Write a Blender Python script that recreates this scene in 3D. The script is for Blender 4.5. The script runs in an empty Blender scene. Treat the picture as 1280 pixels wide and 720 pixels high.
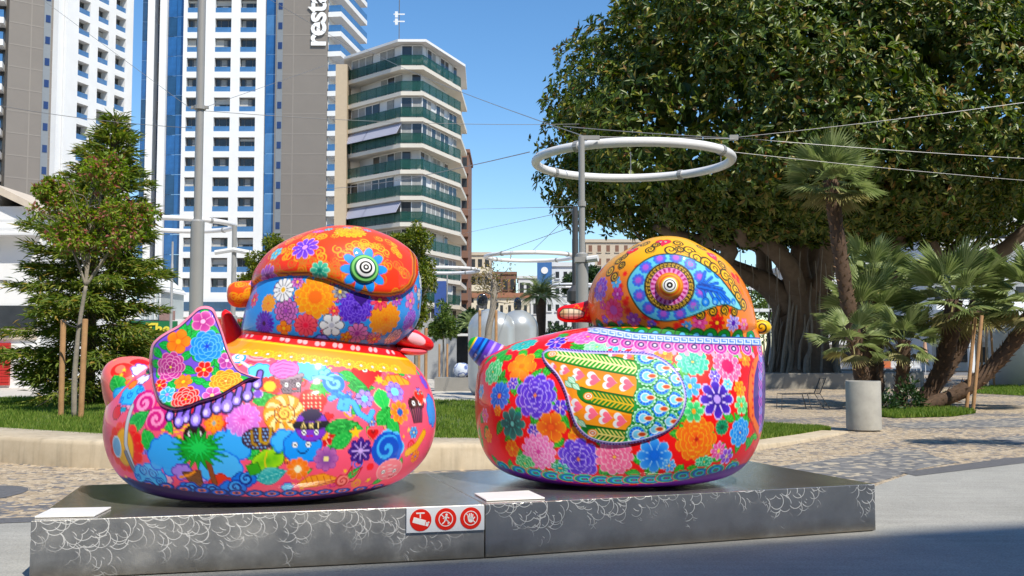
import bpy, math, random
import numpy as np
from mathutils import Vector, Matrix
random.seed(7)
RNG = np.random.default_rng(11)
R = math.radians
scene = bpy.context.scene
col = scene.collection

# ------------------------------------------------------------------ camera
F, CX, CY, HZ, EYE = 1284.0, 640.0, 360.0, 440.0, 1.6
PITCH = math.atan((HZ - CY) / F)
cam_d = bpy.data.cameras.new('camera')
cam_d.sensor_width = 36.0
cam_d.lens = 36.0 * F / 1280.0
cam_d.clip_end = 6000.0
cam = bpy.data.objects.new('camera', cam_d)
cam.location = (0, 0, EYE)
cam.rotation_euler = (math.pi / 2 + PITCH, 0, 0)
col.objects.link(cam)
scene.camera = cam

# ------------------------------------------------------------------ light
SH = (-0.42, 0.62)                      # ground shadow of a 1 m post
sun_to = Vector((-SH[0], -SH[1], 1.0)).normalized()
SUN_EL = math.asin(sun_to.z)
SUN_AZ = math.atan2(sun_to.x, sun_to.y)
world = bpy.data.worlds.new('World')
scene.world = world
world.use_nodes = True
nt = world.node_tree
for n_ in list(nt.nodes):
    nt.nodes.remove(n_)
wo = nt.nodes.new('ShaderNodeOutputWorld')
bg = nt.nodes.new('ShaderNodeBackground')
sky = nt.nodes.new('ShaderNodeTexSky')
sky.sky_type = 'NISHITA'
sky.sun_disc = False
sky.sun_elevation = SUN_EL
sky.sun_rotation = SUN_AZ
sky.air_density = 1.0
sky.dust_density = 0.0
sky.ozone_density = 3.0
bg.inputs['Strength'].default_value = 0.14
hsv = nt.nodes.new('ShaderNodeHueSaturation')
hsv.inputs['Saturation'].default_value = 1.22
nt.links.new(sky.outputs[0], hsv.inputs['Color'])
nt.links.new(hsv.outputs[0], bg.inputs[0])
nt.links.new(bg.outputs[0], wo.inputs[0])
sun_d = bpy.data.lights.new('sun', 'SUN')
sun_d.energy = 4.8
sun_d.angle = R(0.5)
sun_d.color = (1.0, 0.94, 0.82)
sun = bpy.data.objects.new('sun', sun_d)
sun.rotation_euler = Vector(sun_to).to_track_quat('Z', 'Y').to_euler()
col.objects.link(sun)
scene.view_settings.view_transform = 'Standard'
scene.view_settings.look = 'None'
scene.view_settings.exposure = 0.28
scene.view_settings.gamma = 1.0
scene.view_settings.use_curve_mapping = False

# ------------------------------------------------------------------ helpers
CP, SP = math.cos(PITCH), math.sin(PITCH)

def P(px, py, d):
    """world point on the ray of a photo pixel at distance y = d"""
    u, v = (px - CX) / F, (CY - py) / F
    dy, dz = CP - SP * v, SP + CP * v
    t = d / dy
    return Vector((u * t, d, EYE + dz * t))

def G(px, py, z=0.0):
    """ground point (height z) seen at a photo pixel"""
    u, v = (px - CX) / F, (CY - py) / F
    dy, dz = CP - SP * v, SP + CP * v
    t = (z - EYE) / dz
    return Vector((u * t, dy * t, z))

def project(W):
    """photo pixel of world points (n,3)"""
    q = W - np.array([0, 0, EYE])
    dep = q[:, 1] * CP + q[:, 2] * SP
    up = -q[:, 1] * SP + q[:, 2] * CP
    return CX + F * q[:, 0] / dep, CY - F * up / dep

def lin(c):
    if isinstance(c, str):
        c = c.lstrip('#')
        c = [int(c[i:i + 2], 16) / 255 for i in (0, 2, 4)]
        return tuple(x / 12.92 if x <= 0.04045 else ((x + 0.055) / 1.055) ** 2.4 for x in c)
    return tuple(c)

def tag(o, label=None, cat=None, group=None, kind=None):
    if label: o['label'] = label
    if cat: o['category'] = cat
    if group: o['group'] = group
    if kind: o['kind'] = kind
    return o

def empty(name, loc=(0, 0, 0), rz=0.0, label=None, cat=None, group=None):
    o = bpy.data.objects.new(name, None)
    o.location = loc
    o.rotation_euler = (0, 0, rz)
    o.empty_display_size = 0.2
    col.objects.link(o)
    return tag(o, label, cat, group)

def link(name, me, parent=None, loc=None, rot=None, scale=None, mat=None):
    o = bpy.data.objects.new(name, me)
    col.objects.link(o)
    if parent is not None: o.parent = parent
    if loc is not None: o.location = loc
    if rot is not None: o.rotation_euler = rot
    if scale is not None: o.scale = scale
    if mat is not None and not me.materials: me.materials.append(mat)
    return o

def copy_tree(o, parent=None):
    c = o.copy()
    col.objects.link(c)
    c.parent = parent
    for ch in o.children:
        copy_tree(ch, c)
    return c

def mesh_np(name, V, Fc, mat=None, smooth=False):
    """mesh from numpy vertices and (n,3) or (n,4) faces"""
    me = bpy.data.meshes.new(name)
    V = np.asarray(V, dtype=np.float32)
    Fc = np.asarray(Fc, dtype=np.int32)
    k = Fc.shape[1]
    me.vertices.add(len(V)); me.vertices.foreach_set('co', V.ravel())
    me.loops.add(Fc.size); me.loops.foreach_set('vertex_index', Fc.ravel())
    me.polygons.add(len(Fc))
    me.polygons.foreach_set('loop_start', np.arange(0, Fc.size, k, dtype=np.int32))
    me.polygons.foreach_set('loop_total', np.full(len(Fc), k, dtype=np.int32))
    if smooth: me.polygons.foreach_set('use_smooth', np.ones(len(Fc), dtype=bool))
    me.update(calc_edges=True)
    if mat: me.materials.append(mat)
    return me

class MB:
    def __init__(s): s.v = []; s.f = []
    def quad(s, a, b, c, d):
        n = len(s.v); s.v += [tuple(a), tuple(b), tuple(c), tuple(d)]; s.f.append((n, n + 1, n + 2, n + 3)); return s
    def box(s, x0, x1, y0, y1, z0, z1, M=None):
        n = len(s.v)
        p = [(x, y, z) for z in (z0, z1) for y in (y0, y1) for x in (x0, x1)]
        if M is not None: p = [tuple(M @ Vector(q)) for q in p]
        s.v += p
        for f in ((0, 2, 3, 1), (4, 5, 7, 6), (0, 1, 5, 4), (2, 6, 7, 3), (0, 4, 6, 2), (1, 3, 7, 5)):
            s.f.append(tuple(n + i for i in f))
        return s
    def prism(s, poly, z0, z1, M=None):
        n = len(s.v); k = len(poly)
        p = [(x, y, z0) for x, y in poly] + [(x, y, z1) for x, y in poly]
        if M is not None: p = [tuple(M @ Vector(q)) for q in p]
        s.v += p
        s.f.append(tuple(n + i for i in reversed(range(k))))
        s.f.append(tuple(n + k + i for i in range(k)))
        for i in range(k):
            j = (i + 1) % k
            s.f.append((n + i, n + j, n + k + j, n + k + i))
        return s
    def tube(s, pts, rad, n=8, cap=True):
        pts = [Vector(p) for p in pts]
        if not hasattr(rad, '__len__'): rad = [rad] * len(pts)
        base = len(s.v)
        t0 = (pts[1] - pts[0]).normalized()
        a = t0.orthogonal().normalized()
        for i, p in enumerate(pts):
            t = (pts[min(i + 1, len(pts) - 1)] - pts[max(i - 1, 0)]).normalized()
            a = (a - t * a.dot(t)).normalized()
            b = t.cross(a)
            for k in range(n):
                an = 2 * math.pi * k / n
                s.v.append(tuple(p + (a * math.cos(an) + b * math.sin(an)) * rad[i]))
        for i in range(len(pts) - 1):
            for k in range(n):
                k2 = (k + 1) % n
                s.f.append((base + i * n + k, base + i * n + k2, base + (i + 1) * n + k2, base + (i + 1) * n + k))
        if cap:
            s.f.append(tuple(base + k for k in reversed(range(n))))
            s.f.append(tuple(base + (len(pts) - 1) * n + k for k in range(n)))
        return s
    def lathe(s, prof, n=24, M=None):
        """profile (r,z) turned about z"""
        base = len(s.v)
        for r, z in prof:
            for k in range(n):
                an = 2 * math.pi * k / n
                q = Vector((r * math.cos(an), r * math.sin(an), z))
                s.v.append(tuple(M @ q if M is not None else q))
        for i in range(len(prof) - 1):
            for k in range(n):
                k2 = (k + 1) % n
                s.f.append((base + i * n + k, base + i * n + k2, base + (i + 1) * n + k2, base + (i + 1) * n + k))
        s.f.append(tuple(base + k for k in reversed(range(n))))
        s.f.append(tuple(base + (len(prof) - 1) * n + k for k in range(n)))
        return s
    def mesh(s, name, mat=None, smooth=False):
        me = bpy.data.meshes.new(name)
        me.from_pydata(s.v, [], s.f)
        if smooth:
            me.polygons.foreach_set('use_smooth', np.ones(len(me.polygons), dtype=bool))
        if mat: me.materials.append(mat)
        return me
    def build(s, name, mat=None, parent=None, smooth=False, loc=None):
        me = s.mesh(name, mat, smooth)
        o = link(name, me, parent, loc)
        return o

def smooth_by_angle(o, deg=40):
    me = o.data
    me.polygons.foreach_set('use_smooth', np.ones(len(me.polygons), dtype=bool))
    try:
        me.set_sharp_from_angle(angle=R(deg))
    except Exception:
        pass
    return o

def bevel(o, w=0.01, seg=2):
    m = o.modifiers.new('bevel', 'BEVEL'); m.width = w; m.segments = seg; m.limit_method = 'ANGLE'
    return o

def torus_mesh(name, Rm, rm, n=96, k=12, mat=None):
    a = np.linspace(0, 2 * np.pi, n, endpoint=False); b = np.linspace(0, 2 * np.pi, k, endpoint=False)
    A, B = np.meshgrid(a, b, indexing='ij')
    V = np.stack([(Rm + rm * np.cos(B)) * np.cos(A), (Rm + rm * np.cos(B)) * np.sin(A), rm * np.sin(B)], -1).reshape(-1, 3)
    i = np.arange(n)[:, None]; j = np.arange(k)[None, :]
    i2 = (i + 1) % n; j2 = (j + 1) % k
    Fc = np.stack(np.broadcast_arrays(i * k + j, i2 * k + j, i2 * k + j2, i * k + j2), -1).reshape(-1, 4)
    return mesh_np(name, V, Fc, mat, True)

# ------------------------------------------------------------------ materials
MATS = {}
def new_mat(name):
    m = bpy.data.materials.new(name); m.use_nodes = True
    t = m.node_tree
    return m, t, t.nodes['Principled BSDF']

def nd(t, typ, **kw):
    n = t.nodes.new(typ)
    for k, v in kw.items():
        if k.startswith('i_'):
            n.inputs[k[2:].replace('_', ' ')].default_value = v
        else:
            setattr(n, k, v)
    return n

def ramp(t, src, stops, interp='LINEAR'):
    r = t.nodes.new('ShaderNodeValToRGB'); r.color_ramp.interpolation = interp
    e = r.color_ramp.elements
    while len(e) < len(stops): e.new(0.5)
    for i, (p, c) in enumerate(stops):
        e[i].position = p; e[i].color = (*lin(c), 1) if not isinstance(c, (int, float)) else (c, c, c, 1)
    t.links.new(src, r.inputs[0])
    return r

def mat(name, c, rough=0.6, metal=0.0, var=0.12, scale=3.0, bump=0.0, bscale=40.0, spec=0.5, emit=None, coat=0.0, trans=0.0, alpha=1.0):
    if name in MATS: return MATS[name]
    m, t, b = new_mat(name)
    c = lin(c)
    L = t.links
    if var > 0:
        co = nd(t, 'ShaderNodeTexCoord')
        nz = nd(t, 'ShaderNodeTexNoise', i_Scale=scale, i_Detail=6.0, i_Roughness=0.65)
        L.new(co.outputs['Object'], nz.inputs['Vector'])
        r = ramp(t, nz.outputs[0], [(0.25, tuple(x * (1 - var) for x in c)), (0.75, tuple(min(1, x * (1 + var)) for x in c))])
        L.new(r.outputs[0], b.inputs['Base Color'])
    else:
        b.inputs['Base Color'].default_value = (*c, 1)
    if bump > 0:
        co = nd(t, 'ShaderNodeTexCoord')
        n2 = nd(t, 'ShaderNodeTexNoise', i_Scale=bscale, i_Detail=5.0)
        L.new(co.outputs['Object'], n2.inputs['Vector'])
        bp = nd(t, 'ShaderNodeBump', i_Strength=bump, i_Distance=0.02)
        L.new(n2.outputs[0], bp.inputs['Height']); L.new(bp.outputs[0], b.inputs['Normal'])
    b.inputs['Roughness'].default_value = rough
    b.inputs['Metallic'].default_value = metal
    b.inputs['Specular IOR Level'].default_value = spec
    b.inputs['Coat Weight'].default_value = coat
    b.inputs['Transmission Weight'].default_value = trans
    b.inputs['Alpha'].default_value = alpha
    MATS[name] = m
    return m

def leaf_mat(name, stops, rough=0.45, trans=0.25, spec=0.5):
    """foliage: colour varies from leaf to leaf"""
    if name in MATS: return MATS[name]
    m, t, b = new_mat(name)
    L = t.links
    g = nd(t, 'ShaderNodeNewGeometry')
    r = ramp(t, g.outputs['Random Per Island'], stops)
    L.new(r.outputs[0], b.inputs['Base Color'])
    b.inputs['Roughness'].default_value = rough
    b.inputs['Specular IOR Level'].default_value = spec
    if trans > 0:
        tr = nd(t, 'ShaderNodeBsdfTranslucent')
        mx = nd(t, 'ShaderNodeMixShader')
        mx.inputs[0].default_value = trans
        hs = nd(t, 'ShaderNodeHueSaturation', i_Saturation=1.15, i_Value=1.5)
        L.new(r.outputs[0], hs.inputs['Color']); L.new(hs.outputs[0], tr.inputs[0])
        L.new(b.outputs[0], mx.inputs[1]); L.new(tr.outputs[0], mx.inputs[2])
        out = [n for n in t.nodes if n.type == 'OUTPUT_MATERIAL'][0]
        L.new(mx.outputs[0], out.inputs[0])
    MATS[name] = m
    return m

def text_mesh(txt, size, depth, mat_, name='lettering', bold=0.0, spacing=1.0):
    cu = bpy.data.curves.new('txt', 'FONT'); cu.body = txt; cu.size = size; cu.extrude = depth
    cu.offset = bold; cu.space_character = spacing
    cu.resolution_u = 3
    ob = bpy.data.objects.new('txt', cu); col.objects.link(ob)
    dg = bpy.context.evaluated_depsgraph_get()
    me = bpy.data.meshes.new_from_object(ob.evaluated_get(dg))
    me.name = name
    bpy.data.objects.remove(ob); bpy.data.curves.remove(cu)
    me.materials.clear(); me.materials.append(mat_)
    return me
# ================================================================== GROUND
def mosaic_material():
    m, t, b = new_mat('mosaic'); L = t.links
    co = nd(t, 'ShaderNodeTexCoord')
    # wobble so that courses are not ruler straight
    nz = nd(t, 'ShaderNodeTexNoise', i_Scale=1.3, i_Detail=2.0)
    L.new(co.outputs['Object'], nz.inputs['Vector'])
    mix = nd(t, 'ShaderNodeVectorMath', operation='MULTIPLY_ADD')
    mix.inputs[1].default_value = (0.25, 0.25, 0.25)
    L.new(nz.outputs['Color'], mix.inputs[0]); L.new(co.outputs['Object'], mix.inputs[2])
    vor = nd(t, 'ShaderNodeTexVoronoi', i_Scale=12.5, i_Randomness=0.55)
    vor.distance = 'CHEBYCHEV'
    L.new(mix.outputs[0], vor.inputs['Vector'])
    ed = nd(t, 'ShaderNodeTexVoronoi', i_Scale=12.5, i_Randomness=0.55)
    ed.feature = 'DISTANCE_TO_EDGE'
    L.new(mix.outputs[0], ed.inputs['Vector'])
    # darker stones: sparse everywhere, crowded along the wavy swaths
    sw = nd(t, 'ShaderNodeTexNoise', i_Scale=0.22, i_Detail=1.5)
    mp = nd(t, 'ShaderNodeMapping'); mp.inputs['Location'].default_value = (3.1, 7.7, 0); mp.inputs['Scale'].default_value = (0.8, 1.3, 1)
    L.new(co.outputs['Object'], mp.inputs[0]); L.new(mp.outputs[0], sw.inputs['Vector'])
    swr = ramp(t, sw.outputs[0], [(0.47, 0.15), (0.57, 0.5), (0.64, 0.9)])
    fn = nd(t, 'ShaderNodeTexNoise', i_Scale=2.6, i_Detail=2.0)
    L.new(co.outputs['Object'], fn.inputs['Vector'])
    sc = nd(t, 'ShaderNodeSeparateColor'); L.new(vor.outputs['Color'], sc.inputs[0])
    av = nd(t, 'ShaderNodeMath', operation='ADD'); av.inputs[1].default_value = -0.5
    L.new(fn.outputs[0], av.inputs[0])
    th = nd(t, 'ShaderNodeMath', operation='SUBTRACT')
    L.new(sc.outputs[0], th.inputs[0]); L.new(swr.outputs[0], th.inputs[1])
    th2 = nd(t, 'ShaderNodeMath', operation='ADD'); L.new(th.outputs[0], th2.inputs[0]); L.new(av.outputs[0], th2.inputs[1])
    gt = nd(t, 'ShaderNodeMath', operation='LESS_THAN'); gt.inputs[1].default_value = 0.0
    L.new(th2.outputs[0], gt.inputs[0])
    light = ramp(t, sc.outputs[1], [(0.0, (0.36, 0.27, 0.17)), (0.5, (0.46, 0.36, 0.24)), (1.0, (0.56, 0.46, 0.33))])
    dark = ramp(t, sc.outputs[2], [(0.0, (0.10, 0.10, 0.11)), (1.0, (0.2, 0.19, 0.19))])
    mx = nd(t, 'ShaderNodeMix', data_type='RGBA'); L.new(gt.outputs[0], mx.inputs['Factor'])
    L.new(light.outputs[0], mx.inputs[6]); L.new(dark.outputs[0], mx.inputs[7])
    jr = ramp(t, ed.outputs['Distance'], [(0.0, 0.0), (0.09, 1.0)])
    mj = nd(t, 'ShaderNodeMix', data_type='RGBA'); L.new(jr.outputs[0], mj.inputs['Factor'])
    mj.inputs[6].default_value = (0.22, 0.18, 0.14, 1); L.new(mx.outputs[2], mj.inputs[7])
    L.new(mj.outputs[2], b.inputs['Base Color'])
    bp = nd(t, 'ShaderNodeBump', i_Strength=0.5, i_Distance=0.012); L.new(jr.outputs[0], bp.inputs['Height'])
    L.new(bp.outputs[0], b.inputs['Normal'])
    b.inputs['Roughness'].default_value = 0.75
    return m

def asphalt_material(name, c, var=0.16):
    m, t, b = new_mat(name); L = t.links
    co = nd(t, 'ShaderNodeTexCoord')
    a = nd(t, 'ShaderNodeTexNoise', i_Scale=0.8, i_Detail=8.0, i_Roughness=0.7); L.new(co.outputs['Object'], a.inputs['Vector'])
    g = nd(t, 'ShaderNodeTexNoise', i_Scale=70.0, i_Detail=2.0); L.new(co.outputs['Object'], g.inputs['Vector'])
    r = ramp(t, a.outputs[0], [(0.3, tuple(x * (1 - var) for x in c)), (0.7, tuple(x * (1 + var) for x in c))])
    mx = nd(t, 'ShaderNodeMix', data_type='RGBA', blend_type='MULTIPLY'); mx.inputs['Factor'].default_value = 0.55
    gr = ramp(t, g.outputs[0], [(0.3, 0.55), (0.7, 1.25)])
    L.new(r.outputs[0], mx.inputs[6]); L.new(gr.outputs[0], mx.inputs[7])
    # brushed tracks along the roadway
    mp = nd(t, 'ShaderNodeMapping'); mp.inputs['Rotation'].default_value = (0, 0, R(-17)); mp.inputs['Scale'].default_value = (0.15, 6, 1)
    L.new(co.outputs['Object'], mp.inputs[0])
    st = nd(t, 'ShaderNodeTexNoise', i_Scale=1.5, i_Detail=4.0); L.new(mp.outputs[0], st.inputs['Vector'])
    sr = ramp(t, st.outputs[0], [(0.3, 0.9), (0.7, 1.06)])
    m2 = nd(t, 'ShaderNodeMix', data_type='RGBA', blend_type='MULTIPLY'); m2.inputs['Factor'].default_value = 0.8
    L.new(mx.outputs[2], m2.inputs[6]); L.new(sr.outputs[0], m2.inputs[7])
    L.new(m2.outputs[2], b.inputs['Base Color'])
    bp = nd(t, 'ShaderNodeBump', i_Strength=0.35, i_Distance=0.006); L.new(g.outputs[0], bp.inputs['Height']); L.new(bp.outputs[0], b.inputs['Normal'])
    b.inputs['Roughness'].default_value = 0.85
    return m

M_MOS = mosaic_material()
M_ROAD = asphalt_material('roadway', (0.345, 0.335, 0.305))
M_DARKSTONE = mat('dark_granite', (0.115, 0.112, 0.115), 0.7, var=0.3, scale=14, bump=0.3, bscale=30)
M_PALE = mat('pale_paving', (0.5, 0.46, 0.4), 0.8, var=0.12, scale=1.5, bump=0.2)
M_CONC = mat('cream_concrete', (0.52, 0.44, 0.32), 0.75, var=0.13, scale=2.2, bump=0.25, bscale=25)

def sheet(name, pts, z, m, kind='structure'):
    me = bpy.data.meshes.new(name)
    me.from_pydata([(x, y, z) for x, y in pts], [], [tuple(range(len(pts)))])
    me.materials.append(m)
    o = link(name, me)
    tag(o, kind=kind)
    return o

sheet('mosaic_pavement', [(-2500, -60), (2500, -60), (2500, 4000), (-2500, 4000)], 0.0, M_MOS)
road_edge = [(-60, -6.8), (-4.77, 9.69), (0, 11.1), (4.34, 12.38), (5.27, 13.67), (7.49, 15.15), (12, 17.4), (70, 38)]
sheet('road', [(-60, -58)] + [(-60, -6.8)] + road_edge[1:] + [(70, -58)], 0.004, M_ROAD)
sheet('dark_paving_strip', [(-60, -6.8), (-4.77, 9.69), (0, 11.1), (4.34, 12.38), (4.3, 12.66), (-0.1, 11.36), (-4.9, 9.98), (-60, -6.4)], 0.008, M_DARKSTONE)
g1, g2, g3, g4 = G(1148, 595), G(1275, 578), G(1280, 573), G(1150, 589)
sheet('dark_paving_strip', [(5.2, 13.35), (7.5, 15.0), (12, 17.25), (12, 17.75), (7.4, 15.55), (5.15, 13.75)], 0.008, M_DARKSTONE)
# pale plaza paving behind the lawn
sheet('plaza_paving', [(-40, 29.5), (3, 27.5), (4.5, 33.5), (2, 60), (-60, 70)], 0.004, M_PALE)
sheet('far_road', [(-200, 72), (200, 72), (200, 84), (-200, 84)], 0.004, asphalt_material('far_asphalt', (0.16, 0.16, 0.165)))

# dark wave of stones in front of the palms
wav = [G(*p) for p in ((930, 588), (1000, 580), (1075, 569), (1110, 561), (1150, 563), (1170, 571), (1200, 578), (1150, 586), (1095, 604), (1010, 606))]
m_wave, t, b = new_mat('dark_mosaic')
co = nd(t, 'ShaderNodeTexCoord')
vo = nd(t, 'ShaderNodeTexVoronoi', i_Scale=10.0, i_Randomness=0.6); vo.distance = 'CHEBYCHEV'
t.links.new(co.outputs['Object'], vo.inputs['Vector'])
sc_ = nd(t, 'ShaderNodeSeparateColor'); t.links.new(vo.outputs['Color'], sc_.inputs[0])
rr_ = ramp(t, sc_.outputs[0], [(0.0, (0.1, 0.1, 0.105)), (0.75, (0.22, 0.21, 0.2)), (0.88, (0.42, 0.36, 0.27))])
t.links.new(rr_.outputs[0], b.inputs['Base Color'])
b.inputs['Roughness'].default_value = 0.75
sheet('dark_stone_wave', [(p.x, p.y) for p in wav], 0.004, m_wave)
wv2 = [G(*p) for p in ((1105, 530), (1280, 522), (1400, 524), (1400, 531), (1270, 534), (1130, 536))]
sheet('dark_stone_wave', [(p.x, p.y) for p in wv2], 0.004, m_wave)
wv3 = [G(*p) for p in ((1235, 548), (1400, 536), (1400, 552), (1270, 556))]
sheet('dark_stone_wave', [(p.x, p.y) for p in wv3], 0.004, m_wave)
# stone disc at the left edge
dd = G(2, 618)
sheet('stone_disc', [(dd.x - 0.35 + 0.55 * math.cos(a * math.pi / 14), dd.y + 0.75 * math.sin(a * math.pi / 14)) for a in range(28)], 0.005, M_DARKSTONE)

# ------------------------------------------------------------------ low planter wall and lawn
def cr(pts, n):
    """Catmull-Rom through points, n samples per span"""
    pts = np.array(pts, float); out = []
    for i in range(len(pts) - 1):
        p0 = pts[max(i - 1, 0)]; p1 = pts[i]; p2 = pts[i + 1]; p3 = pts[min(i + 2, len(pts) - 1)]
        for k in range(n):
            s_ = k / n
            out.append(0.5 * ((2 * p1) + (-p0 + p2) * s_ + (2 * p0 - 5 * p1 + 4 * p2 - p3) * s_ ** 2 + (-p0 + 3 * p1 - 3 * p2 + p3) * s_ ** 3))
    out.append(pts[-1])
    return np.array(out)

wall_ctrl = [(-16, 20.2, 0.38), (-11, 17.2, 0.38), (-7.43, 15.04, 0.38), (-5.57, 14.25, 0.375), (-3, 13.75, 0.37), (-0.87, 14.03, 0.36), (1.8, 15.0, 0.25), (4.07, 17.0, 0.09), (5.5, 18.8, 0.05), (6.67, 20.5, 0.03)]
wc = cr(wall_ctrl, 14)
def wall_section(h):
    b_ = min(0.07, h * 0.45)
    return [(0.0, 0.0), (0.015, h - b_), (0.3 * b_ + 0.015, h - 0.3 * b_), (b_ + 0.015, h), (1.12 - b_, h), (1.12, h - b_), (1.12, 0.0)]
V, Fc = [], []
ns = 7
for i, p in enumerate(wc):
    t_ = wc[min(i + 1, len(wc) - 1)] - wc[max(i - 1, 0)]; t_[2] = 0
    t_ /= np.linalg.norm(t_); nrm = np.array([-t_[1], t_[0], 0])
    for (w_, z_) in wall_section(p[2]):
        k_ = min(1.0, 0.55 + p[2] * 1.3)
        V.append([p[0] + nrm[0] * w_ * k_, p[1] + nrm[1] * w_ * k_, z_])
    if i:
        for k in range(ns - 1):
            a = (i - 1) * ns + k
            Fc.append([a, i * ns + k, i * ns + k + 1, a + 1])
m_pw, t, b = new_mat('planter_concrete'); L = t.links
co = nd(t, 'ShaderNodeTexCoord')
n1 = nd(t, 'ShaderNodeTexNoise', i_Scale=1.6, i_Detail=8.0, i_Roughness=0.7); L.new(co.outputs['Object'], n1.inputs['Vector'])
r1 = ramp(t, n1.outputs[0], [(0.3, (0.41, 0.33, 0.225)), (0.7, (0.56, 0.475, 0.35))])
mp = nd(t, 'ShaderNodeMapping'); mp.inputs['Scale'].default_value = (9, 9, 0.8); L.new(co.outputs['Object'], mp.inputs[0])
n2 = nd(t, 'ShaderNodeTexNoise', i_Scale=1.0, i_Detail=4.0); L.new(mp.outputs[0], n2.inputs['Vector'])
r2 = ramp(t, n2.outputs[0], [(0.32, 0.72), (0.5, 1.0)])
mx = nd(t, 'ShaderNodeMix', data_type='RGBA', blend_type='MULTIPLY'); mx.inputs['Factor'].default_value = 0.7
L.new(r1.outputs[0], mx.inputs[6]); L.new(r2.outputs[0], mx.inputs[7]); L.new(mx.outputs[2], b.inputs['Base Color'])
vv = nd(t, 'ShaderNodeTexVoronoi', i_Scale=6.0); L.new(co.outputs['Object'], vv.inputs['Vector'])
vr = ramp(t, vv.outputs[0], [(0.0, 0.0), (0.06, 1.0)])
bp = nd(t, 'ShaderNodeBump', i_Strength=0.5, i_Distance=0.01); L.new(vr.outputs[0], bp.inputs['Height']); L.new(bp.outputs[0], b.inputs['Normal'])
b.inputs['Roughness'].default_value = 0.8
pw = link('planter_wall', mesh_np('planter_wall', V, Fc, m_pw, True))
smooth_by_angle(pw, 50)
tag(pw, 'low cream concrete planter wall curving round the lawn behind the painted ducks', 'low wall')

# lawn
def lawn_z(x): return float(np.interp(x, [-20, -0.9, 2, 4.5, 6.5], [0.33, 0.31, 0.2, 0.06, 0.03]))
inner = []
for i, p in enumerate(wc):
    t_ = wc[min(i + 1, len(wc) - 1)] - wc[max(i - 1, 0)]; t_[2] = 0
    t_ /= np.linalg.norm(t_)
    k_ = min(1.0, 0.55 + p[2] * 1.3)
    inner.append((p[0] - t_[1] * 0.95 * k_, p[1] + t_[0] * 0.95 * k_))
def back_y(x): return float(np.interp(x, [-20, -9, -1, 2.5, 5, 6.6], [29.5, 28.6, 27.2, 25.0, 22.8, 21.0]))
M_SOIL = mat('lawn_soil', (0.085, 0.115, 0.028), 0.9, var=0.3, scale=4)
V, Fc = [], []
nl = 14
for i, (x, y) in enumerate(inner):
    by = max(back_y(x), y + 0.02)
    for k in range(nl + 1):
        s_ = k / nl
        V.append((x, y + (by - y) * s_, lawn_z(x) + 0.02 * math.sin(x * 3 + k)))
    if i:
        for k in range(nl):
            a = (i - 1) * (nl + 1) + k
            Fc.append((a, a + nl + 1, a + nl + 2, a + 1))
lw = link('lawn', mesh_np('lawn', V, Fc, M_SOIL, True)); tag(lw, kind='structure')
# grass blades
ix = np.array([p[0] for p in inner]); iy = np.array([p[1] for p in inner])
M_GRASS = leaf_mat('grass', [(0.0, (0.08, 0.15, 0.02)), (0.6, (0.15, 0.24, 0.035)), (1.0, (0.27, 0.32, 0.07))], 0.6, 0.35, 0.2)
def blades(x, y, z, h, w, rng):
    n = len(x)
    an = rng.uniform(0, np.pi, n); le = rng.uniform(0, 2 * np.pi, n); lm = rng.uniform(0.1, 0.6, n) * h
    V = np.zeros((n, 3, 3))
    V[:, 0] = np.stack([x - np.cos(an) * w, y - np.sin(an) * w, z], -1)
    V[:, 1] = np.stack([x + np.cos(an) * w, y + np.sin(an) * w, z], -1)
    V[:, 2] = np.stack([x + np.cos(le) * lm, y + np.sin(le) * lm, z + h], -1)
    return V.reshape(-1, 3), np.arange(3 * n).reshape(-1, 3)
n = 130000
gx = RNG.uniform(-14, 6.4, n); lo = np.interp(gx, ix, iy) - 0.05; hi = np.interp(gx, [-20, -9, -1, 2.5, 5, 6.6], [29.5, 28.6, 27.2, 25.0, 22.8, 21.0])
gy = lo + (hi - lo) * RNG.uniform(0, 1, n) ** 1.3
gz = np.interp(gx, [-20, -0.9, 2, 4.5, 6.5], [0.33, 0.31, 0.2, 0.06, 0.03])
keep = hi > lo
gv, gf = blades(gx[keep], gy[keep], gz[keep] - 0.01, RNG.uniform(0.04, 0.11, keep.sum()), 0.012, RNG)
gr = link('grass', mesh_np('grass', gv, gf, M_GRASS))
tag(gr, 'short mown green grass filling the curved planter behind the ducks', 'grass', kind='stuff')

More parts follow.
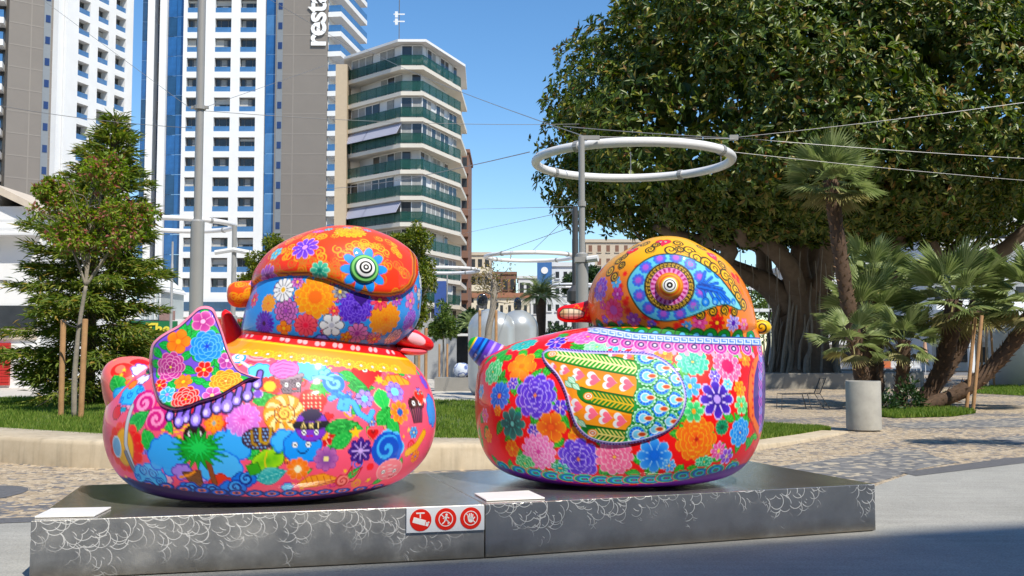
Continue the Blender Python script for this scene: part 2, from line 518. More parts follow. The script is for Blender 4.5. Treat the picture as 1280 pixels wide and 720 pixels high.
# ================================================================== PLINTHS
def steel_material(name, r_lo, r_hi, keep, colthr):
    m, t, b = new_mat(name); L = t.links
    co = nd(t, 'ShaderNodeTexCoord')
    nz = nd(t, 'ShaderNodeTexNoise', i_Scale=2.2, i_Detail=7.0, i_Roughness=0.7); L.new(co.outputs['Object'], nz.inputs['Vector'])
    fine = nd(t, 'ShaderNodeTexNoise', i_Scale=38.0, i_Detail=3.0, i_Distortion=2.5); L.new(co.outputs['Object'], fine.inputs['Vector'])
    sep = nd(t, 'ShaderNodeSeparateXYZ'); L.new(co.outputs['Object'], sep.inputs[0])
    # arcs left by the grinder: rings about scattered centres
    arcs = None
    # use x,z (front) with y folded in so the top gets them too
    cmb = nd(t, 'ShaderNodeCombineXYZ')
    ad = nd(t, 'ShaderNodeMath', operation='MULTIPLY_ADD'); ad.inputs[1].default_value = 1.0
    L.new(sep.outputs[1], ad.inputs[0]); L.new(sep.outputs[2], ad.inputs[2])
    L.new(sep.outputs[0], cmb.inputs[0]); L.new(ad.outputs[0], cmb.inputs[1])
    for k, (scl, off, r0, wd) in enumerate(((6.3, (0.3, 0.1, 0), 0.42, 0.028), (7.2, (5.7, 2.3, 0), 0.46, 0.026), (5.6, (9.1, 4.4, 0), 0.40, 0.022), (8.2, (2.2, 8.8, 0), 0.45, 0.03), (6.9, (12.4, 1.7, 0), 0.36, 0.024))):
        mp = nd(t, 'ShaderNodeMapping'); mp.inputs['Location'].default_value = off
        L.new(cmb.outputs[0], mp.inputs[0])
        v = nd(t, 'ShaderNodeTexVoronoi', voronoi_dimensions='2D', i_Scale=scl, i_Randomness=0.9); L.new(mp.outputs[0], v.inputs['Vector'])
        sb = nd(t, 'ShaderNodeMath', operation='SUBTRACT'); sb.inputs[1].default_value = r0
        L.new(v.outputs['Distance'], sb.inputs[0])
        ab = nd(t, 'ShaderNodeMath', operation='ABSOLUTE'); L.new(sb.outputs[0], ab.inputs[0])
        rg = ramp(t, ab.outputs[0], [(0.0, 1.0), (wd, 0.0)])
        # keep part of each ring only
        dv = nd(t, 'ShaderNodeVectorMath', operation='SUBTRACT'); L.new(mp.outputs[0], dv.inputs[0]); L.new(v.outputs['Position'], dv.inputs[1])
        nv = nd(t, 'ShaderNodeVectorMath', operation='NORMALIZE'); L.new(dv.outputs[0], nv.inputs[0])
        dt = nd(t, 'ShaderNodeVectorMath', operation='DOT_PRODUCT'); L.new(nv.outputs[0], dt.inputs[0])
        dt.inputs[1].default_value = (0.75, -0.66, 0)
        da = nd(t, 'ShaderNodeMath', operation='ADD'); da.inputs[1].default_value = 0.35; L.new(dt.outputs['Value'], da.inputs[0])
        ar = ramp(t, da.outputs[0], [(0.0, 0.0), (0.3, 1.0)])
        ml = nd(t, 'ShaderNodeMath', operation='MULTIPLY'); L.new(rg.outputs[0], ml.inputs[0]); L.new(ar.outputs[0], ml.inputs[1])
        # some cells are unmarked
        sc = nd(t, 'ShaderNodeSeparateColor'); L.new(v.outputs['Color'], sc.inputs[0])
        kp = ramp(t, sc.outputs[0], [(keep, 0.0), (keep + 0.14, 1.0)])
        m2 = nd(t, 'ShaderNodeMath', operation='MULTIPLY'); L.new(ml.outputs[0], m2.inputs[0]); L.new(kp.outputs[0], m2.inputs[1])
        if arcs is None: arcs = m2
        else:
            mxm = nd(t, 'ShaderNodeMath', operation='MAXIMUM'); L.new(arcs.outputs[0], mxm.inputs[0]); L.new(m2.outputs[0], mxm.inputs[1]); arcs = mxm
    # marks hang from the upper edge in columns
    colm = nd(t, 'ShaderNodeMapping'); colm.inputs['Scale'].default_value = (2.0, 0.3, 0.35); L.new(co.outputs['Object'], colm.inputs[0])
    cn = nd(t, 'ShaderNodeTexNoise', i_Scale=1.6, i_Detail=3.0); L.new(colm.outputs[0], cn.inputs['Vector'])
    hz_ = nd(t, 'ShaderNodeMapRange'); hz_.inputs['From Min'].default_value = 0.05; hz_.inputs['From Max'].default_value = 0.42
    hz_.inputs['To Min'].default_value = -0.22; hz_.inputs['To Max'].default_value = 0.12
    L.new(sep.outputs[2], hz_.inputs[0])
    ca = nd(t, 'ShaderNodeMath', operation='ADD'); L.new(cn.outputs[0], ca.inputs[0]); L.new(hz_.outputs[0], ca.inputs[1])
    cm = ramp(t, ca.outputs[0], [(colthr, 0.0), (colthr + 0.12, 1.0)])
    am0 = nd(t, 'ShaderNodeMath', operation='MULTIPLY'); L.new(arcs.outputs[0], am0.inputs[0]); L.new(cm.outputs[0], am0.inputs[1])
    # the lid is smoother than the sides and carries no grinder marks
    gn = nd(t, 'ShaderNodeNewGeometry'); sn = nd(t, 'ShaderNodeSeparateXYZ'); L.new(gn.outputs['True Normal'], sn.inputs[0])
    side = ramp(t, sn.outputs[2], [(0.3, 1.0), (0.6, 0.06)])
    am = nd(t, 'ShaderNodeMath', operation='MULTIPLY'); L.new(am0.outputs[0], am.inputs[0]); L.new(side.outputs[0], am.inputs[1])
    basec = ramp(t, nz.outputs[0], [(0.3, (0.5, 0.48, 0.45)), (0.7, (0.72, 0.69, 0.64))])
    # grime toward the road edge
    gr_ = nd(t, 'ShaderNodeMath', operation='MULTIPLY_ADD'); gr_.inputs[1].default_value = 0.25
    L.new(nz.outputs[0], gr_.inputs[0]); L.new(sep.outputs[2], gr_.inputs[2])
    grr = ramp(t, gr_.outputs[0], [(0.1, 1.0), (0.26, 0.0)])
    mg = nd(t, 'ShaderNodeMix', data_type='RGBA'); L.new(grr.outputs[0], mg.inputs['Factor'])
    L.new(basec.outputs[0], mg.inputs[6]); mg.inputs[7].default_value = (0.32, 0.28, 0.22, 1)
    mc = nd(t, 'ShaderNodeMix', data_type='RGBA'); L.new(am.outputs[0], mc.inputs['Factor'])
    L.new(mg.outputs[2], mc.inputs[6]); mc.inputs[7].default_value = (0.86, 0.86, 0.85, 1)
    L.new(mc.outputs[2], b.inputs['Base Color'])
    rr = ramp(t, nz.outputs[0], [(0.3, r_lo), (0.7, r_hi)])
    lid = nd(t, 'ShaderNodeMapRange'); lid.inputs['From Min'].default_value = 0.06; lid.inputs['To Min'].default_value = 0.16; L.new(side.outputs[0], lid.inputs[0]); L.new(rr.outputs[0], lid.inputs['To Max'])
    rs = nd(t, 'ShaderNodeMath', operation='MULTIPLY_ADD'); rs.inputs[1].default_value = 0.3; L.new(am.outputs[0], rs.inputs[0]); L.new(lid.outputs[0], rs.inputs[2])
    L.new(rs.outputs[0], b.inputs['Roughness'])
    mtl = nd(t, 'ShaderNodeMapRange'); mtl.inputs['To Min'].default_value = 0.86; mtl.inputs['To Max'].default_value = 0.35
    L.new(am.outputs[0], mtl.inputs[0]); L.new(mtl.outputs[0], b.inputs['Metallic'])
    hs = nd(t, 'ShaderNodeMath', operation='MULTIPLY_ADD'); hs.inputs[1].default_value = 0.6; L.new(am.outputs[0], hs.inputs[0]); L.new(fine.outputs[0], hs.inputs[2])
    bp = nd(t, 'ShaderNodeBump', i_Strength=0.22, i_Distance=0.004); L.new(hs.outputs[0], bp.inputs['Height']); L.new(bp.outputs[0], b.inputs['Normal'])
    return m
M_STEEL = steel_material('ground_steel', 0.36, 0.55, 0.1, 0.33)
M_STEEL2 = steel_material('ground_steel_smooth', 0.13, 0.27, 0.2, 0.42)
M_WHITE = mat('white_plate', (0.78, 0.78, 0.78), 0.35, var=0.04)
PH = 0.42
FL, FS, FR = (-3.37, 7.28), (-0.21, 8.06), (3.25, 9.29)
BL, BS, BR = (-3.82, 9.2), (-0.83, 10.1), (2.52, 11.42)
def plinth(a, b_, c, d, label, ms):
    ang = math.atan2(b_[1] - a[1], b_[0] - a[0])
    o = empty('steel_plinth', (a[0], a[1], 0), ang, label, 'plinth', 'steel plinths under the ducks')
    Mi = Matrix.Rotation(-ang, 3, 'Z')
    loc = [Mi @ Vector((q[0] - a[0], q[1] - a[1], 0)) for q in (a, b_, c, d)]
    mb = MB().prism([(q.x, q.y) for q in loc], 0.012, PH)
    s_ = mb.build('casing', ms, o); bevel(s_, 0.006, 2)
    w = loc[1].x
    MB().box(0.02, w - 0.02, 0.02, 0.1, 0.005, 0.0119).build('skid', M_DARKSTONE, o)
    return o, ang
pl1, an1 = plinth(FL, (FS[0] - 0.004, FS[1]), (BS[0] - 0.004, BS[1]), BL, 'scratched steel plinth under the pink duck, its front grey with curled grinding marks', M_STEEL)
pl2, an2 = plinth((FS[0] + 0.004, FS[1]), FR, BR, (BS[0] + 0.004, BS[1]), 'scratched dark steel plinth under the red flowered duck with the painted wing', M_STEEL2)

def info_plate(px_pts, label):
    pts = [G(px, py, PH) for px, py in px_pts]
    c = sum(pts, Vector()) / 4
    mb = MB().prism([(p.x - c.x, p.y - c.y) for p in pts], 0.0, 0.012)
    o = mb.build('information_plate', M_WHITE, loc=(c.x, c.y, PH + 0.003))
    bevel(o, 0.003, 1)
    tag(o, label, 'plate', 'white plates lying on the plinths')
info_plate([(43, 648), (118, 646.5), (139, 636), (64, 637.5)], 'blank white plate on the plinth corner beside the pink duck')
info_plate([(608, 627), (681, 624), (661, 615), (593, 618.5)], 'blank white plate on the plinth seam between the two ducks')

# warning sign on the front of the first plinth
M_RED = mat('sign_red', '#e02412', 0.35, var=0.0)
wdt, hgt = 0.605, 0.188
sg = empty('warning_sign', (0, 0, 0), an1, 'white sign with three red prohibition circles on the steel plinth front', 'sign')
cpos = Vector((FS[0], FS[1], 0)) - Vector((math.cos(an1), math.sin(an1), 0)) * (0.008 + wdt) + Vector((math.sin(an1), -math.cos(an1), 0)) * 0.016
sg.location = (cpos.x, cpos.y, 0.228)
o = MB().box(0, wdt, 0.0, 0.014, 0, hgt).build('plate', mat('sign_white', (0.72, 0.75, 0.8), 0.3, var=0.0), sg)
FRONT = Matrix(((1, 0, 0, 0), (0, 0, -1, 0), (0, 1, 0, 0), (0, 0, 0, 1)))   # xy drawing -> xz plane facing -y
def flat(parent, name, polys, m, y):
    mb = MB()
    for p in polys:
        mb.prism([(x, z) for x, z in p], -y, -y + 0.0015, FRONT)
    return mb.build(name, m, parent)
def circ(cx, cz, r, n=40): return [(cx + r * math.cos(2 * math.pi * k / n), cz + r * math.sin(2 * math.pi * k / n)) for k in range(n)]
def ring(cx, cz, r0, r1, n=40):
    out = []
    for k in range(n):
        a, b_ = 2 * math.pi * k / n, 2 * math.pi * (k + 1) / n
        out.append([(cx + r0 * math.cos(a), cz + r0 * math.sin(a)), (cx + r1 * math.cos(a), cz + r1 * math.sin(a)), (cx + r1 * math.cos(b_), cz + r1 * math.sin(b_)), (cx + r0 * math.cos(b_), cz + r0 * math.sin(b_))])
    return out
def seg(x0, z0, x1, z1, w):
    dx, dz = x1 - x0, z1 - z0; l = math.hypot(dx, dz); nx, nz_ = -dz / l * w / 2, dx / l * w / 2
    return [(x0 + nx, z0 + nz_), (x0 - nx, z0 - nz_), (x1 - nx, z1 - nz_), (x1 + nx, z1 + nz_)]
M_SW = mat('sign_ink_white', (0.85, 0.85, 0.85), 0.4, var=0.0)
rc = 0.083
for k, cx in enumerate((0.108, 0.302, 0.497)):
    cz = hgt / 2
    d_ = flat(sg, 'red_disc', [circ(cx, cz, rc)], M_RED, -0.0005)
    d_.location.y = -0.001
    if k == 0:
        polys = [seg(cx - 0.035, cz + 0.052, cx + 0.03, cz + 0.052, 0.01), seg(cx - 0.003, cz + 0.052, cx - 0.003, cz + 0.012, 0.009), seg(cx - 0.058, cz + 0.004, cx + 0.036, cz - 0.024, 0.042), seg(cx + 0.04, cz - 0.03, cx + 0.06, cz - 0.036, 0.03), seg(cx + 0.05, cz - 0.028, cx + 0.066, cz - 0.016, 0.012)]
    else:
        polys = ring(cx, cz, 0.05, 0.056) + [seg(cx - 0.037, cz + 0.037, cx + 0.037, cz - 0.037, 0.007)]
        if k == 1:
            polys += [circ(cx + 0.006, cz + 0.033, 0.009, 14), seg(cx + 0.004, cz + 0.024, cx - 0.002, cz - 0.006, 0.016), seg(cx, cz - 0.004, cx + 0.02, cz - 0.02, 0.009), seg(cx + 0.02, cz - 0.02, cx + 0.018, cz - 0.04, 0.008), seg(cx - 0.003, cz - 0.004, cx - 0.012, cz - 0.022, 0.009), seg(cx - 0.012, cz - 0.022, cx - 0.028, cz - 0.036, 0.008), seg(cx + 0.004, cz + 0.02, cx + 0.026, cz + 0.006, 0.007), seg(cx + 0.002, cz + 0.02, cx - 0.022, cz + 0.004, 0.007)]
        else:
            polys += [circ(cx, cz - 0.012, 0.021, 20)]
            for q, (dx, l) in enumerate(((-0.018, 0.03), (-0.008, 0.042), (0.003, 0.044), (0.013, 0.036))):
                polys.append(seg(cx + dx, cz - 0.008, cx + dx * 1.25, cz - 0.006 + l, 0.0085))
            polys.append(seg(cx + 0.014, cz - 0.014, cx + 0.032, cz + 0.008, 0.009))
    flat(d_, 'pictogram', polys, M_SW, -0.0016)
# ================================================================== PAINTED DUCKS
def paint_material():
    m, t, b = new_mat('painted_fibreglass'); L = t.links
    a = nd(t, 'ShaderNodeAttribute', attribute_name='paint')
    L.new(a.outputs['Color'], b.inputs['Base Color'])
    b.inputs['Roughness'].default_value = 0.5
    b.inputs['Specular IOR Level'].default_value = 0.25
    b.inputs['Coat Weight'].default_value = 0.5
    b.inputs['Coat Roughness'].default_value = 0.035
    co = nd(t, 'ShaderNodeTexCoord')
    nz = nd(t, 'ShaderNodeTexNoise', i_Scale=2.5, i_Detail=2.0); L.new(co.outputs['Object'], nz.inputs['Vector'])
    bp = nd(t, 'ShaderNodeBump', i_Strength=0.12, i_Distance=0.03); L.new(nz.outputs[0], bp.inputs['Height'])
    L.new(bp.outputs[0], b.inputs['Coat Normal'])
    return m
M_PAINT = paint_material()

def crp(ctrl, n):
    """smooth curve through control rows, resampled evenly by length"""
    C = np.array(ctrl, float)
    d = np.sqrt(((C[1:, :3] - C[:-1, :3]) ** 2).sum(1)) ** 0.5
    tk = np.concatenate([[0], np.cumsum(d)])
    fine = []
    for i in range(len(C) - 1):
        p1, p2 = C[i], C[i + 1]; t1, t2 = tk[i], tk[i + 1]
        p0, t0 = (C[i - 1], tk[i - 1]) if i else (2 * p1 - p2, 2 * t1 - t2)
        p3, t3 = (C[i + 2], tk[i + 2]) if i + 2 < len(C) else (2 * p2 - p1, 2 * t2 - t1)
        for t_ in np.linspace(t1, t2, 24, endpoint=False):
            A1 = (t1 - t_) / (t1 - t0) * p0 + (t_ - t0) / (t1 - t0) * p1
            A2 = (t2 - t_) / (t2 - t1) * p1 + (t_ - t1) / (t2 - t1) * p2
            A3 = (t3 - t_) / (t3 - t2) * p2 + (t_ - t2) / (t3 - t2) * p3
            B1 = (t2 - t_) / (t2 - t0) * A1 + (t_ - t0) / (t2 - t0) * A2
            B2 = (t3 - t_) / (t3 - t1) * A2 + (t_ - t1) / (t3 - t1) * A3
            fine.append((t2 - t_) / (t2 - t1) * B1 + (t_ - t1) / (t2 - t1) * B2)
    fine.append(C[-1]); fine = np.array(fine)
    s_ = np.concatenate([[0], np.cumsum(np.sqrt(((fine[1:, :3] - fine[:-1, :3]) ** 2).sum(1)))])
    q = np.linspace(0, s_[-1], n)
    return np.stack([np.interp(q, s_, fine[:, k]) for k in range(C.shape[1])], -1)

class Frame:
    """local frame of a duck: x right, y away from the viewer, z up, units metres; px tables are read in the plane y = 0"""
    def __init__(s, px0, Y):
        s.base = P(px0, HZ, Y); s.base.z = PH + 0.004
        s.th = math.atan2(s.base.x, s.base.y)
        s.rz = -s.th
        s.px0 = px0
        s.su = Y * math.cos(s.th) / F
        s.sz = Y / F
        s.py0 = HZ + F * (EYE - PH - 0.004) / Y
        s.Mw = np.array(Matrix.Rotation(s.rz, 3, 'Z'))
    def x(s, px): return (px - s.px0) * s.su
    def z(s, py): return (s.py0 - py) * s.sz
    def world(s, V): return V @ s.Mw.T + np.array(s.base)
    def cam_local(s):
        return (np.array([0, 0, EYE]) - np.array(s.base)) @ s.Mw

def loft_grid(fr, ctrl, n, nf, nb, axis='z', e=2.15):
    """rows along z: (py, xl, xr, depth px); columns along x: (px, ytop, ybottom, depth px)"""
    rows = []
    for r in ctrl:
        if axis == 'z':
            rows.append((fr.z(r[0]), fr.x((r[1] + r[2]) / 2), (r[2] - r[1]) / 2 * fr.su, r[3] * fr.su, r[4] * fr.su if len(r) > 4 else 0.0))
        else:
            rows.append((fr.x(r[0]), fr.z((r[1] + r[2]) / 2), (r[2] - r[1]) / 2 * fr.sz, r[3] * fr.su, r[4] * fr.su if len(r) > 4 else 0.0))
    Rw = crp(rows, n)
    Rw[:, 2:4] = np.maximum(Rw[:, 2:4], 0.001)
    # angle: front half dense. theta from 0 (right) through front (-y) to pi, then back
    th = np.concatenate([np.linspace(0, np.pi, nf, endpoint=False), np.linspace(np.pi, 2 * np.pi, nb, endpoint=False)])
    c, s_ = np.cos(th), np.sin(th)
    cx = np.sign(c) * np.abs(c) ** (2 / e); sy = np.sign(s_) * np.abs(s_) ** (2 / e)
    # even spacing along the section
    A = Rw[:, 2:3] * cx[None]; B = -Rw[:, 3:4] * sy[None] + Rw[:, 4:5]
    if axis == 'z':
        V = np.stack([Rw[:, 1:2] + A, B, np.repeat(Rw[:, 0:1], len(th), 1)], -1)
    else:
        V = np.stack([np.repeat(Rw[:, 0:1], len(th), 1), B, Rw[:, 1:2] + A], -1)
    m = len(th)
    i = np.arange(n - 1)[:, None]; j = np.arange(m)[None, :]; j2 = (j + 1) % m
    Fc = np.stack(np.broadcast_arrays(i * m + j, (i + 1) * m + j, (i + 1) * m + j2, i * m + j2), -1).reshape(-1, 4)
    if axis == 'z': pass
    else: Fc = Fc[:, ::-1]
    # orient outward: check against centroid
    V = V.reshape(-1, 3)
    f0 = Fc[len(Fc) // 2]
    nn = np.cross(V[f0[1]] - V[f0[0]], V[f0[2]] - V[f0[0]])
    ctr = V.mean(0)
    if np.dot(nn, V[f0].mean(0) - ctr) < 0: Fc = Fc[:, ::-1]
    return V, Fc

def vnormals(V, Fc):
    a = V[Fc[:, 2]] - V[Fc[:, 0]]; b_ = V[Fc[:, 3]] - V[Fc[:, 1]] if Fc.shape[1] == 4 else V[Fc[:, 1]] - V[Fc[:, 0]]
    fn = np.cross(a, b_) if Fc.shape[1] == 4 else np.cross(b_, a)
    N = np.zeros_like(V)
    for k in range(Fc.shape[1]): 
        for q in range(3): N[:, q] += np.bincount(Fc[:, k], fn[:, q], len(V))
    return N / np.maximum(np.linalg.norm(N, axis=1, keepdims=True), 1e-12)

def poly_sd(x, y, poly):
    """signed distance, positive inside"""
    poly = np.asarray(poly, float); n = len(poly)
    d = np.full(x.shape, 1e9); ins = np.zeros(x.shape, bool)
    for i in range(n):
        ax, ay = poly[i]; bx, by = poly[(i + 1) % n]
        ex, ey = bx - ax, by - ay
        t_ = np.clip(((x - ax) * ex + (y - ay) * ey) / (ex * ex + ey * ey + 1e-9), 0, 1)
        d = np.minimum(d, np.hypot(x - ax - t_ * ex, y - ay - t_ * ey))
        c = (ay > y) != (by > y)
        with np.errstate(divide='ignore', invalid='ignore'):
            xi = ax + (y - ay) * ex / (ey if ey else 1e-9)
        ins ^= c & (x < xi)
    return np.where(ins, d, -d)

def line_d(x, y, pts):
    d = np.full(x.shape, 1e9)
    for (ax, ay), (bx, by) in zip(pts[:-1], pts[1:]):
        ex, ey = bx - ax, by - ay
        t_ = np.clip(((x - ax) * ex + (y - ay) * ey) / (ex * ex + ey * ey + 1e-9), 0, 1)
        d = np.minimum(d, np.hypot(x - ax - t_ * ex, y - ay - t_ * ey))
    return d

AAW = 0.9
def ain(sd): return np.clip(0.5 + sd / AAW, 0, 1)      # inside where sd > 0
def C_(c): return np.array(lin(c))

class Paint:
    def __init__(s, fr, V, N, fill):
        W = V.copy(); W[:, 1] = -np.abs(W[:, 1])        # the far side repeats the near side mirrored
        Nn = N.copy(); Nn[:, 1] = np.where(V[:, 1] > 0, -N[:, 1], N[:, 1])
        s.W, s.N, s.fr = W, Nn, fr
        wd = fr.world(W)
        s.px, s.py = project(wd)
        s.cam = fr.cam_local()
        s.facing = ((s.cam - W) * Nn).sum(1) > 0
        s.C = np.tile(C_(fill), (len(V), 1))
        s.mask = None
    def layer(s, a, c):
        if s.mask is not None: a = a * s.mask
        c = C_(c) if isinstance(c, str) else np.asarray(c)
        s.C += (c - s.C) * a[:, None]
    def find(s, px, py):
        d = (s.px - px) ** 2 + (s.py - py) ** 2 + 1e6 * (~s.facing)
        return int(np.argmin(d))
    def stamp(s, px, py, Rr, fn, rot=0.0):
        i = s.find(px, py)
        c, n = s.W[i], s.N[i]
        sc = np.linalg.norm(s.cam - c) / F
        dn = np.array([0, 0, -1.0]); dn -= n * dn.dot(n)
        if np.linalg.norm(dn) < 0.15: dn = np.array([0, -1.0, 0]); dn -= n * dn.dot(n)
        dn /= np.linalg.norm(dn)
        rt = np.cross(n, dn)
        d = s.W - c
        r2 = (d * d).sum(1)
        sel = np.where((r2 < (1.3 * Rr * sc) ** 2) & ((s.N * n).sum(1) > -0.1))[0]
        d = d[sel]
        x, y = d @ rt / sc, d @ dn / sc
        h = np.hypot(x, y); k = np.sqrt(r2[sel]) / sc / np.maximum(h, 1e-6)
        x, y = x * k, y * k
        if rot:
            cr_, sr_ = math.cos(rot), math.sin(rot)
            x, y = x * cr_ + y * sr_, -x * sr_ + y * cr_
        for a, cc in fn(x, y):
            if s.mask is not None: a = a * s.mask[sel]
            cc = C_(cc) if isinstance(cc, str) else np.asarray(cc)
            s.C[sel] += (cc - s.C[sel]) * a[:, None]
    def curve(s, fn, c): s.layer(ain(fn), c)

def paint_object(name, fr, V, Fc, painter, parent, smooth=True):
    me = mesh_np(name, V, Fc, M_PAINT, smooth)
    at = me.color_attributes.new('paint', 'FLOAT_COLOR', 'POINT')
    Cc = painter.C; lum = Cc @ np.array([0.25, 0.6, 0.15])
    Cc = np.clip((lum[:, None] + (Cc - lum[:, None]) * 1.16) * 0.95, 0.004, 0.92)      # strong pigment colours
    rgba = np.ones((len(V), 4), np.float32); rgba[:, :3] = Cc
    at.data.foreach_set('color', rgba.ravel())
    return link(name, me, parent)

# ---- motifs: each returns layers (alpha, colour) in px units, x right, y down
def mixc(a, b_, k):
    a, b_ = C_(a) if isinstance(a, str) else a, C_(b_) if isinstance(b_, str) else b_
    return a + (b_ - a) * np.clip(k, 0, 1)[:, None]

def flower(Rr, n=6, c0='#ffffff', c1='#ff0000', edge='#ffffff', center='#ffcc00', cr_=0.16, layers=1, deep=0.32, p=0.55, ew=0.9, ph=0.0, sy=1.0, halo=None, shrink=0.8, lines=True):
    def fn(x, y):
        y = y / sy
        r = np.hypot(x, y); th = np.arctan2(y, x) + ph
        out = []
        if halo: out.append((ain(Rr + 0.8 - r) * 0.9, halo))
        for k in range(layers):
            Rk = Rr * (1 - shrink * k / layers)
            nk = n if k == 0 else max(5, int(n * (1 - 0.12 * k)))
            t_ = th + (k * math.pi / nk) + k * 0.4
            cs = np.abs(np.cos(nk * t_ / 2))
            re = Rk * ((1 - deep) + deep * cs ** p)
            sd = re - r
            a = ain(sd)
            out.append((a, mixc(c0, c1, (r / Rk) ** 1.2)))
            if ew > 0:
                e = ain(sd) * ain(ew - sd)
                if lines:
                    vd = cs / (nk / 2) * r            # distance to the valley line
                    e = np.maximum(e, a * ain(ew * 0.45 - vd) * (r > Rk * 0.3))
                out.append((e, edge))
        if cr_ > 0:
            out.append((ain(Rr * cr_ - r), center))
        return out
    return fn

def leaf(l, w, c='#1f8a2a', edge='#0c4a18', vein='#5fd06a'):
    def fn(x, y):
        t_ = np.clip(x / l, -1, 1)
        hw = w * (1 - t_ ** 2) * (1 - 0.35 * t_)
        sd = np.minimum(hw - np.abs(y), l - np.abs(x))
        out = [(ain(sd + 0.8), edge), (ain(sd), mixc(c, vein, np.abs(y) / max(w, 1) * 0.5))]
        out.append((ain(sd) * ain(0.5 - np.abs(y)), vein))
        st = np.abs(((x + np.abs(y) * 0.9) / (l * 0.42)) % 1.0 - 0.5) * l * 0.42
        out.append((ain(sd - 0.6) * ain(0.45 - st) * 0.75, vein))
        return out
    return fn

def spiral(Rr, c='#e02a8a', turns=1.6, w=1.6, c2=None, flip=1, tail=True):
    def fn(x, y):
        x = x * flip
        r = np.hypot(x, y); th = np.arctan2(y, x)
        b_ = Rr / (turns * 2 * np.pi)
        k = np.round((r / b_ - th) / (2 * np.pi))
        d = np.abs(r - b_ * (th + 2 * np.pi * k))
        d = np.where(r > Rr + w, 9, d)
        ww = w * (0.45 + 0.55 * np.clip(r / Rr, 0, 1))
        out = []
        if c2: out.append((ain(Rr - r), c2))
        out.append((ain(ww / 1.0 - d), c))
        return out
    return fn

def blob(circs, c, edge=None, ew=1.4, c1=None):
    def fn(x, y):
        sd = np.full(x.shape, -1e9)
        for cx, cy, r in circs: sd = np.maximum(sd, r - np.hypot(x - cx, y - cy))
        out = []
        if edge: out.append((ain(sd + ew), edge))
        if c1:
            m = max(r for _, _, r in circs)
            out.append((ain(sd), mixc(c1, c, sd / m)))
        else: out.append((ain(sd), c))
        return out
    return fn

def cloud(Rr, c='#4aa8f0', edge='#1a5cd0', n=8, seed=0, sy=0.75, c1=None, ew=1.6):
    rg = random.Random(seed)
    cs = [(0, 0, Rr * 0.62 * sy + 0.1)]
    for k in range(n):
        a = 2 * math.pi * k / n + rg.uniform(-.2, .2)
        cs.append((Rr * 0.66 * math.cos(a), Rr * 0.66 * sy * math.sin(a), Rr * rg.uniform(0.3, 0.4)))
    return blob(cs, c, edge, ew, c1)

def disc(Rr, c, edge=None, ew=1.0, sy=1.0):
    def fn(x, y):
        sd = Rr - np.hypot(x, y / sy)
        o = []
        if edge: o.append((ain(sd + ew), edge))
        o.append((ain(sd), c))
        return o
    return fn

def rings(spec, sy=1.0):
    def fn(x, y):
        r = np.hypot(x, y / sy)
        return [(ain(Rr - r), c) for Rr, c in spec]
    return fn

def poly(pts, c, edge=None, ew=1.0):
    def fn(x, y):
        sd = poly_sd(x, y, pts)
        o = []
        if edge: o.append((ain(sd + ew), edge))
        o.append((ain(sd), c)); return o
    return fn

def stroke(pts, w, c, edge=None, ew=0.8):
    def fn(x, y):
        d = line_d(x, y, pts); o = []
        if edge: o.append((ain(w / 2 + ew - d), edge))
        o.append((ain(w / 2 - d), c)); return o
    return fn

def heart(s_, c, edge=None, ew=1.0):
    t_ = np.linspace(0, 2 * np.pi, 26, endpoint=False)
    pts = np.stack([16 * np.sin(t_) ** 3, -(13 * np.cos(t_) - 5 * np.cos(2 * t_) - 2 * np.cos(3 * t_) - np.cos(4 * t_))], -1) * s_ / 16
    return poly(pts, c, edge, ew)

def star(s_, c, n=5, k=0.45):
    pts = []
    for i in range(2 * n):
        a = math.pi * i / n - math.pi / 2; r = s_ if i % 2 == 0 else s_ * k
        pts.append((r * math.cos(a), r * math.sin(a)))
    return poly(pts, c)

def spiky(Rr, c, edge, n=22, k=0.55, seed=1):
    rg = random.Random(seed); pts = []
    for i in range(2 * n):
        a = math.pi * i / n; r = Rr * rg.uniform(0.85, 1.1) if i % 2 == 0 else Rr * k
        pts.append((r * math.cos(a), r * 0.72 * math.sin(a)))
    return poly(pts, c, edge, 0.7)

def eyes(dx=4, r=2.4):
    def fn(x, y):
        o = []
        for sx in (-1, 1):
            q = np.hypot(x - sx * dx, y)
            o += [(ain(r + 0.7 - q), '#101018'), (ain(r - q), '#ffffff'), (ain(r * 0.5 - q), '#15151f')]
        return o
    return fn

# shorthand flower kinds
def peony(Rr, dark, mid, edge, n=9, layers=4, **k): return flower(Rr, n, dark, mid, edge, k.pop('center', '#ffd040'), k.pop('cr_', 0.08), layers, 0.2, 0.6, k.pop('ew', 0.85), **k)
def dahlia(Rr, dark, mid, edge, n=13, layers=4, **k): return flower(Rr, n, dark, mid, edge, k.pop('center', dark), k.pop('cr_', 0.1), layers, 0.26, 0.5, k.pop('ew', 0.8), **k)
def simple(Rr, n, inner, outer, edge, center='#ffd040', **k): return flower(Rr, n, inner, outer, edge, center, k.pop('cr_', 0.2), 1, k.pop('deep', 0.5), 0.5, k.pop('ew', 0.9), **k)
from mathutils.bvhtree import BVHTree
def ray_local(fr, px, py):
    u, v = (px - CX) / F, (CY - py) / F
    d = np.array([u, CP - SP * v, SP + CP * v])
    return fr.cam_local(), (d @ fr.Mw) / np.linalg.norm(d)

def bvh_of(V, Fc): return BVHTree.FromPolygons([tuple(v) for v in V], [tuple(int(i) for i in f) for f in Fc])

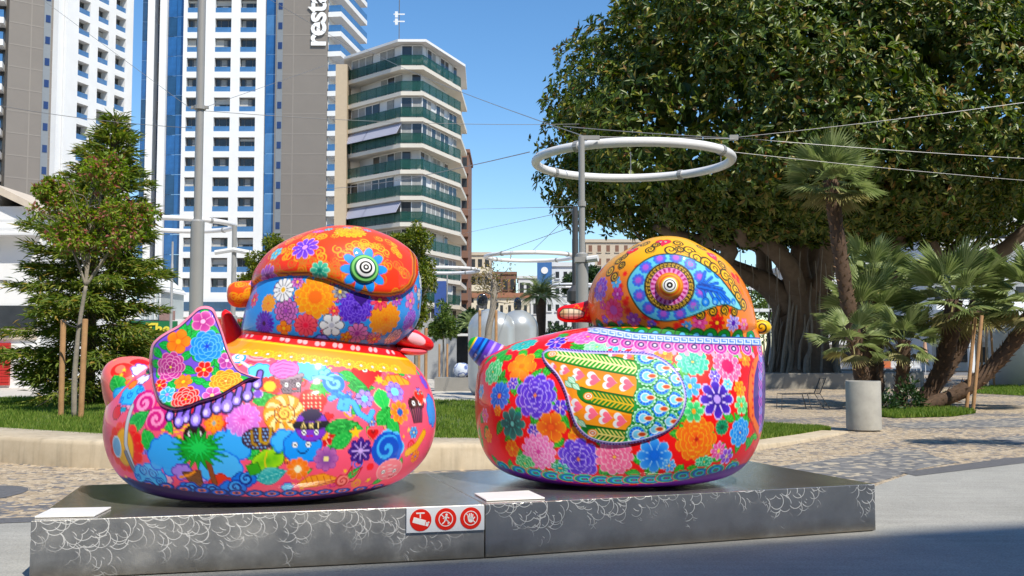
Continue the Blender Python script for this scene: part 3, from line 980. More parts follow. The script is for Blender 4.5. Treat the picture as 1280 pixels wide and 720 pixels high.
def polar(outline, ctr, nr, na):
    O = np.vstack([outline, outline[:1]]).astype(float)
    # closed smooth outline, evenly resampled
    n = len(outline); fine = []
    for i in range(n):
        p0, p1, p2, p3 = (np.array(outline[(i + k) % n], float) for k in (-1, 0, 1, 2))
        for s_ in np.linspace(0, 1, 12, endpoint=False):
            fine.append(0.5 * ((2 * p1) + (-p0 + p2) * s_ + (2 * p0 - 5 * p1 + 4 * p2 - p3) * s_ ** 2 + (-p0 + 3 * p1 - 3 * p2 + p3) * s_ ** 3))
    fine = np.array(fine + [fine[0]])
    L = np.concatenate([[0], np.cumsum(np.hypot(*(fine[1:] - fine[:-1]).T))])
    q = np.linspace(0, L[-1], na, endpoint=False)
    E = np.stack([np.interp(q, L, fine[:, 0]), np.interp(q, L, fine[:, 1])], -1)
    rho = np.linspace(0.004, 1, nr)
    c = np.array(ctr, float)
    return c + rho[:, None, None] * (E[None] - c), rho, E

def grid_faces(n, m):
    i = np.arange(n - 1)[:, None]; j = np.arange(m)[None, :]; j2 = (j + 1) % m
    return np.stack(np.broadcast_arrays(i * m + j, i * m + j2, (i + 1) * m + j2, (i + 1) * m + j), -1).reshape(-1, 4)

# ------------------------------------------------------------------ pink duck
L1 = Frame(340, 8.65)
d1 = empty('painted_duck', L1.base, L1.rz, 'pink duck sculpture painted with sweets, an orange cap and a raised purple wing', 'sculpture', 'painted duck sculptures')
body_rows = [(614.6, 334, 336, 1), (614.2, 255, 420, 80), (611, 215, 460, 105), (603, 184, 496, 120), (590, 164, 520, 129), (570, 149, 539, 134), (545, 141, 549, 136), (520, 140, 551, 134), (495, 146, 547, 125), (475, 160, 538, 114), (460, 184, 527, 105), (448, 220, 514, 98), (438, 258, 503, 93), (428, 290, 497, 90), (420, 300, 494, 88), (410, 304, 490, 86), (401, 325, 470, 75), (400, 395, 400, 1)]
V, Fc = loft_grid(L1, body_rows, 270, 520, 130)
p = Paint(L1, V, vnormals(V, Fc), '#fb6680')
rg = random.Random(3)
# soft tonal drift of the pink ground
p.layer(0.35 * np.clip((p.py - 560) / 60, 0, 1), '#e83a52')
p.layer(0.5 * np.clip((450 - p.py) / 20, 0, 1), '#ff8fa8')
# pale lozenges under the collar and beside the wing
for k in range(60):
    x = rg.uniform(296, 520); y = 446 + rg.uniform(0, 16) + (x - 300) * 0.05
    p.stamp(x, y, 3.5, poly([(-2.6, 0), (0, -1.7), (2.6, 0), (0, 1.7)], rg.choice(['#ffe27a', '#ffc8d4', '#ffd95a'])))
for k in range(18):
    p.stamp(205 + (k % 6) * 8 + rg.uniform(-1, 1), 533 + (k // 6) * 5 - (k % 6) * 1.6, 5, poly([(-3.6, 0), (0, -2.0), (3.6, 0), (0, 2.0)], '#ffc53a'))
for k in range(46):
    x, y = rg.uniform(140, 545), rg.uniform(455, 612)
    p.stamp(x, y, 5, star(rg.uniform(2.5, 4.6), rg.choice(['#ffc33c', '#ffd76a', '#ffb04a', '#ff4a5a'])), rg.uniform(0, 1))
S = p.stamp
# small filler motifs under the big ones
for k in range(130):
    x, y = rg.uniform(140, 545), rg.uniform(462, 610); q_ = rg.random(); rt = rg.uniform(0, 6.28)
    if q_ < 0.3: S(x, y, 12, leaf(rg.uniform(7, 11), rg.uniform(3.5, 5.5), rg.choice(['#1c8a38', '#28a044', '#2a98a0']), '#0c4a20'), rt)
    elif q_ < 0.5: S(x, y, 10, simple(rg.uniform(5, 8.5), 6, rg.choice(['#d8242a', '#7a3cc0', '#f08a1a', '#2a78d8']), rg.choice(['#ff6a5a', '#b08af0', '#ffc040', '#7ac8f8']), '#5a1430', '#ffe070', deep=0.35))
    elif q_ < 0.7: S(x, y, 10, spiral(rg.uniform(5, 8), rg.choice(['#c8207e', '#d83a3a', '#3a6ad0', '#e8a020']), 1.5, 1.3, None, rg.choice((-1, 1))), rt)
    elif q_ < 0.85: S(x, y, 10, cloud(rg.uniform(6, 9), rg.choice(['#6ac4f4', '#c8a8f0', '#ffb0c8']), rg.choice(['#2a70d0', '#7a3aa0', '#c03a6a']), 6, k, 0.7))
    else: S(x, y, 8, heart(rg.uniform(4, 6), '#e0303a', '#7a1020'), rg.uniform(-0.5, 0.5))
# left flank
S(164, 494, 22, cloud(19, '#58bdf5', '#2f83dc', 9, 1, 0.45)); [S(x, y, 6, spiral(4.5, '#1f6fd0', 1.4, 0.9)) for x, y in ((152, 499), (163, 494), (175, 488))]
S(147, 480, 16, leaf(14, 9, '#1f9440'), 1.0); S(178, 474, 12, cloud(10, '#e8e2ff', '#4a3ca0', 6, 3, 0.7)); S(150, 459, 14, disc(9, '#ff3a3a')); S(166, 480, 9, disc(6, '#ff8a1a', '#d02020'))
S(180, 505, 17, spiral(14, '#c8207e', 1.5, 3.2, '#ff9ac8')); S(195, 524, 17, spiral(13, '#c8207e', 1.5, 3.2, '#ff9ac8', -1))
S(146, 516, 10, disc(8, '#e03030', '#802020')); S(154, 511, 9, disc(5, '#3aa0c0', '#204060', 1, 0.6))
S(173, 526, 20, leaf(18, 10, '#1c8a38'), -0.75); S(186, 553, 18, leaf(16, 9, '#2aa848'), 1.1)
S(155, 559, 36, flower(31, 13, '#d01820', '#ff3526', '#ff6a50', '#f5b21e', 0.0, 1, 0.14)); S(155, 560, 26, disc(15, '#f2b418', '#d08000', 1.2, 1.4)); S(146, 559, 14, disc(8, '#7fb4d8', '#d8e8f4', 1.2, 1.4)); S(157, 545, 44, stroke([(3, -34), (1, -12), (0, 10), (6, 30), (11, 46)], 5, '#c8ccd4', '#4a4a55')); S(162, 578, 16, stroke([(-4, -12), (2, 3), (5, 12)], 4.5, '#7a7f8c', '#3c3c46'))
S(187, 597, 27, cloud(22, '#5fb8f2', '#2a70d0', 8, 6, 0.7)); [S(x, y, 7, spiral(r, '#1c54b8', 1.6, 1.0)) for x, y, r in ((180, 588, 6), (192, 592, 6), (186, 603, 5), (200, 602, 5), (173, 596, 4))]
# palm island
S(209, 570, 28, cloud(25, '#52a9f5', '#1f63da', 8, 8, 0.95)); S(290, 556, 26, cloud(23, '#52a9f5', '#1f63da', 8, 9, 0.9)); S(276, 586, 28, cloud(25, '#5fb4f7', '#2a70de', 9, 10, 0.7))
S(276, 601, 16, blob([(0, 0, 8), (-9, 3, 5), (9, 3, 6)], '#d8442a', '#a02818', 1)); S(262, 588, 26, stroke([(-6, -22), (0, -4), (5, 16)], 5, '#8a4a2a', '#5c2c18'))
S(243, 544, 15, disc(13, '#2a0d08', '#140503')); S(243, 543, 9, eyes(5.5, 2.8)); S(244, 549, 6, stroke([(-2, 0), (0, 1.2), (3, -0.5)], 1, '#d83020'))
S(247, 561, 38, spiky(35, '#1f9e3c', '#0c5a20', 20, 0.5)); S(249, 559, 26, spiky(22, '#46c862', '#1f8a38', 14, 0.35, 5))
S(228, 590, 15, cloud(12, '#a884e0', '#5a3aa8', 6, 4, 0.7)); S(241, 597, 22, poly([(-12, -6), (10, -9), (12, 12), (2, 13)], '#8a5a3a', '#4a2a1a')); S(241, 597, 22, lambda x, y: [(ain(poly_sd(x, y, [(-12, -6), (10, -9), (12, 12), (2, 13)])) * ain(0.5 - np.minimum(np.abs((x + y) % 4 - 2), np.abs((x - y) % 4 - 2))), '#4a2a1a')]); S(234, 594, 14, stroke([(-9, 3), (3, 0), (9, -4)], 3, '#f0941e'))
for x, y, r in ((305, 600, 14), (291, 610, 15), (262, 613, 13), (236, 612, 14)): S(x, y, r + 4, cloud(r, '#2f78e0', '#12379c', 6, int(x), 0.45)); S(x + 3, y - 1, r, spiral(r * 0.5, '#0e2a80', 1.3, 1.6, '#58a4f2'))
S(267, 529, 15, simple(12.5, 8, '#ffb21e', '#ff7a14', '#d85a10', '#8aa0a8', deep=0.25)); S(304, 524, 24, simple(21, 14, '#e070c8', '#c47ad8', '#e8a8ec', '#c03aa0', cr_=0.08, deep=0.22))
# right of the wing
S(323, 443, 26, rings([(17, '#ff8aa0'), (15.5, '#ffb0bc'), (12, '#f04a5e'), (10, '#ffa6b4'), (6, '#e03048'), (3, '#ff5a6a')], 0.6)); S(312, 452, 20, stroke([(-12, 8), (0, 0), (12, 4)], 1.6, '#e03a4a'))
S(299, 447, 14, spiral(9, '#3a9ad8', 1.2, 1.8, '#e8f4fc')); S(307, 458, 16, stroke([(-6, -8), (4, 0), (9, 9)], 3, '#dcecf8', '#4a88c0'))
S(326, 466, 18, cloud(15, '#72cdf5', '#3a9adc', 7, 12, 0.8)); S(388, 461, 20, cloud(18, '#72cdf5', '#3a9adc', 7, 13, 0.75)); S(407, 468, 10, cloud(9, '#8ad6f8', '#3a9adc', 5, 2, 0.8))
S(361, 480, 24, poly([(-16, -11), (16, -13), (13, 12), (-7, 14)], '#8a7684', '#2a2030')); S(361, 483, 22, lambda x, y: [(ain(poly_sd(x, y, [(-15, -8), (15, -10), (12, 9), (-7, 11)])) * ain(0.45 - np.minimum(np.abs((x + y) % 4.4 - 2.2), np.abs((x - y) % 4.4 - 2.2))), '#2c2230')]); S(360, 471, 20, stroke([(-17, 1), (0, 1), (16, -3)], 5, '#a894a4', '#4a3a48'))
S(355, 459, 22, blob([(0, -6, 9), (-8, 2, 9), (7, 2, 10), (-2, 4, 11)], '#f284cc', '#a83080', 1)); [S(355, 452 + k * 4.5, 18, stroke([(-12 + abs(k - 2) * 2, 1.5), (-2, -2), (13 - abs(k - 2) * 2, 0.5)], 1.0, '#c03c98')) for k in range(5)]
S(365, 480, 14, eyes(7, 2.5)); S(368, 486, 5, stroke([(-2, -1), (0, 1), (3, -1)], 1.3, '#e02030'))
S(337, 483, 17, simple(14, 9, '#e8341e', '#ff5a3a', '#a81a10', '#f8c818', cr_=0.52, deep=0.22)); S(330, 498, 16, leaf(14, 9, '#1c8a38'), -0.3); S(322, 492, 9, disc(5, '#7a4ac0', '#d0b8f0'))
S(355, 516, 28, disc(24.5, '#f2a02a', '#a85a10', 1.2)); S(355, 516, 26, lambda x, y: [(ain(23 - np.hypot(x, y)) * ain(np.sin(9 * np.arctan2(y, x) + np.hypot(x, y) * 0.28) * 3) * (np.hypot(x, y) > 9), '#f8e6a8'), (ain(0.7 - np.abs(np.hypot(x, y) - 12)), '#6a3408'), (ain(9 - np.hypot(x, y)), '#f8d070')]); S(355, 516, 10, spiral(8, '#a0500c', 1.6, 1.1)); S(355, 516, 26, lambda x, y: [(ain(24 - np.hypot(x, y)) * ain(0.5 - np.abs(np.sin(4.5 * np.arctan2(y, x) + np.hypot(x, y) * 0.14)) * np.hypot(x, y) * 0.2) * (np.hypot(x, y) > 12), '#7a3c0a')])
S(391, 502, 20, blob([(-4, -4, 11), (6, -3, 11), (1, 7, 11)], '#e02418', '#901008', 1)); [S(391 + dx, 502 + dy, 3, disc(1.0, '#ffe8c8', None, 1, 1.5)) for dx in range(-11, 14, 5) for dy in range(-9, 15, 5)]; S(404, 488, 15, spiky(12, '#35b84a', '#128028', 9, 0.4, 3))
S(376, 547, 26, stroke([(-10, 0), (-2, -12), (6, -14)], 7, '#5a88e0')); S(345, 548, 6, disc(4, '#f5d020'))
S(406, 545, 17, simple(14.5, 8, '#a01020', '#d8202a', '#f4c8b8', '#f0b020', cr_=0.34, deep=0.3)); S(337, 560, 3, disc(2, '#ffffff'))
S(324, 549, 26, disc(20, '#3a2438', '#180c18', 1, 0.66)); S(324, 549, 24, lambda x, y: [(ain(19 - np.hypot(x, y / 0.66)) * ain(1.1 - np.hypot((x + 2 * (np.floor(y / 4.4) % 2)) % 4.6 - 2.3, y % 4.4 - 2.2)), '#8ab4f0')]); S(332, 546, 16, stroke([(-7, -10), (-6, 5), (0, 8), (5, 4), (6, -10)], 3.2, '#b8923a', '#5a3a18')); S(316, 548, 12, stroke([(-2, -9), (-1, 5), (4, 8)], 2.6, '#a8823a', '#5a3a18'))
S(334, 575, 26, blob([(0, 0, 13), (-7, 3, 11), (8, -3, 11)], '#5ab02e', '#2a6a18', 1, '#a8dc4a')); S(318, 586, 12, poly([(-9, -4), (4, -7), (9, 5), (-4, 8)], '#46a028', '#2a6a18')); S(351, 564, 10, poly([(-6, 4), (4, -8), (9, 2)], '#46a028', '#2a6a18')); S(330, 575, 14, stroke([(4, -11), (1, 0), (3, 11)], 1.6, '#e0c040'))
S(356, 552, 18, cloud(16, '#58b4f4', '#2a78dc', 6, 15, 0.8)); S(378, 559, 25, cloud(22, '#3f96f0', '#1d5cc8', 9, 14, 0.88)); S(377, 556, 15, eyes(8, 3.0)); S(378, 565, 10, stroke([(-6, -1.5), (-2, 2), (3, 2), (7, -2)], 1.5, '#0c2050'))
S(389, 531, 22, disc(19, '#7a3cc0', '#3a1470')); S(389, 519, 20, spiky(13, '#221040', '#221040', 16, 0.75, 9)); S(389, 529, 22, stroke([(-18, 1.5), (0, 3.0), (18, 1)], 9.5, '#15101c')); 
for lx, segs in ((380, (((-2.6, 3.4), (0, -3.4)), ((0, -3.4), (2.6, 3.4)), ((-1.6, 1.2), (1.6, 1.2)))), (389, (((-2, 3.4), (-2, -3.4)), ((-2, -3.4), (1.8, -2.6)), ((1.8, -2.6), (1.8, -0.8)), ((1.8, -0.8), (-2, 0.2)), ((-1.0, 0.2), (2.4, 3.4)))), (398, (((-2.8, -3.4), (2.8, -3.4)), ((0, -3.4), (0, 3.4))))):
    for sgm in segs: S(lx, 531.2, 7, stroke(sgm, 1.15, '#f0d890'))
S(388, 540, 14, eyes(7.5, 2.6)); S(386, 546, 7, stroke([(-3, -0.6), (0, 1), (4, 0)], 1.6, '#c01848'))
S(428, 533, 24, leaf(22, 9, '#167832'), -0.15); S(428, 549, 18, leaf(16, 9, '#2f9c48'), -0.5); S(437, 471, 16, leaf(14, 7, '#28a044'), 0.4); S(452, 483, 20, leaf(18, 9, '#148038'), 0.1); S(478, 499, 17, leaf(15, 11, '#35b85a', '#bff0c0'), 1.4); S(480, 521, 17, leaf(15, 9, '#148a34'), -0.8); S(492, 534, 16, leaf(14, 8, '#2aa24a'), 0.9)
S(459, 467, 22, heart(20, '#d8241c', '#7a100c'), 0.12); S(447, 458, 10, disc(6, '#ff5a44')); S(466, 462, 22, lambda x, y: eyes(11, 3.4)(x, y)); S(494, 474, 24, poly([(-22, 6), (-10, -6), (8, -5), (22, 3), (20, 7), (4, 8), (-12, 10)], '#f5a83a', '#a85a10')); [S(482 + k * 7, 473 + k * 0.6, 8, stroke([(-1.5, -5), (1.5, 5)], 1.2, '#b8660f')) for k in range(5)]; S(474, 475, 8, star(7, '#ffc83a', 7, 0.5)); S(486, 452, 12, cloud(10, '#6ac0f0', '#2a80d0', 5, 6, 0.4))
S(419, 479, 16, spiral(12, '#2a7cd0', 1.3, 3.2, '#8cd0f8')); S(405, 474, 14, stroke([(-12, -2), (0, -3), (10, 0)], 5, '#8cd0f8', '#2a7cd0'))
S(440, 507, 36, stroke([(-26, -10), (-14, -16), (-4, -8), (-8, 4), (-16, 2), (-12, -8), (2, -4), (8, 10), (20, 18), (26, 8)], 6.5, '#62b6f4', '#1c58b4', 1)); S(426, 494, 14, stroke([(-8, -2), (2, 4), (9, 2)], 3.5, '#3a8ae0', '#1c58b4'))
S(456, 498, 15, simple(12.5, 7, '#9a80e8', '#b8a0f0', '#2e1a70', '#7fe0f0', cr_=0.34, deep=0.28)); S(494, 490, 17, simple(14, 7, '#7a60d8', '#b49cf0', '#5a3cb8', '#8ae4f4', cr_=0.4, deep=0.28))
S(500, 515, 17, simple(14.5, 8, '#d85a10', '#ff9a1e', '#f8b848', '#2a5cb0', cr_=0.32, deep=0.35)); S(444, 541, 10, star(8, '#ffc83a')); S(466, 541, 11, heart(8, '#d0281e', '#e8707a')); S(466, 540, 5, heart(3, '#8a1410'))
S(451, 563, 19, flower(16.5, 8, '#30186a', '#4a2a90', '#1a0c48', '#d8b8f0', 0.14, 1, 0.34)); [S(451, 563, 16, stroke([(2 * math.cos(a), 2 * math.sin(a)), (11 * math.cos(a), 11 * math.sin(a))], 1.2, '#c8a8f0')) for a in np.arange(8) * math.pi / 4]
S(487, 560, 28, cloud(22, '#58b0f0', '#78c8f8', 7, 20, 0.85)); S(484, 561, 24, spiral(16, '#1c52c0', 1.2, 5.5)); S(494, 560, 18, stroke([(4, -14), (9, -2), (7, 12)], 6, '#2a68d8'))
S(521, 515, 22, poly([(-12, -8), (13, -10), (9, 12), (-7, 12)], '#8a4a5a', '#20141c')); [S(521, 515, 16, stroke([(-9 + k * 4.6, -7), (-6 + k * 3.2, 11)], 1.7, '#2a1a24')) for k in range(5)]; S(520, 503, 16, blob([(-8, 0, 6), (0, -2, 7), (9, 1, 6)], '#4a2018', '#1c0a08', 1)); S(521, 503, 13, eyes(6, 3)); S(525, 496, 13, heart(10, '#e03a2c', '#f08a80')); S(525, 492, 8, eyes(4, 1.6)); S(531, 500, 5, heart(3.5, '#ffe0e0'))
S(540, 514, 20, cloud(15, '#4a9cee', '#1d5cc0', 8, 22, 1.5)); S(530, 478, 14, cloud(9, '#7a5ad0', '#d0306a', 6, 23, 1.2)); S(521, 556, 26, stroke([(-15, 9), (0, 2), (13, -13)], 9, '#f0b41e', '#b87810')); S(519, 570, 12, simple(9, 8, '#f07a1a', '#f8a83a', '#d04a20', '#3a6ac0', deep=0.35))
S(408, 574, 18, simple(15.5, 8, '#6a4090', '#c070b0', '#8a4a98', '#f0e0a0', cr_=0.22, deep=0.3)); S(373, 587, 17, simple(14, 9, '#f8a020', '#ff6a3a', '#ff9a6a', '#fff4d0', cr_=0.3, deep=0.25)); S(339, 594, 20, leaf(18, 10, '#2a98a0', '#187078', '#8ad8d0'), -0.3)
S(397, 600, 30, poly([(-24, 4), (-12, -5), (6, -8), (22, -2), (20, 4), (0, 8), (-16, 9)], '#f5a03a', '#d06a10')); [S(382 + k * 8, 600, 9, stroke([(-2, -5), (2, 5)], 1.3, '#c86a14')) for k in range(5)]
S(432, 598, 36, stroke([(-34, 8), (-16, 2), (0, -4), (6, -16), (8, -4), (20, -14), (12, 4), (-6, 8), (-16, 4)], 1.4, '#a8182a')); S(428, 602, 12, spiral(8, '#c02030', 1.5, 1.3, '#ff8a80'))
S(487, 588, 23, disc(19, '#ff8a94', '#ffb0b4', 1.2, 0.75)); [S(487, 583 + k * 4, 16, stroke([(-13, 1), (0, -2), (13, 1)], 0.9, '#ffc8cc')) for k in range(4)]; S(486, 589, 15, eyes(9, 2.5)); S(488, 596, 6, stroke([(-4, -1), (0, 1), (5, -1.5)], 1.2, '#7a1828')); S(463, 584, 8, disc(5, '#f0303a'))
# scalloped dark band round the base
bot = 606 - ((p.px - 340) / 205) ** 2 * 16
for k in range(-9, 10):
    x = 340 + k * 22
    S(x, 617 - (k / 9.5) ** 2 * 22, 12, rings([(11, '#1c2a78'), (8, '#2f6ad0'), (5, '#e87a1e'), (3, '#1c2a78')], 0.5))
# dark foot of the belly
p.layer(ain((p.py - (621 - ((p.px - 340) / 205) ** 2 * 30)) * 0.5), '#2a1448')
# wing drips
DRIP = []
for x, y, r in ((212, 519, 5), (223.5, 526, 6.5), (233, 522, 5), (245, 524, 7.5), (258, 515, 6), (271, 509, 6.5), (284, 508, 8), (296, 500, 6), (309, 494, 6.5), (322, 479, 6)):
    S(x, y - 3, 22, stroke([(2, -12), (0, 3)], r * 1.0 + 3.4, '#1e0f4e')); S(x, y, 14, disc(r * 0.9 + 1.8, '#1e0f4e', None, 1, 1.25)); DRIP.append((x, y, r))
for x, y, r in DRIP:
    S(x, y - 3, 22, stroke([(2, -12), (0, 3)], r * 0.8, '#8668de')); S(x, y, 12, disc(r * 0.8, '#9a80ee', None, 1, 1.25)); S(x - 0.6, y + 1.5, 8, disc(r * 0.42, '#d8ccff', None, 1, 1.4))
# collar: red band with pairs of pink dots, orange fringe below
cy = 418 + (p.px - 302) * 0.118
near = (p.px > 250) & (p.px < 520)
p.layer(ain(11 - np.abs(p.py - cy - 14)) * near, '#f5a21e')
for k in range(14):
    x = 306 + k * 14.5
    S(x, 418 + (x - 302) * 0.118 + 21, 11, flower(8.5, 9, '#e86a0c', '#ffc02a', '#fbd860', '#ffffff', 0.2, 1, 0.25, sy=0.75))
p.layer(ain(6.5 - np.abs(p.py - cy)) * near, '#e0201c')
p.layer(ain(1.2 - np.abs(p.py - cy - 6.5)) * near, '#ffd23a')
for k in range(9):
    x = 309 + k * 22
    for dx in (0, 6.5): S(x + dx, 418 + (x + dx - 302) * 0.118, 6, disc(3.0, '#ffc0c8'))
up = p.py < cy - 6
p.layer(up * 1.0 * near, '#2a1420')
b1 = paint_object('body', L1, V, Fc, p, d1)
Vc, Fcc = loft_grid(L1, body_rows, 90, 120, 60); bv1 = bvh_of(Vc, Fcc)

# head
head_rows = [(440, 399, 401, 1), (438.5, 325, 480, 76), (430, 309, 499, 88), (418, 302, 515, 96), (400, 303, 527, 103), (380, 308, 530, 106), (358, 316, 531, 105), (340, 325, 528, 102), (322, 338, 517, 95), (307, 360, 498, 81), (296, 386, 474, 60), (291, 404, 456, 40), (289.2, 416, 444, 20), (288.7, 429, 431, 1)]
V, Fc = loft_grid(L1, head_rows, 230, 360, 100)
Nh = vnormals(V, Fc)
p = Paint(L1, V, Nh, '#4a9ff0'); S = p.stamp
for k in range(40): S(rg.uniform(302, 528), rg.uniform(345, 432), 8, simple(rg.uniform(4, 7), 6, '#ff5a6a', rg.choice(['#7a5ae0', '#ff7aa0', '#ffa024', '#ff5a4a']), '#2a1840', '#ffe080'))
DK = '#1c1030'
for x, y, fn in ((335, 379, dahlia(12, '#f06a10', '#ffa01e', '#ffc050')), (394, 371, dahlia(27, '#f05a14', '#ffa51e', '#ffc24a', 13, 3, center='#ff7a3a', cr_=0.3)), (482, 400, dahlia(23, '#f07a10', '#ff9c1a', '#f0b040', 14, 5)), (444, 385, dahlia(22, '#3a1a90', '#5a34c8', '#8a6ae8', 14, 5)), (330, 404, flower(16, 18, '#14083a', '#5a34c0', '#6a48d0', '#14083a', 0.1, 2, 0.3)), (513, 400, dahlia(15, '#5a2ab0', '#8a5ad8', '#b890f0')), (357, 389, dahlia(17, '#a04ab0', '#d884c8', DK, 10, 3, ew=1.0)), (382, 407, simple(15, 12, '#f8506a', '#ff6a70', '#b01838', '#f03a50', deep=0.22)), (415, 406, simple(16, 6, '#e8e8ee', '#ffffff', DK, '#c8c8d8', deep=0.4, ew=1.3)), (354, 362, simple(16, 12, '#f0f0f4', '#ffffff', DK, '#f0c030', deep=0.3, ew=1.0)), (446, 417, simple(15, 10, '#c060a8', '#f090c8', DK, '#a03a90', deep=0.3)), (355, 411, simple(10, 4, '#ff7a10', '#ffa01e', '#b04a08')), (496, 374, simple(10, 8, '#a84ab8', '#d880d0', '#4a1860')), (475, 375, simple(13, 9, '#e03a5a', '#ff6a80', '#a01840')), (513, 376, simple(12, 5, '#c868c0', '#e8a0d8', '#7a2a80')), (492, 422, peony(14, '#c89ab0', '#f4dce8', DK, 9, 3)), (425, 364, simple(10, 8, '#5a5a68', '#b8b8c8', DK)), (417, 389, simple(7, 7, '#f03a50', '#ff7a80', '#c02a40')), (526, 352, simple(11, 6, '#ffffff', '#ffffff', DK, '#e0e0f0', deep=0.35, ew=1.2)), (524, 368, simple(9, 6, '#ffffff', '#f4f4ff', DK, '#d0d0e8', deep=0.35, ew=1.2)), (468, 424, simple(10, 9, '#d84a6a', '#f08a98', '#7a1c40')), (432, 421, simple(8, 5, '#f07a10', '#ffa030', '#8a3a08')), (452, 372, heart(9, '#3a1a80', '#1c0c48')), (318, 375, simple(10, 8, '#e03a60', '#ff7a9a', '#901838')), (402, 425, cloud(9, '#9a86e8', '#2a1a70', 6, 4)), (372, 352, simple(9, 8, '#c04ab0', '#e89ad8', '#4a1860'))):
    S(x, y, 30, fn)
cy = 418 + (p.px - 302) * 0.118
p.layer(ain(p.py - cy + 6.5), '#1c1018')
p.layer(ain(p.py - cy + 5.0), '#e0201c')
h1 = paint_object('head', L1, V, Fc, p, d1)

# cap: a shell standing proud of the head
cap_poly = [(296, 366), (312, 361), (325, 352), (342, 347), (362, 344.5), (385, 345), (405, 349.5), (425, 357), (445, 365), (465, 370.5), (485, 371.5), (503, 367.5), (515, 358), (521, 344), (521, 322), (514, 300), (505, 270), (280, 250)]
sd = poly_sd(p.px, p.py, cap_poly)
hh = 0.052 * np.sqrt(np.clip(1 - (1 - np.clip(sd / 11, 0, 1)) ** 2, 0, 1)) - 0.012 * (sd < 0.2)
Vs = V + Nh * hh[:, None]
km = sd > -3
fk = km[Fc].all(1)
ids = np.unique(Fc[fk]); remap = -np.ones(len(V), int); remap[ids] = np.arange(len(ids))
Vk, Fk = Vs[ids], remap[Fc[fk]]
pc = Paint(L1, Vk, vnormals(Vk, Fk), '#ea4a1c')
pc.layer(np.clip((330 - pc.py) / 60, 0, 1) * 0.25, '#f58a20')
sdc = poly_sd(pc.px, pc.py, cap_poly)
S = pc.stamp
for k in range(150):
    x, y = rg.uniform(312, 520), rg.uniform(285, 368)
    gold = '#f2b23a' if y < 322 else ('#c8781c' if rg.random() < 0.6 else '#e09a2c')
    rr_ = rg.uniform(4.0, 7.5)
    S(x, y, 10, spiral(rr_, gold, rg.uniform(1.3, 1.9), 0.85, None, rg.choice((-1, 1))), rg.uniform(0, 6.28))
for k in range(14): S(rg.uniform(345, 520), rg.uniform(278, 292), 8, simple(6, 6, rg.choice(['#e03a9a', '#3ab0d8', '#f0d03a']), rg.choice(['#f08ac8', '#8ad8e8', '#c8d84a']), '#6a5a18'))
pc.layer(ain(2.2 - np.abs(sdc - 3.5)) * 0.8, '#d89a2a'); pc.layer(ain(0.8 - np.abs(sdc - 3.5)), '#8a2a10')
for x, y, fn in ((381, 309, simple(18, 10, '#5a30c8', '#8a5ae0', '#e8b0f0', '#e0a0e8', deep=0.45)), (335, 346, simple(16, 9, '#8a3a98', '#b86ac8', '#e8a8e0', '#5a2470', deep=0.45)), (400, 337, simple(12.5, 8, '#2a8a7a', '#5abfa0', '#a8e0c0', '#1c6a60', deep=0.4)), (345, 317, simple(10, 6, '#3ab8d8', '#b8ecf8', '#3a88b0', deep=0.4)), (398, 289, simple(9, 8, '#d84ab8', '#f09ad8', '#8a2a70', sy=0.6)), (438, 290, flower(20, 14, '#f07a10', '#f8b02a', '#ffd84a', '#f07a10', 0.1, 2, 0.3, sy=0.7)), (356, 300, simple(8, 6, '#e8304a', '#ff7a6a', '#a01828')), (456, 336, flower(30, 10, '#1656c8', '#3aa2f5', '#1d62c8', '#1656c8', 0.1, 1, 0.42, 0.7, 0.8))):
    S(x, y, 34, fn)
cap = paint_object('cap', L1, Vk, Fk, pc, d1)
# eye boss on the cap
i = pc.find(456, 336)
en = Vector(pc.N[i]); ep = Vector(pc.W[i])
def boss(name, parent, fr, pos, nrm, prof_px, cols):
    """turned boss; colour steps with the radius"""
    sc = np.linalg.norm(fr.cam_local() - np.array(pos)) / F
    q = nrm.to_track_quat('Z', 'Y').to_matrix().to_4x4(); q.translation = pos
    pr = np.array(prof_px, float); d = np.concatenate([[0], np.cumsum(np.hypot(*(pr[1:] - pr[:-1]).T))])
    k = np.linspace(0, d[-1], 60); rr = np.interp(k, d, pr[:, 0]); zz = np.interp(k, d, pr[:, 1])
    mb = MB().lathe([(a * sc, b_ * sc) for a, b_ in zip(rr, zz)], 64, q)
    me = mb.mesh(name, M_PAINT, True)
    at = me.color_attributes.new('paint', 'FLOAT_COLOR', 'POINT')
    out = []
    for a in rr:
        c = cols[-1][1]
        for r0, cc in cols:
            if a >= r0: c = cc; break
        out += [[*C_(c), 1.0]] * 64
    at.data.foreach_set('color', np.array(out, np.float32).ravel())
    return link(name, me, parent)
boss('eye', d1, L1, ep - en * 0.01, en, [(18.5, -2), (18.2, 2), (16.5, 4.2), (12, 5.8), (11.5, 7.2), (8, 8.8), (4, 9.7), (0.1, 10)], [(17, '#2c8a4a'), (14, '#7ac86a'), (11.8, '#1f6a3a'), (8.2, '#f4f4f4'), (5.6, '#0c0c10'), (3.6, '#f4f4f4'), (1.6, '#0c0c10'), (0, '#f4f4f4')])

# curled tip of the cap
V, Fc = loft_grid(L1, [(283, 366, 371, 1), (284.5, 359, 378, 8), (290, 354, 383, 13), (300, 352, 385, 16), (312, 351, 383, 18), (325, 345, 374, 24), (340, 332, 362, 32), (356, 318, 350, 36), (362, 330, 340, 4)], 80, 90, 40, 'x')
p = Paint(L1, V, vnormals(V, Fc), '#e85a1c')
for k in range(26): p.stamp(rg.uniform(286, 335), rg.uniform(352, 384), 8, spiral(rg.uniform(3.5, 6), '#f0a83a', 1.5, 0.8, None, rg.choice((-1, 1))), rg.uniform(0, 6))
p.stamp(318, 352, 10, simple(7, 8, '#8a3a98', '#c07ad0', '#e8b0e8'))
paint_object('cap_tip', L1, V, Fc, p, d1)

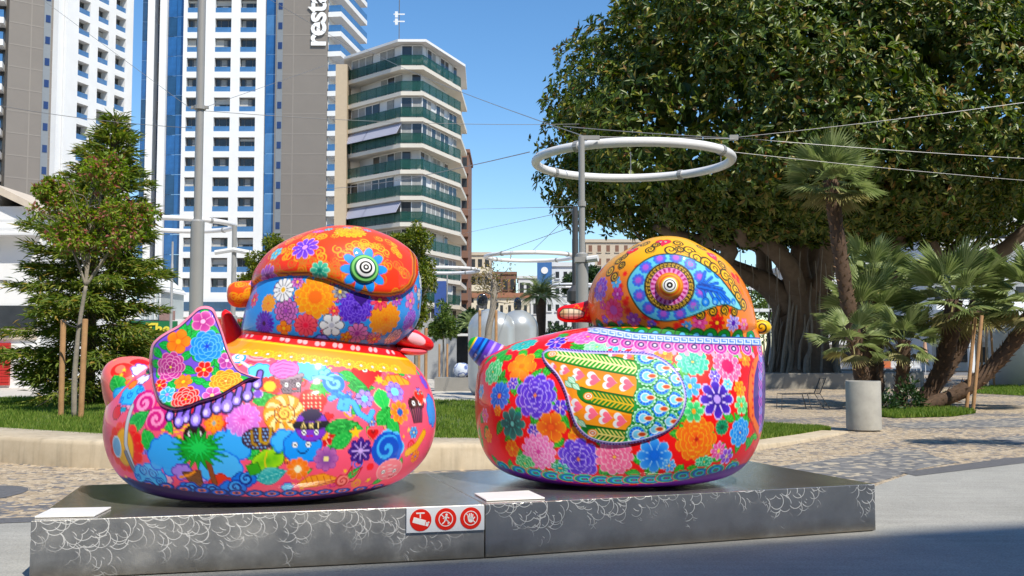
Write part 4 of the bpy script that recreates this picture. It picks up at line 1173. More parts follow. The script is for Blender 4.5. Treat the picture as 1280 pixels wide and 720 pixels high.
# tail
V, Fc = loft_grid(L1, [(445, 168, 172, 1), (447, 154, 186, 20), (454, 142, 198, 34), (466, 136, 204, 44), (484, 137, 210, 50), (504, 142, 212, 50), (524, 150, 205, 42), (536, 176, 180, 1)], 110, 130, 50)
p = Paint(L1, V, vnormals(V, Fc), '#ff7a72'); S = p.stamp
S(152, 462, 20, disc(14, '#ff4038', None, 1, 0.8)); S(176, 452, 18, disc(13, '#e8302a', None, 1, 0.5)); S(150, 461, 9, disc(6, '#ff7a6a'))
S(176, 462, 14, cloud(11, '#d8d0ff', '#4a3ca0', 7, 3, 0.7)); S(147, 482, 17, leaf(14, 10, '#1f9440'), 1.1); S(166, 478, 12, disc(7, '#ff8a1a', '#d03020', 1, 0.6)); S(176, 485, 12, stroke([(-9, 5), (9, -5)], 4, '#58a8d8', '#a03020'))
S(160, 496, 24, cloud(19, '#58bdf5', '#2f83dc', 9, 1, 0.45)); [S(x, y, 6, spiral(4.5, '#1f6fd0', 1.4, 0.9)) for x, y in ((148, 500), (160, 495), (172, 490))]
for k in range(12): S(rg.uniform(134, 190), rg.uniform(450, 512), 5, star(3.2, '#ffc33c'))
S(141, 514, 10, disc(8, '#e03030', '#802020'))
paint_object('tail', L1, V, Fc, p, d1)

# far wing, red, peeping over the back
V, Fc = loft_grid(L1, [(386, 279, 281, 1, 40), (390, 275, 287, 6, 40), (400, 275, 294, 9, 40), (414, 276, 303, 12, 40), (430, 277, 312, 14, 40), (445, 290, 296, 1, 40)], 50, 50, 40)
p = Paint(L1, V, vnormals(V, Fc), '#e8281c')
for k in range(10): p.stamp(rg.uniform(278, 300), rg.uniform(392, 425), 6, spiral(4, '#ffd0c0', 1.4, 0.8))
fw = paint_object('wing', L1, V, Fc, p, d1); fw['label'] = 'red far wing tip behind the purple wing'

# near wing, purple, standing up from the flank
W1 = [(255, 384.5), (247, 387), (238, 395), (224, 407.5), (209, 416), (198, 423.5), (191, 432), (188.5, 445), (188, 459), (191, 481), (198, 502), (207, 509), (219, 512), (235, 509), (250, 503), (273.5, 496), (295, 484), (311, 475), (324, 472.5), (317, 470), (308, 467), (296, 460), (285, 438.5), (278, 417), (271, 398), (267, 389), (262, 385.5)]
pts, rho, E = polar(W1, (246, 462), 90, 420)
cl = L1.cam_local()
def wing_depth(px, py):
    o, d = ray_local(L1, px, max(py, 468.0))
    h = bv1.ray_cast(Vector(o), Vector(d))
    y = h[0].y if h[0] is not None else -0.35
    if py < 468:
        k = (468 - py) / 84.0
        y = y * (1 - k) + (-0.46) * k
    return y
# depth on a coarse grid, then interpolate smoothly
gx_, gy_ = np.linspace(180, 335, 32), np.linspace(378, 530, 32)
GD = np.array([[wing_depth(a, b_) for a in gx_] for b_ in gy_])
def bil(px, py):
    fx = np.clip((px - 180) / 155 * 31, 0, 30.999); fy = np.clip((py - 378) / 152 * 31, 0, 30.999)
    i0, j0 = fx.astype(int), fy.astype(int); tx, ty = fx - i0, fy - j0
    return (GD[j0, i0] * (1 - tx) + GD[j0, i0 + 1] * tx) * (1 - ty) + (GD[j0 + 1, i0] * (1 - tx) + GD[j0 + 1, i0 + 1] * tx) * ty
def wing_surface(pts, off):
    px, py = pts[..., 0].ravel(), pts[..., 1].ravel()
    yy = bil(px, py) + off
    u, v = (px - CX) / F, (CY - py) / F
    D = np.stack([u, CP - SP * v, SP + CP * v], -1) @ L1.Mw
    t_ = (yy - cl[1]) / D[:, 1]
    return cl + D * t_[:, None]
na = 420
edge_off = np.repeat(-0.05 + 0.04 * np.clip((rho - 0.9) / 0.1, 0, 1) ** 2.2, na)
V1 = wing_surface(pts, edge_off)
# rim and back
rim = []
for s_, o_, gr_ in ((0.35, -0.005, 1.018), (0.7, 0.025, 1.028), (1.0, 0.06, 1.022), (1.0, 0.09, 1.0)):
    rim.append(wing_surface((np.array([246, 462]) + (E - np.array([246, 462])) * gr_)[None], o_))
back = wing_surface((np.array([246, 462]) + (E - np.array([246, 462])) * 0.5)[None], 0.11)
back2 = wing_surface((np.array([246, 462]) + (E - np.array([246, 462])) * 0.01)[None], 0.12)
V = np.vstack([V1] + rim + [back, back2])
Fc = grid_faces(90 + 6, na)
N = vnormals(V, Fc)
if N[5 * na, 1] > 0: Fc = Fc[:, ::-1]; N = -N
p = Paint(L1, V, N, '#7a5ad2'); S = p.stamp
front = np.arange(len(V)) < 90 * na
sdw = poly_sd(p.px, p.py, E[::2])
p.facing = p.facing & front
for x, y, a in ((240, 412, 0.4), (243, 418, -0.8), (266, 412, 0.5), (255, 389, 1.5), (232, 420, 2.2), (208, 432, 0.2), (197, 441, 0.7), (216, 437, 0.3), (234, 444, -0.6), (200, 468, 0.9), (236, 463, 0.4), (247, 447, 0.7), (268, 452, 0.9), (262, 455, 2.0), (240, 475, -0.5), (251, 477, 0.3), (262, 481, 0.2), (215, 483, 0.8), (221, 471, -0.7), (196, 455, 0.2), (303, 474, -0.1), (297, 485, 0.5), (250, 502, 0.4), (206, 504, 1.2), (214, 507, 0.3), (246, 431, 1.2), (277, 440, 0.5), (270, 467, 1.3), (283, 489, 0.4), (228, 409, 0.8), (245, 399, 2.4)):
    S(x, y, 12, leaf(9.5, 4.5, '#17953c', '#0b5a24', '#4ad06a'), a)
for x, y, fn in ((254, 402, simple(14, 5, '#a82a88', '#d05aa8', '#f0a0d0', '#ffc0e0', deep=0.32)), (223, 427, simple(15, 5, '#f07a08', '#ff9a12', '#e0600a', '#ffb83a', deep=0.32)), (259, 433, peony(21, '#1446c8', '#3a9af5', '#7fc8ff', center='#1446c8')), (213, 459, peony(19, '#8a1a6a', '#c44a9a', '#f0a8d0', center='#ffe070')), (255, 462, simple(11, 6, '#d01810', '#f03a30', '#ffb0a8', '#ffe070', deep=0.4)), (284, 451, simple(11, 6, '#9a2a88', '#c85ab0', '#eaa0d8', '#ffd0f0', deep=0.35)), (282, 476, peony(20, '#e86a08', '#ffa018', '#ffd870', center='#fff0a0', sy=0.8)), (229, 477, simple(11, 6, '#f07a08', '#ffa012', '#e06808', '#ffd040', deep=0.35)), (199, 482, simple(10, 6, '#d01818', '#f04038', '#ffb8a8', '#ffd040', deep=0.35)), (209, 493, simple(11, 7, '#3a9ae0', '#6ac8f8', '#c8f0ff', '#c090e8', deep=0.35)), (232, 499, peony(18, '#b80c10', '#f0281e', '#ffc8c0', center='#ffd040')), (265, 494, simple(12, 6, '#b83a98', '#e070c0', '#ffc0ec', '#ffe0a0', deep=0.35))):
    S(x, y, 26, fn)
p.layer(ain(2.6 - sdw) * front, '#1e0c40')
p.layer(ain(1.1 - sdw) * front, '#f59ab0')
p.layer((~front) * 1.0, '#f78fa4')
V[:, 1] = V[:, 1]
wg = paint_object('wing', L1, V, Fc, p, d1); wg['label'] = 'purple raised near wing painted with flowers'

# bill
def plain(name, fr, ctrl, color, parent, n=50, axis='x', spots=None):
    V, Fc = loft_grid(fr, ctrl, n, 60, 50, axis)
    p = Paint(fr, V, vnormals(V, Fc), color)
    if spots: spots(p)
    return paint_object(name, fr, V, Fc, p, parent)
bk = plain('beak', L1, [(488, 420, 432, 30), (500, 411, 434, 34), (512, 408, 436, 32), (524, 411, 438, 27), (536, 418, 439, 21), (544, 423, 438, 14), (548, 428, 435, 7), (549, 431, 432.5, 1)], '#e01c20', d1, spots=lambda p: (p.stamp(521, 423, 22, disc(14, '#f8b8c0', None, 1, 0.55), 0.35), p.layer(ain(p.py - 434) * 0.6, '#b81018')))  # pale pink disc is a highlight painted onto the red upper bill
plain('lower_bill', L1, [(490, 432, 440, 28), (505, 433, 443, 30), (520, 434, 444.5, 25), (532, 435, 444, 19), (539, 436, 442, 10), (541, 438, 440, 1)], '#f0707c', bk)

# ------------------------------------------------------------------ red duck
L2 = Frame(772, 9.6)
d2 = empty('painted_duck', L2.base, L2.rz, 'red duck sculpture covered in bright flowers with a yellow head and bulging orange eye', 'sculpture', 'painted duck sculptures')
body2 = [(597.4, 771, 773, 1), (597, 690, 850, 75), (594, 655, 885, 100), (586, 628, 912, 117), (574, 612, 928, 126), (555, 601, 940, 131), (530, 595, 948, 134), (505, 593, 951, 135), (480, 594, 952, 128), (462, 597, 952, 119), (448, 604, 951, 110), (437, 622, 949, 103), (428, 645, 948, 98), (420, 675, 946, 94), (414, 702, 944, 91), (410, 730, 941, 86), (405, 765, 930, 70), (404, 845, 847, 1)]
V, Fc = loft_grid(L2, body2, 270, 520, 130)
p = Paint(L2, V, vnormals(V, Fc), '#f02c18'); S = p.stamp
rg = random.Random(8)
for k in range(190):
    S(rg.uniform(598, 950), rg.uniform(415, 596), 14, leaf(rg.uniform(8, 12), rg.uniform(4, 5.5), rg.choice(['#1f8a2a', '#2aa038', '#157028']), '#0e5a1c', '#6ad860'), rg.uniform(0, 6.28))
YL = '#ffd84a'
BP = lambda r, **k: peony(r, '#30189a', '#6a48dc', '#c8b4ff', center='#e88a40', **k)
for x, y, fn in ((654, 430, peony(22, '#0c8a90', '#2cc0b8', '#9af0e0', 11, 3, sy=0.75)), (695, 427, simple(14, 7, '#3a1ab0', '#5a3ad8', '#f0e8ff', '#f0a0d8', deep=0.45)), (652, 457, simple(21, 6, '#f8b028', '#ff7a10', '#ffb850', '#ff9020', deep=0.4)), (616, 465, peony(17, '#2aa860', '#6adc8a', '#c8ffd0', 8, 3)), (624, 495, flower(18, 12, '#1446c0', '#4a8af0', '#7ab4ff', '#ff8a30', 0.18, 1, 0.2)), (641, 480, simple(8.5, 6, '#4a2ac0', '#6a4ae0', '#d8ccff', '#ffd0e8')), (700, 510, simple(11, 6, '#3a1ab0', '#6a4ae0', '#e0d4ff', '#f0b8e0', deep=0.4)), (667, 540, simple(9.5, 6, '#3a1ab0', '#6a4ae0', '#e0d4ff', '#f0b8e0', deep=0.4)), (640, 530, simple(20, 8, '#064a48', '#1a8a80', '#5ac8b8', '#7ae0d0', cr_=0.14, deep=0.38)), (689, 533, simple(20, 6, '#d84a10', '#ff9018', '#ffb83a', '#f06a10', deep=0.35)), (723, 544, simple(12.5, 6, '#e85a10', '#ff981c', '#ffc050', '#f06a10', deep=0.38)), (640, 560, simple(11, 6, '#f05a10', '#ff8a1c', '#ffb050', '#ffd040', deep=0.35)), (673, 565, dahlia(24, '#d84aa0', '#f490cc', '#ffd8f0', 13, 4)), (656, 579, peony(15, '#2a9a58', '#5ad080', '#b8f8c8', 8, 3, sy=0.8)), (669, 494, BP(29)), (723, 574, BP(27)), (688, 415, simple(13, 8, '#3aa8e0', '#7ad4f8', '#e0f8ff', '#40c8b0', sy=0.6)), (735, 421, peony(30, '#e04aa8', '#f884cc', '#ffd0f0', 10, 2, sy=0.5)), (746, 433, peony(17, '#6ad8a0', '#a8f4c0', '#e0ffe8', 9, 2, sy=0.6)), (772, 431, simple(15, 7, '#3ab0d8', '#7adcf4', '#d8f8ff', '#f8a030', sy=0.7)), (768, 572, peony(24, '#d83a78', '#f884ac', '#ffd0dc', 11, 3)), (818, 570, simple(22, 8, '#1a58d0', '#58a8f8', '#a8dcff', '#2a70e0', deep=0.32)), (836, 582, simple(9, 7, '#2a78d8', '#6ab8f8', '#c0e8ff')), (871, 549, peony(28, '#e04a06', '#ff8210', '#ffb858', center='#a82a08')), (866, 452, peony(22, '#0c8a80', '#3ccaae', '#a8f4d8', 11, 3, sy=0.85)), (910, 458, dahlia(21, '#c81868', '#f884b8', '#ffe0f0', 12, 2, center='#c81868', cr_=0.42)), (897, 500, simple(25, 8, '#1c0c70', '#5a3ad0', '#e0ccff', '#b89af0', cr_=0.2, deep=0.45, ew=1.8)), (862, 483, simple(15, 7, '#2a88d8', '#6ac0f4', '#b8ecff')), (910, 481, simple(7.5, 6, '#3aa8e0', '#8adcf8', '#c8f4ff')), (925, 485, simple(10, 6, '#f06a08', '#ffa01e', '#ffc860')), (927, 507, simple(12, 6, '#3ab870', '#8aeaa0', '#d0ffd8', '#ff9a30')), (867, 515, simple(14, 6, '#2aa860', '#6ae090', '#c0ffd0', '#ffa030')), (903, 534, flower(10, 12, '#0a5a40', '#1a8a5a', '#48b888', '#0a5a40', 0.1, 1, 0.2)), (925, 541, peony(18, '#1c68d8', '#4aa4f8', '#a0dcff', 8, 3)), (898, 564, simple(12, 8, '#d83a90', '#f078b8', '#ffc8e8', '#ffe070')), (908, 570, simple(11, 6, '#6a2ab8', '#a870e8', '#f0d8ff', '#ffe0a0')), (894, 471, simple(8.5, 6, '#4a2ac0', '#7a5ae8', '#e0d4ff', '#ffffff')), (931, 448, simple(10, 6, '#f06a08', '#ff981e', '#ffc060')), (804, 439, dahlia(15, '#9a6ae0', '#d8b8f8', '#fff0ff', 12, 2, sy=0.7)), (831, 442, simple(13, 6, '#e85a08', '#ff981c', '#ffc050', '#ffd860', sy=0.8)), (606, 520, simple(9, 6, '#d83a90', '#f078b8', '#ffc8e8')), (610, 545, simple(9, 6, '#e85a08', '#ff981c', '#ffc050')), (601, 490, simple(9, 6, '#2a78d8', '#6ab8f8', '#c0e8ff')), (622, 512, simple(7, 6, '#e85a08', '#ff981c', '#ffc050')), (880, 578, peony(13, '#0c8a60', '#3cb884', '#a8f4d0', 9, 2, sy=0.6)), (700, 586, simple(12, 8, '#1a8a80', '#4ac8b0', '#b0f0e0', sy=0.6))):
    S(x, y, 34, fn)
# scallops round the base
for k in range(-8, 9):
    x = 772 + k * 20.5
    S(x, 601 - (k / 8.5) ** 2 * 26, 18, rings([(15, '#e8402a'), (13.5, '#58d8b8'), (12, '#128a70'), (9.5, '#2a6ad8'), (7, '#58d0d8'), (4.5, '#2a8a4a'), (2.5, '#8a2ab0')], 0.62))
    S(x + 10, 606 - (k / 8.5) ** 2 * 26, 8, disc(5, '#6a2a98', '#c060c8', 1, 0.5))
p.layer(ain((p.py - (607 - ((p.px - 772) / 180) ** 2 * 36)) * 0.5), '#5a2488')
# far-side wing edge at the breast
q = np.interp(p.py, [436, 452, 470, 495, 520, 545], [956, 945, 941, 939.5, 941, 952])
mk = (p.py > 436) & (p.py < 548)
p.layer(ain(p.px - q + 5) * mk, '#ff7a28'); p.layer(ain(1.0 - np.abs(p.px - q + 5)) * mk, '#b02a10')
p.layer(ain(p.px - q - 2) * mk, '#4a2a88')
for k in range(9): S(951, 448 + k * 11, 9, spiral(6, '#e070d8', 1.4, 1.0, '#5a3aa8' if k % 2 else '#3a8ad8'))
for k in range(10): S(941, 450 + k * 10, 4, disc(2.2, '#d03010'))
# collar
KX, KY = [700, 748, 790, 850, 945, 960], [406, 413, 420, 424, 427, 428]
kb = np.interp(p.px, KX, KY)
nz_ = p.px > 735
for k in range(13):
    x = 752 + k * 16.5; y = np.interp(x, KX, KY) + 9.5
    S(x, y, 11, rings([(10, '#ffd8f0'), (9, '#c03aa8'), (6, '#f090d0'), (4.2, '#3a1a6a'), (2, '#e8e0ff')], 0.85)); S(x + 8, y + 8, 5, disc(3, '#f8a8c8', None, 1, 1.3))
def greek(p, kb, nz_, w=4.6):
    p.layer(ain(w - np.abs(p.py - kb)) * nz_, '#5a8ae0')
    ux = (p.px % 10.0); uy = (p.py - kb)
    d = np.minimum.reduce([np.where(uy < 3.4, np.abs(uy + 2.9), 9), np.where((ux < 8.5), np.abs(uy - 2.9), 9), np.where(np.abs(uy) < 3, np.abs(ux - 0.8), 9), np.where((uy > -1) & (uy < 3), np.abs(ux - 8.2), 9), np.where((ux > 3.5) & (ux < 8.2), np.abs(uy + 0.6), 9)])
    p.layer(ain(0.7 - d) * nz_ * (np.abs(uy) < w), '#e8f0ff')
    p.layer(ain(0.7 - np.abs(np.abs(uy) - w)) * nz_, '#2a3a90')
p.layer(ain(kb - 5 - p.py) * nz_, '#ff8a14')
for k in range(12):
    x = 750 + k * 17.2; y = np.interp(x, KX, KY) - 5
    S(x, y, 13, rings([(10.5, '#0f4a1c'), (9, '#1f8a34'), (5, '#0f5a24'), (3.6, '#6ac4f0')]))
greek(p, kb, nz_)
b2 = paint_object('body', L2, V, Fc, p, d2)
Vc, Fcc = loft_grid(L2, body2, 100, 140, 60); bv2 = bvh_of(Vc, Fcc)

# head
head2 = [(437, 845, 847, 1), (436, 772, 925, 80), (426, 752, 938, 87), (416, 747, 941, 91), (408, 742, 943, 94), (395, 737, 941, 98), (378, 735, 937, 101), (358, 739, 929, 100), (340, 749, 917, 96), (325, 764, 902, 89), (312, 786, 880, 75), (303, 803, 863, 57), (299, 816, 850, 34), (297.4, 825, 841, 16), (297, 832, 834, 1)]
V, Fc = loft_grid(L2, head2, 210, 340, 100)
p = Paint(L2, V, vnormals(V, Fc), '#ff8a14'); S = p.stamp
p.layer(np.clip((352 - p.py) / 30, 0, 1), '#ffb71c')
for k in range(90): S(rg.uniform(738, 940), rg.uniform(320, 412), 7, flower(rg.uniform(3, 6), 7, '#f02a10', '#ff5a14', '#ff7a1a', '#f01a10', 0.2, 1, 0.4, ew=0))
for x, y, fn in ((750, 361, flower(16, 10, '#c83a90', '#7a50d0', '#b8a0f0', '#e880b0', 0.28, 2, 0.3)), (752, 333, simple(9, 6, '#3a98e8', '#7acbf8', '#3a70d0')), (770, 353, simple(8, 6, '#4aaef0', '#8ad8f8', '#4a90e0')), (772, 367, simple(9, 6, '#b02a90', '#d860b8', '#8a2070', '#e0a0d8')), (767, 388, flower(15, 11, '#e83a70', '#ff6a90', '#e0304a', '#c86ab0', 0.4, 1, 0.22)), (753, 381, simple(7, 5, '#d83a90', '#f06ab0', '#a02070')), (792, 400, simple(10, 7, '#a02a98', '#c868c0', '#7a2080', '#e8a8e0')), (776, 405, simple(6, 5, '#5a6ae0', '#8a9af0', '#5a5ad0')), (756, 399, simple(6, 5, '#7a4ac0', '#a07ae0', '#6a3ab0')), (814, 405, simple(6, 5, '#6a4ac8', '#9a7ae8', '#6a3ab0')), (875, 403, simple(10, 7, '#e03a90', '#f078b0', '#c02a80', '#ffa0d0')), (896, 403, simple(11, 8, '#b80c10', '#f0342a', '#8a0808', '#ffd040')), (917, 404, simple(11, 9, '#6a4ad0', '#b8b0f4', '#e8e4ff', '#5a2ab0', cr_=0.3)), (858, 408, simple(7, 7, '#3a90d8', '#7ac4f0', '#3a70c0')), (930, 405, simple(8, 6, '#e870a8', '#f8b0d0', '#d84a90')), (789, 314, heart(9, '#f0383a', '#7a1c10')), (829, 303, heart(9, '#f0405a', '#7a1c10')), (891, 320, heart(8, '#f0506a', '#8a2c10'))):
    S(x, y, 20, fn)
for x, y in ((789, 313), (829, 302), (891, 319)): S(x, y, 6, eyes(3, 1.3))
GS = '#36360a'
for x, y, r, f in ((763, 338, 7, 1), (773, 326, 6, -1), (777, 331, 5, 1), (768, 345, 6, -1), (781, 320, 5, 1), (806, 305, 6, 1), (813, 312, 6, -1), (800, 300, 5, 1), (838, 312, 8, -1), (847, 304, 6, 1), (861, 313, 8, 1), (870, 322, 9, 1), (877, 310, 6, -1), (884, 329, 9, -1), (893, 336, 8, 1), (903, 331, 6, -1), (907, 345, 9, 1), (914, 353, 7, -1), (919, 362, 8, 1), (923, 371, 7, -1), (929, 381, 7, 1), (875, 393, 5.5, 1), (891, 389, 5.5, -1), (906, 388, 5.5, 1), (918, 390, 5, -1), (820, 306, 5, 1), (850, 312, 5, -1), (795, 308, 5, -1)):
    S(x, y, r + 3, spiral(r, GS, 1.6, 1.45, '#ffc222', f), rg.uniform(0, 6))
tear = [(785.5, 359), (790, 342), (807, 326), (830, 318.5), (862, 323), (893, 342), (910, 361), (926, 386), (910, 380.5), (893, 382.5), (862, 395), (837, 400.5), (815, 397.5), (798, 384)]
tE = polar(tear, (835, 358), 3, 120)[2]
sdt = poly_sd(p.px, p.py, tE)
p.layer(ain(sdt + 1.8), '#14401c'); p.layer(ain(sdt), '#7ad0ea'); p.layer(ain(sdt) * np.clip((p.px - 860) / 60, 0, 1) * 0.5, '#a0e4f0')
p.mask = ain(sdt)
for k in range(12):
    a = k * math.pi / 6 + 0.2
    S(837 + 40 * math.cos(a), 357.5 + 36 * math.sin(a), 12, flower(8.5, 9, '#9a50d0', '#2a70e0', '#3a8af0', '#b468d8', 0.45, 1, 0.2))
for x, y in ((864, 330), (874, 384), (884, 378), (866, 386)): S(x, y, 6, spiral(4.5, '#58a8c0', 1.4, 0.8))
for dx, dy in ((14, -22), (24, -14), (33, -6), (40, 2), (44, 8)):
    S(872, 357, 60, stroke([(0, 0), (dx * 0.45, dy * 0.3), (dx * 0.85, dy * 0.85)], 2.8, '#2a70dc', '#123c94')); S(872 + dx, 357 + dy, 10, disc(4.6 - dx * 0.03, '#3a88ee', '#123c94', 0.9, 1.2)); S(872 + dx, 357 + dy - 1, 5, disc(1.9, '#8ac8f8'))
for dx, dy in ((10, 20), (22, 20), (31, 20), (38, 19), (45, 20)):
    S(872, 357, 60, stroke([(0, 0), (dx * 0.7, dy * 0.3), (dx, dy * 0.9)], 2.8, '#2a70dc', '#123c94')); S(872 + dx, 357 + dy, 10, disc(4.8 - dx * 0.04, '#3a88ee', '#123c94', 0.9, 1.1)); S(872 + dx, 358 + dy, 5, disc(1.9, '#8ac8f8'))
p.mask = None
def eye_rings(x, y):
    r = np.hypot(x, y); th = np.arctan2(y, x); o = []
    o += [(ain(31.5 - r), '#1a1408'), (ain(30.2 - r), '#e0b858')]
    k = (th / (2 * np.pi) * 34) % 1.0; v = (r - 27.2)
    o.append((ain(3.2 - np.abs(v)) * np.maximum.reduce([ain(0.75 - np.abs(v - 2.4)), ain(0.75 - np.abs(k - 0.1) * 5.0), ain(0.7 - np.abs(v + 0.3)) * (k > 0.4), ain(0.7 - np.abs(k - 0.85) * 5) * (v < 0)]), '#241a08'))
    o += [(ain(24.3 - r), '#1a1408'), (ain(23.3 - r), '#f0a0d8')]
    t2 = np.abs(((th / (2 * np.pi) * 22) % 1.0) - 0.5) * 2 * np.pi / 22 * r * 2
    o.append((ain(1.5 * np.clip((r - 14) / 8, 0, 1) - t2 / 2 + 0.3) * (r < 22.5) * (r > 13), '#b01878'))
    return o
S(836.7, 357, 34, eye_rings)
kb = np.interp(p.px, KX, KY)
for k in range(12):
    x = 750 + k * 17.2; y = np.interp(x, KX, KY) - 5
    S(x, y, 13, rings([(10.5, '#0f4a1c'), (9, '#1f8a34'), (5, '#0f5a24'), (3.6, '#6ac4f0')]))
greek(p, kb, p.px > 700)
p.layer(ain(p.py - kb - 5.2), '#c03aa8')
paint_object('head', L2, V, Fc, p, d2)
i = p.find(836.7, 357); en = Vector(p.N[i]); ep = Vector(p.W[i])
boss('eye', d2, L2, ep - en * 0.012, en, [(17.5, -1.5), (17, 2), (14, 5.5), (10, 8), (8, 9), (4.5, 9.8), (0.1, 10)], [(15.2, '#e87a10'), (13, '#f0941a'), (10.5, '#f06a14'), (8.6, '#f0c030'), (7.2, '#f6f6f6'), (6.0, '#0a0a0c'), (4.0, '#f6f6f6'), (1.4, '#0a0a0c'), (0, '#f0f0f0')])

# wing in low relief
Z = lambda x, y: (670 + x * 0.20833, 420 + y * 0.20833)
W2 = [Z(*q) for q in ((22, 120), (36, 82), (100, 63), (300, 78), (560, 84), (700, 100), (800, 150), (870, 222), (908, 310), (914, 400), (880, 500), (800, 582), (650, 640), (470, 662), (330, 634), (240, 562), (194, 460), (160, 340), (110, 240), (45, 168))]
pts, rho, E = polar(W2, Z(470, 350), 110, 460)
na = 460
Pf = pts.reshape(-1, 2)
gx_, gy_ = np.linspace(668, 868, 42), np.linspace(428, 564, 30)
GP = np.zeros((30, 42, 3))
for b_, yy in enumerate(gy_):
    for a, xx in enumerate(gx_):
        o_, d_ = ray_local(L2, xx, yy); h = bv2.ray_cast(Vector(o_), Vector(d_))
        GP[b_, a] = h[0]
fx = np.clip((Pf[:, 0] - 668) / 200 * 41, 0, 40.999); fy = np.clip((Pf[:, 1] - 428) / 136 * 29, 0, 28.999)
i0, j0 = fx.astype(int), fy.astype(int); tx, ty = (fx - i0)[:, None], (fy - j0)[:, None]
V = (GP[j0, i0] * (1 - tx) + GP[j0, i0 + 1] * tx) * (1 - ty) + (GP[j0 + 1, i0] * (1 - tx) + GP[j0 + 1, i0 + 1] * tx) * ty
Fc = grid_faces(110, na)
N = vnormals(V, Fc)
if (N[:, 1].mean()) > 0: Fc = Fc[:, ::-1]; N = -N
rr_ = np.repeat(rho, na)
prof = 0.045 * np.clip(1 - np.clip((rr_ - 0.55) / 0.45, 0, 1) ** 4, 0, 1) - 0.012
prof += 0.012 * np.exp(-((rr_ - 0.93) / 0.04) ** 2)
V = V + N * prof[:, None]
p = Paint(L2, V, vnormals(V, Fc), '#ff8a18'); S = p.stamp
zx, zy = (p.px - 670) / 0.20833, (p.py - 420) / 0.20833
B1 = np.interp(zx, [0, 100, 300, 550, 640], [120, 150, 195, 238, 250]); B2 = np.interp(zx, [60, 100, 300, 550, 640], [195, 235, 312, 357, 370]); B3 = np.interp(zx, [60, 120, 300, 550, 640], [250, 300, 405, 465, 480]); B4 = np.interp(zx, [100, 200, 300, 550, 640], [420, 460, 525, 562, 570])
p.layer(np.clip(((zy - B1) / np.maximum(B2 - B1, 1)) % 1, 0, 1) * 0.45, '#ffc01e')
def feather(lo, hi, c0, c1, stripe, tip):
    md = (lo + hi) / 2; hw = (hi - lo) / 2
    ins = ain(np.minimum(zy - lo, hi - zy) / 4.8) * (zx > tip - 40)
    ins = ins * ain((zx - tip + np.sqrt(np.clip(hw ** 2 - (zy - md) ** 2, 0, None)) * 1.0) / 4.8)
    p.layer(ins, c0)
    inn = ain((hw - 11 - np.abs(zy - md)) / 4.8) * ins
    p.layer(inn, c1)
    k = ((zx + np.abs(zy - md) * 0.9) / 26) % 1.0
    p.layer(ain((hw * 0.72 - np.abs(zy - md)) / 4.8) * ain((0.2 - np.abs(k - 0.5)) * 26 / 4.8) * ins * (zx > tip + 45), stripe)
    p.layer(ain((5 - np.abs(zy - md)) / 4.8) * ins * (zx > tip + 45), stripe)
    xs = tip + 28; ym = float(np.interp(xs, zx[np.argsort(zx)][::400], md[np.argsort(zx)][::400]))
    S(*Z(xs, ym), 12, rings([(6.2, '#f8941e'), (4.6, '#f8f0d8'), (3.2, '#f06a1a'), (1.6, '#e8f0e8')], 0.8))
feather(np.interp(zx, [20, 100, 300, 620], [75, 68, 84, 150]), B1, '#176a22', '#2e9a34', '#f4ecb0', 70)
feather(B2, B3, '#0f5a1e', '#1f7a2a', '#d8b24a', 285)
feather(B4 + 4, np.interp(zx, [250, 330, 640], [610, 625, 680]), '#0f5a1e', '#1f7a2a', '#f0e08a', 310)
for hx, hy, sc in ((180, 207, 0.75), (262, 236, 0.95), (350, 262, 1.05), (450, 278, 1.05), (550, 292, 1.05), (250, 425, 0.95), (340, 466, 1.0), (425, 490, 1.0), (510, 512, 1.0), (470, 108, 0.6), (560, 122, 0.65), (110, 185, 0.5), (200, 375, 0.6)):
    S(*Z(hx - 12, hy - 4), 14, heart(9.5 * sc, '#e8ecf0'), -1.45); S(*Z(hx, hy), 12, heart(7.2 * sc, '#f2748e'), -1.45)
for hx, hy in ((195, 290), (240, 305), (215, 265), (240, 500), (275, 525)): S(*Z(hx, hy), 9, leaf(6.5, 3.4, '#7fd0a0', '#1f7a3a', '#e0f8e8'), 0.7)
rgn = ain((zx - np.interp(zy, [80, 140, 200, 330, 470, 560, 640], [580, 600, 605, 600, 580, 560, 520])) / 4.8)
p.layer(rgn, '#1f9448')
for fx_, fy_ in ((815, 172), (658, 130), (895, 330), (838, 258), (752, 190), (885, 470), (832, 383), (752, 305), (668, 240), (800, 512), (738, 438), (658, 370), (712, 560), (645, 492), (605, 592)):
    def fan(x, y):
        x, y = x / 1.15, y / 1.15
        r = np.hypot(x, y); th = np.arctan2(y, x); o = []
        sc = 11.2 + 0.8 * np.cos(th * 15)
        o += [(ain(13 - r), '#17803a'), (ain(sc - r), '#c4f2d8'), (ain(0.6 - np.abs(r - 9.4)), '#38b068'), (ain(8.6 - r), '#1c62d0'), (ain(8.2 - r) * ain(np.sin(th * 13) * 2), '#4a9cf2'), (ain(4.8 - r), '#8ad4f8'), (ain(0.5 - np.abs(r - 4.8)), '#e8f8ff')]
        q = np.hypot((x - 5.5) / 1.8, y); o.append((ain((2.9 - q)), '#f0e0c0')); o.append((ain(2.2 - q), '#c8502a'))
        return o
    S(*Z(fx_, fy_), 16, fan)
sde = poly_sd(p.px, p.py, E[::2])
p.layer(ain(4.6 - sde), '#3a2a88'); 
ang = np.arctan2(p.py - 493, p.px - 768)
arc = np.cumsum(np.hypot(*np.diff(np.vstack([E, E[:1]]), axis=0).T)); ai = np.tile(arc, 110)
p.layer(ain(4.2 - sde) * ain(0.8 - np.abs(sde - 2.4) * 0.6) * ain((0.24 - np.abs((ai / 4.0) % 1 - 0.5)) * 6), '#a89ae8')
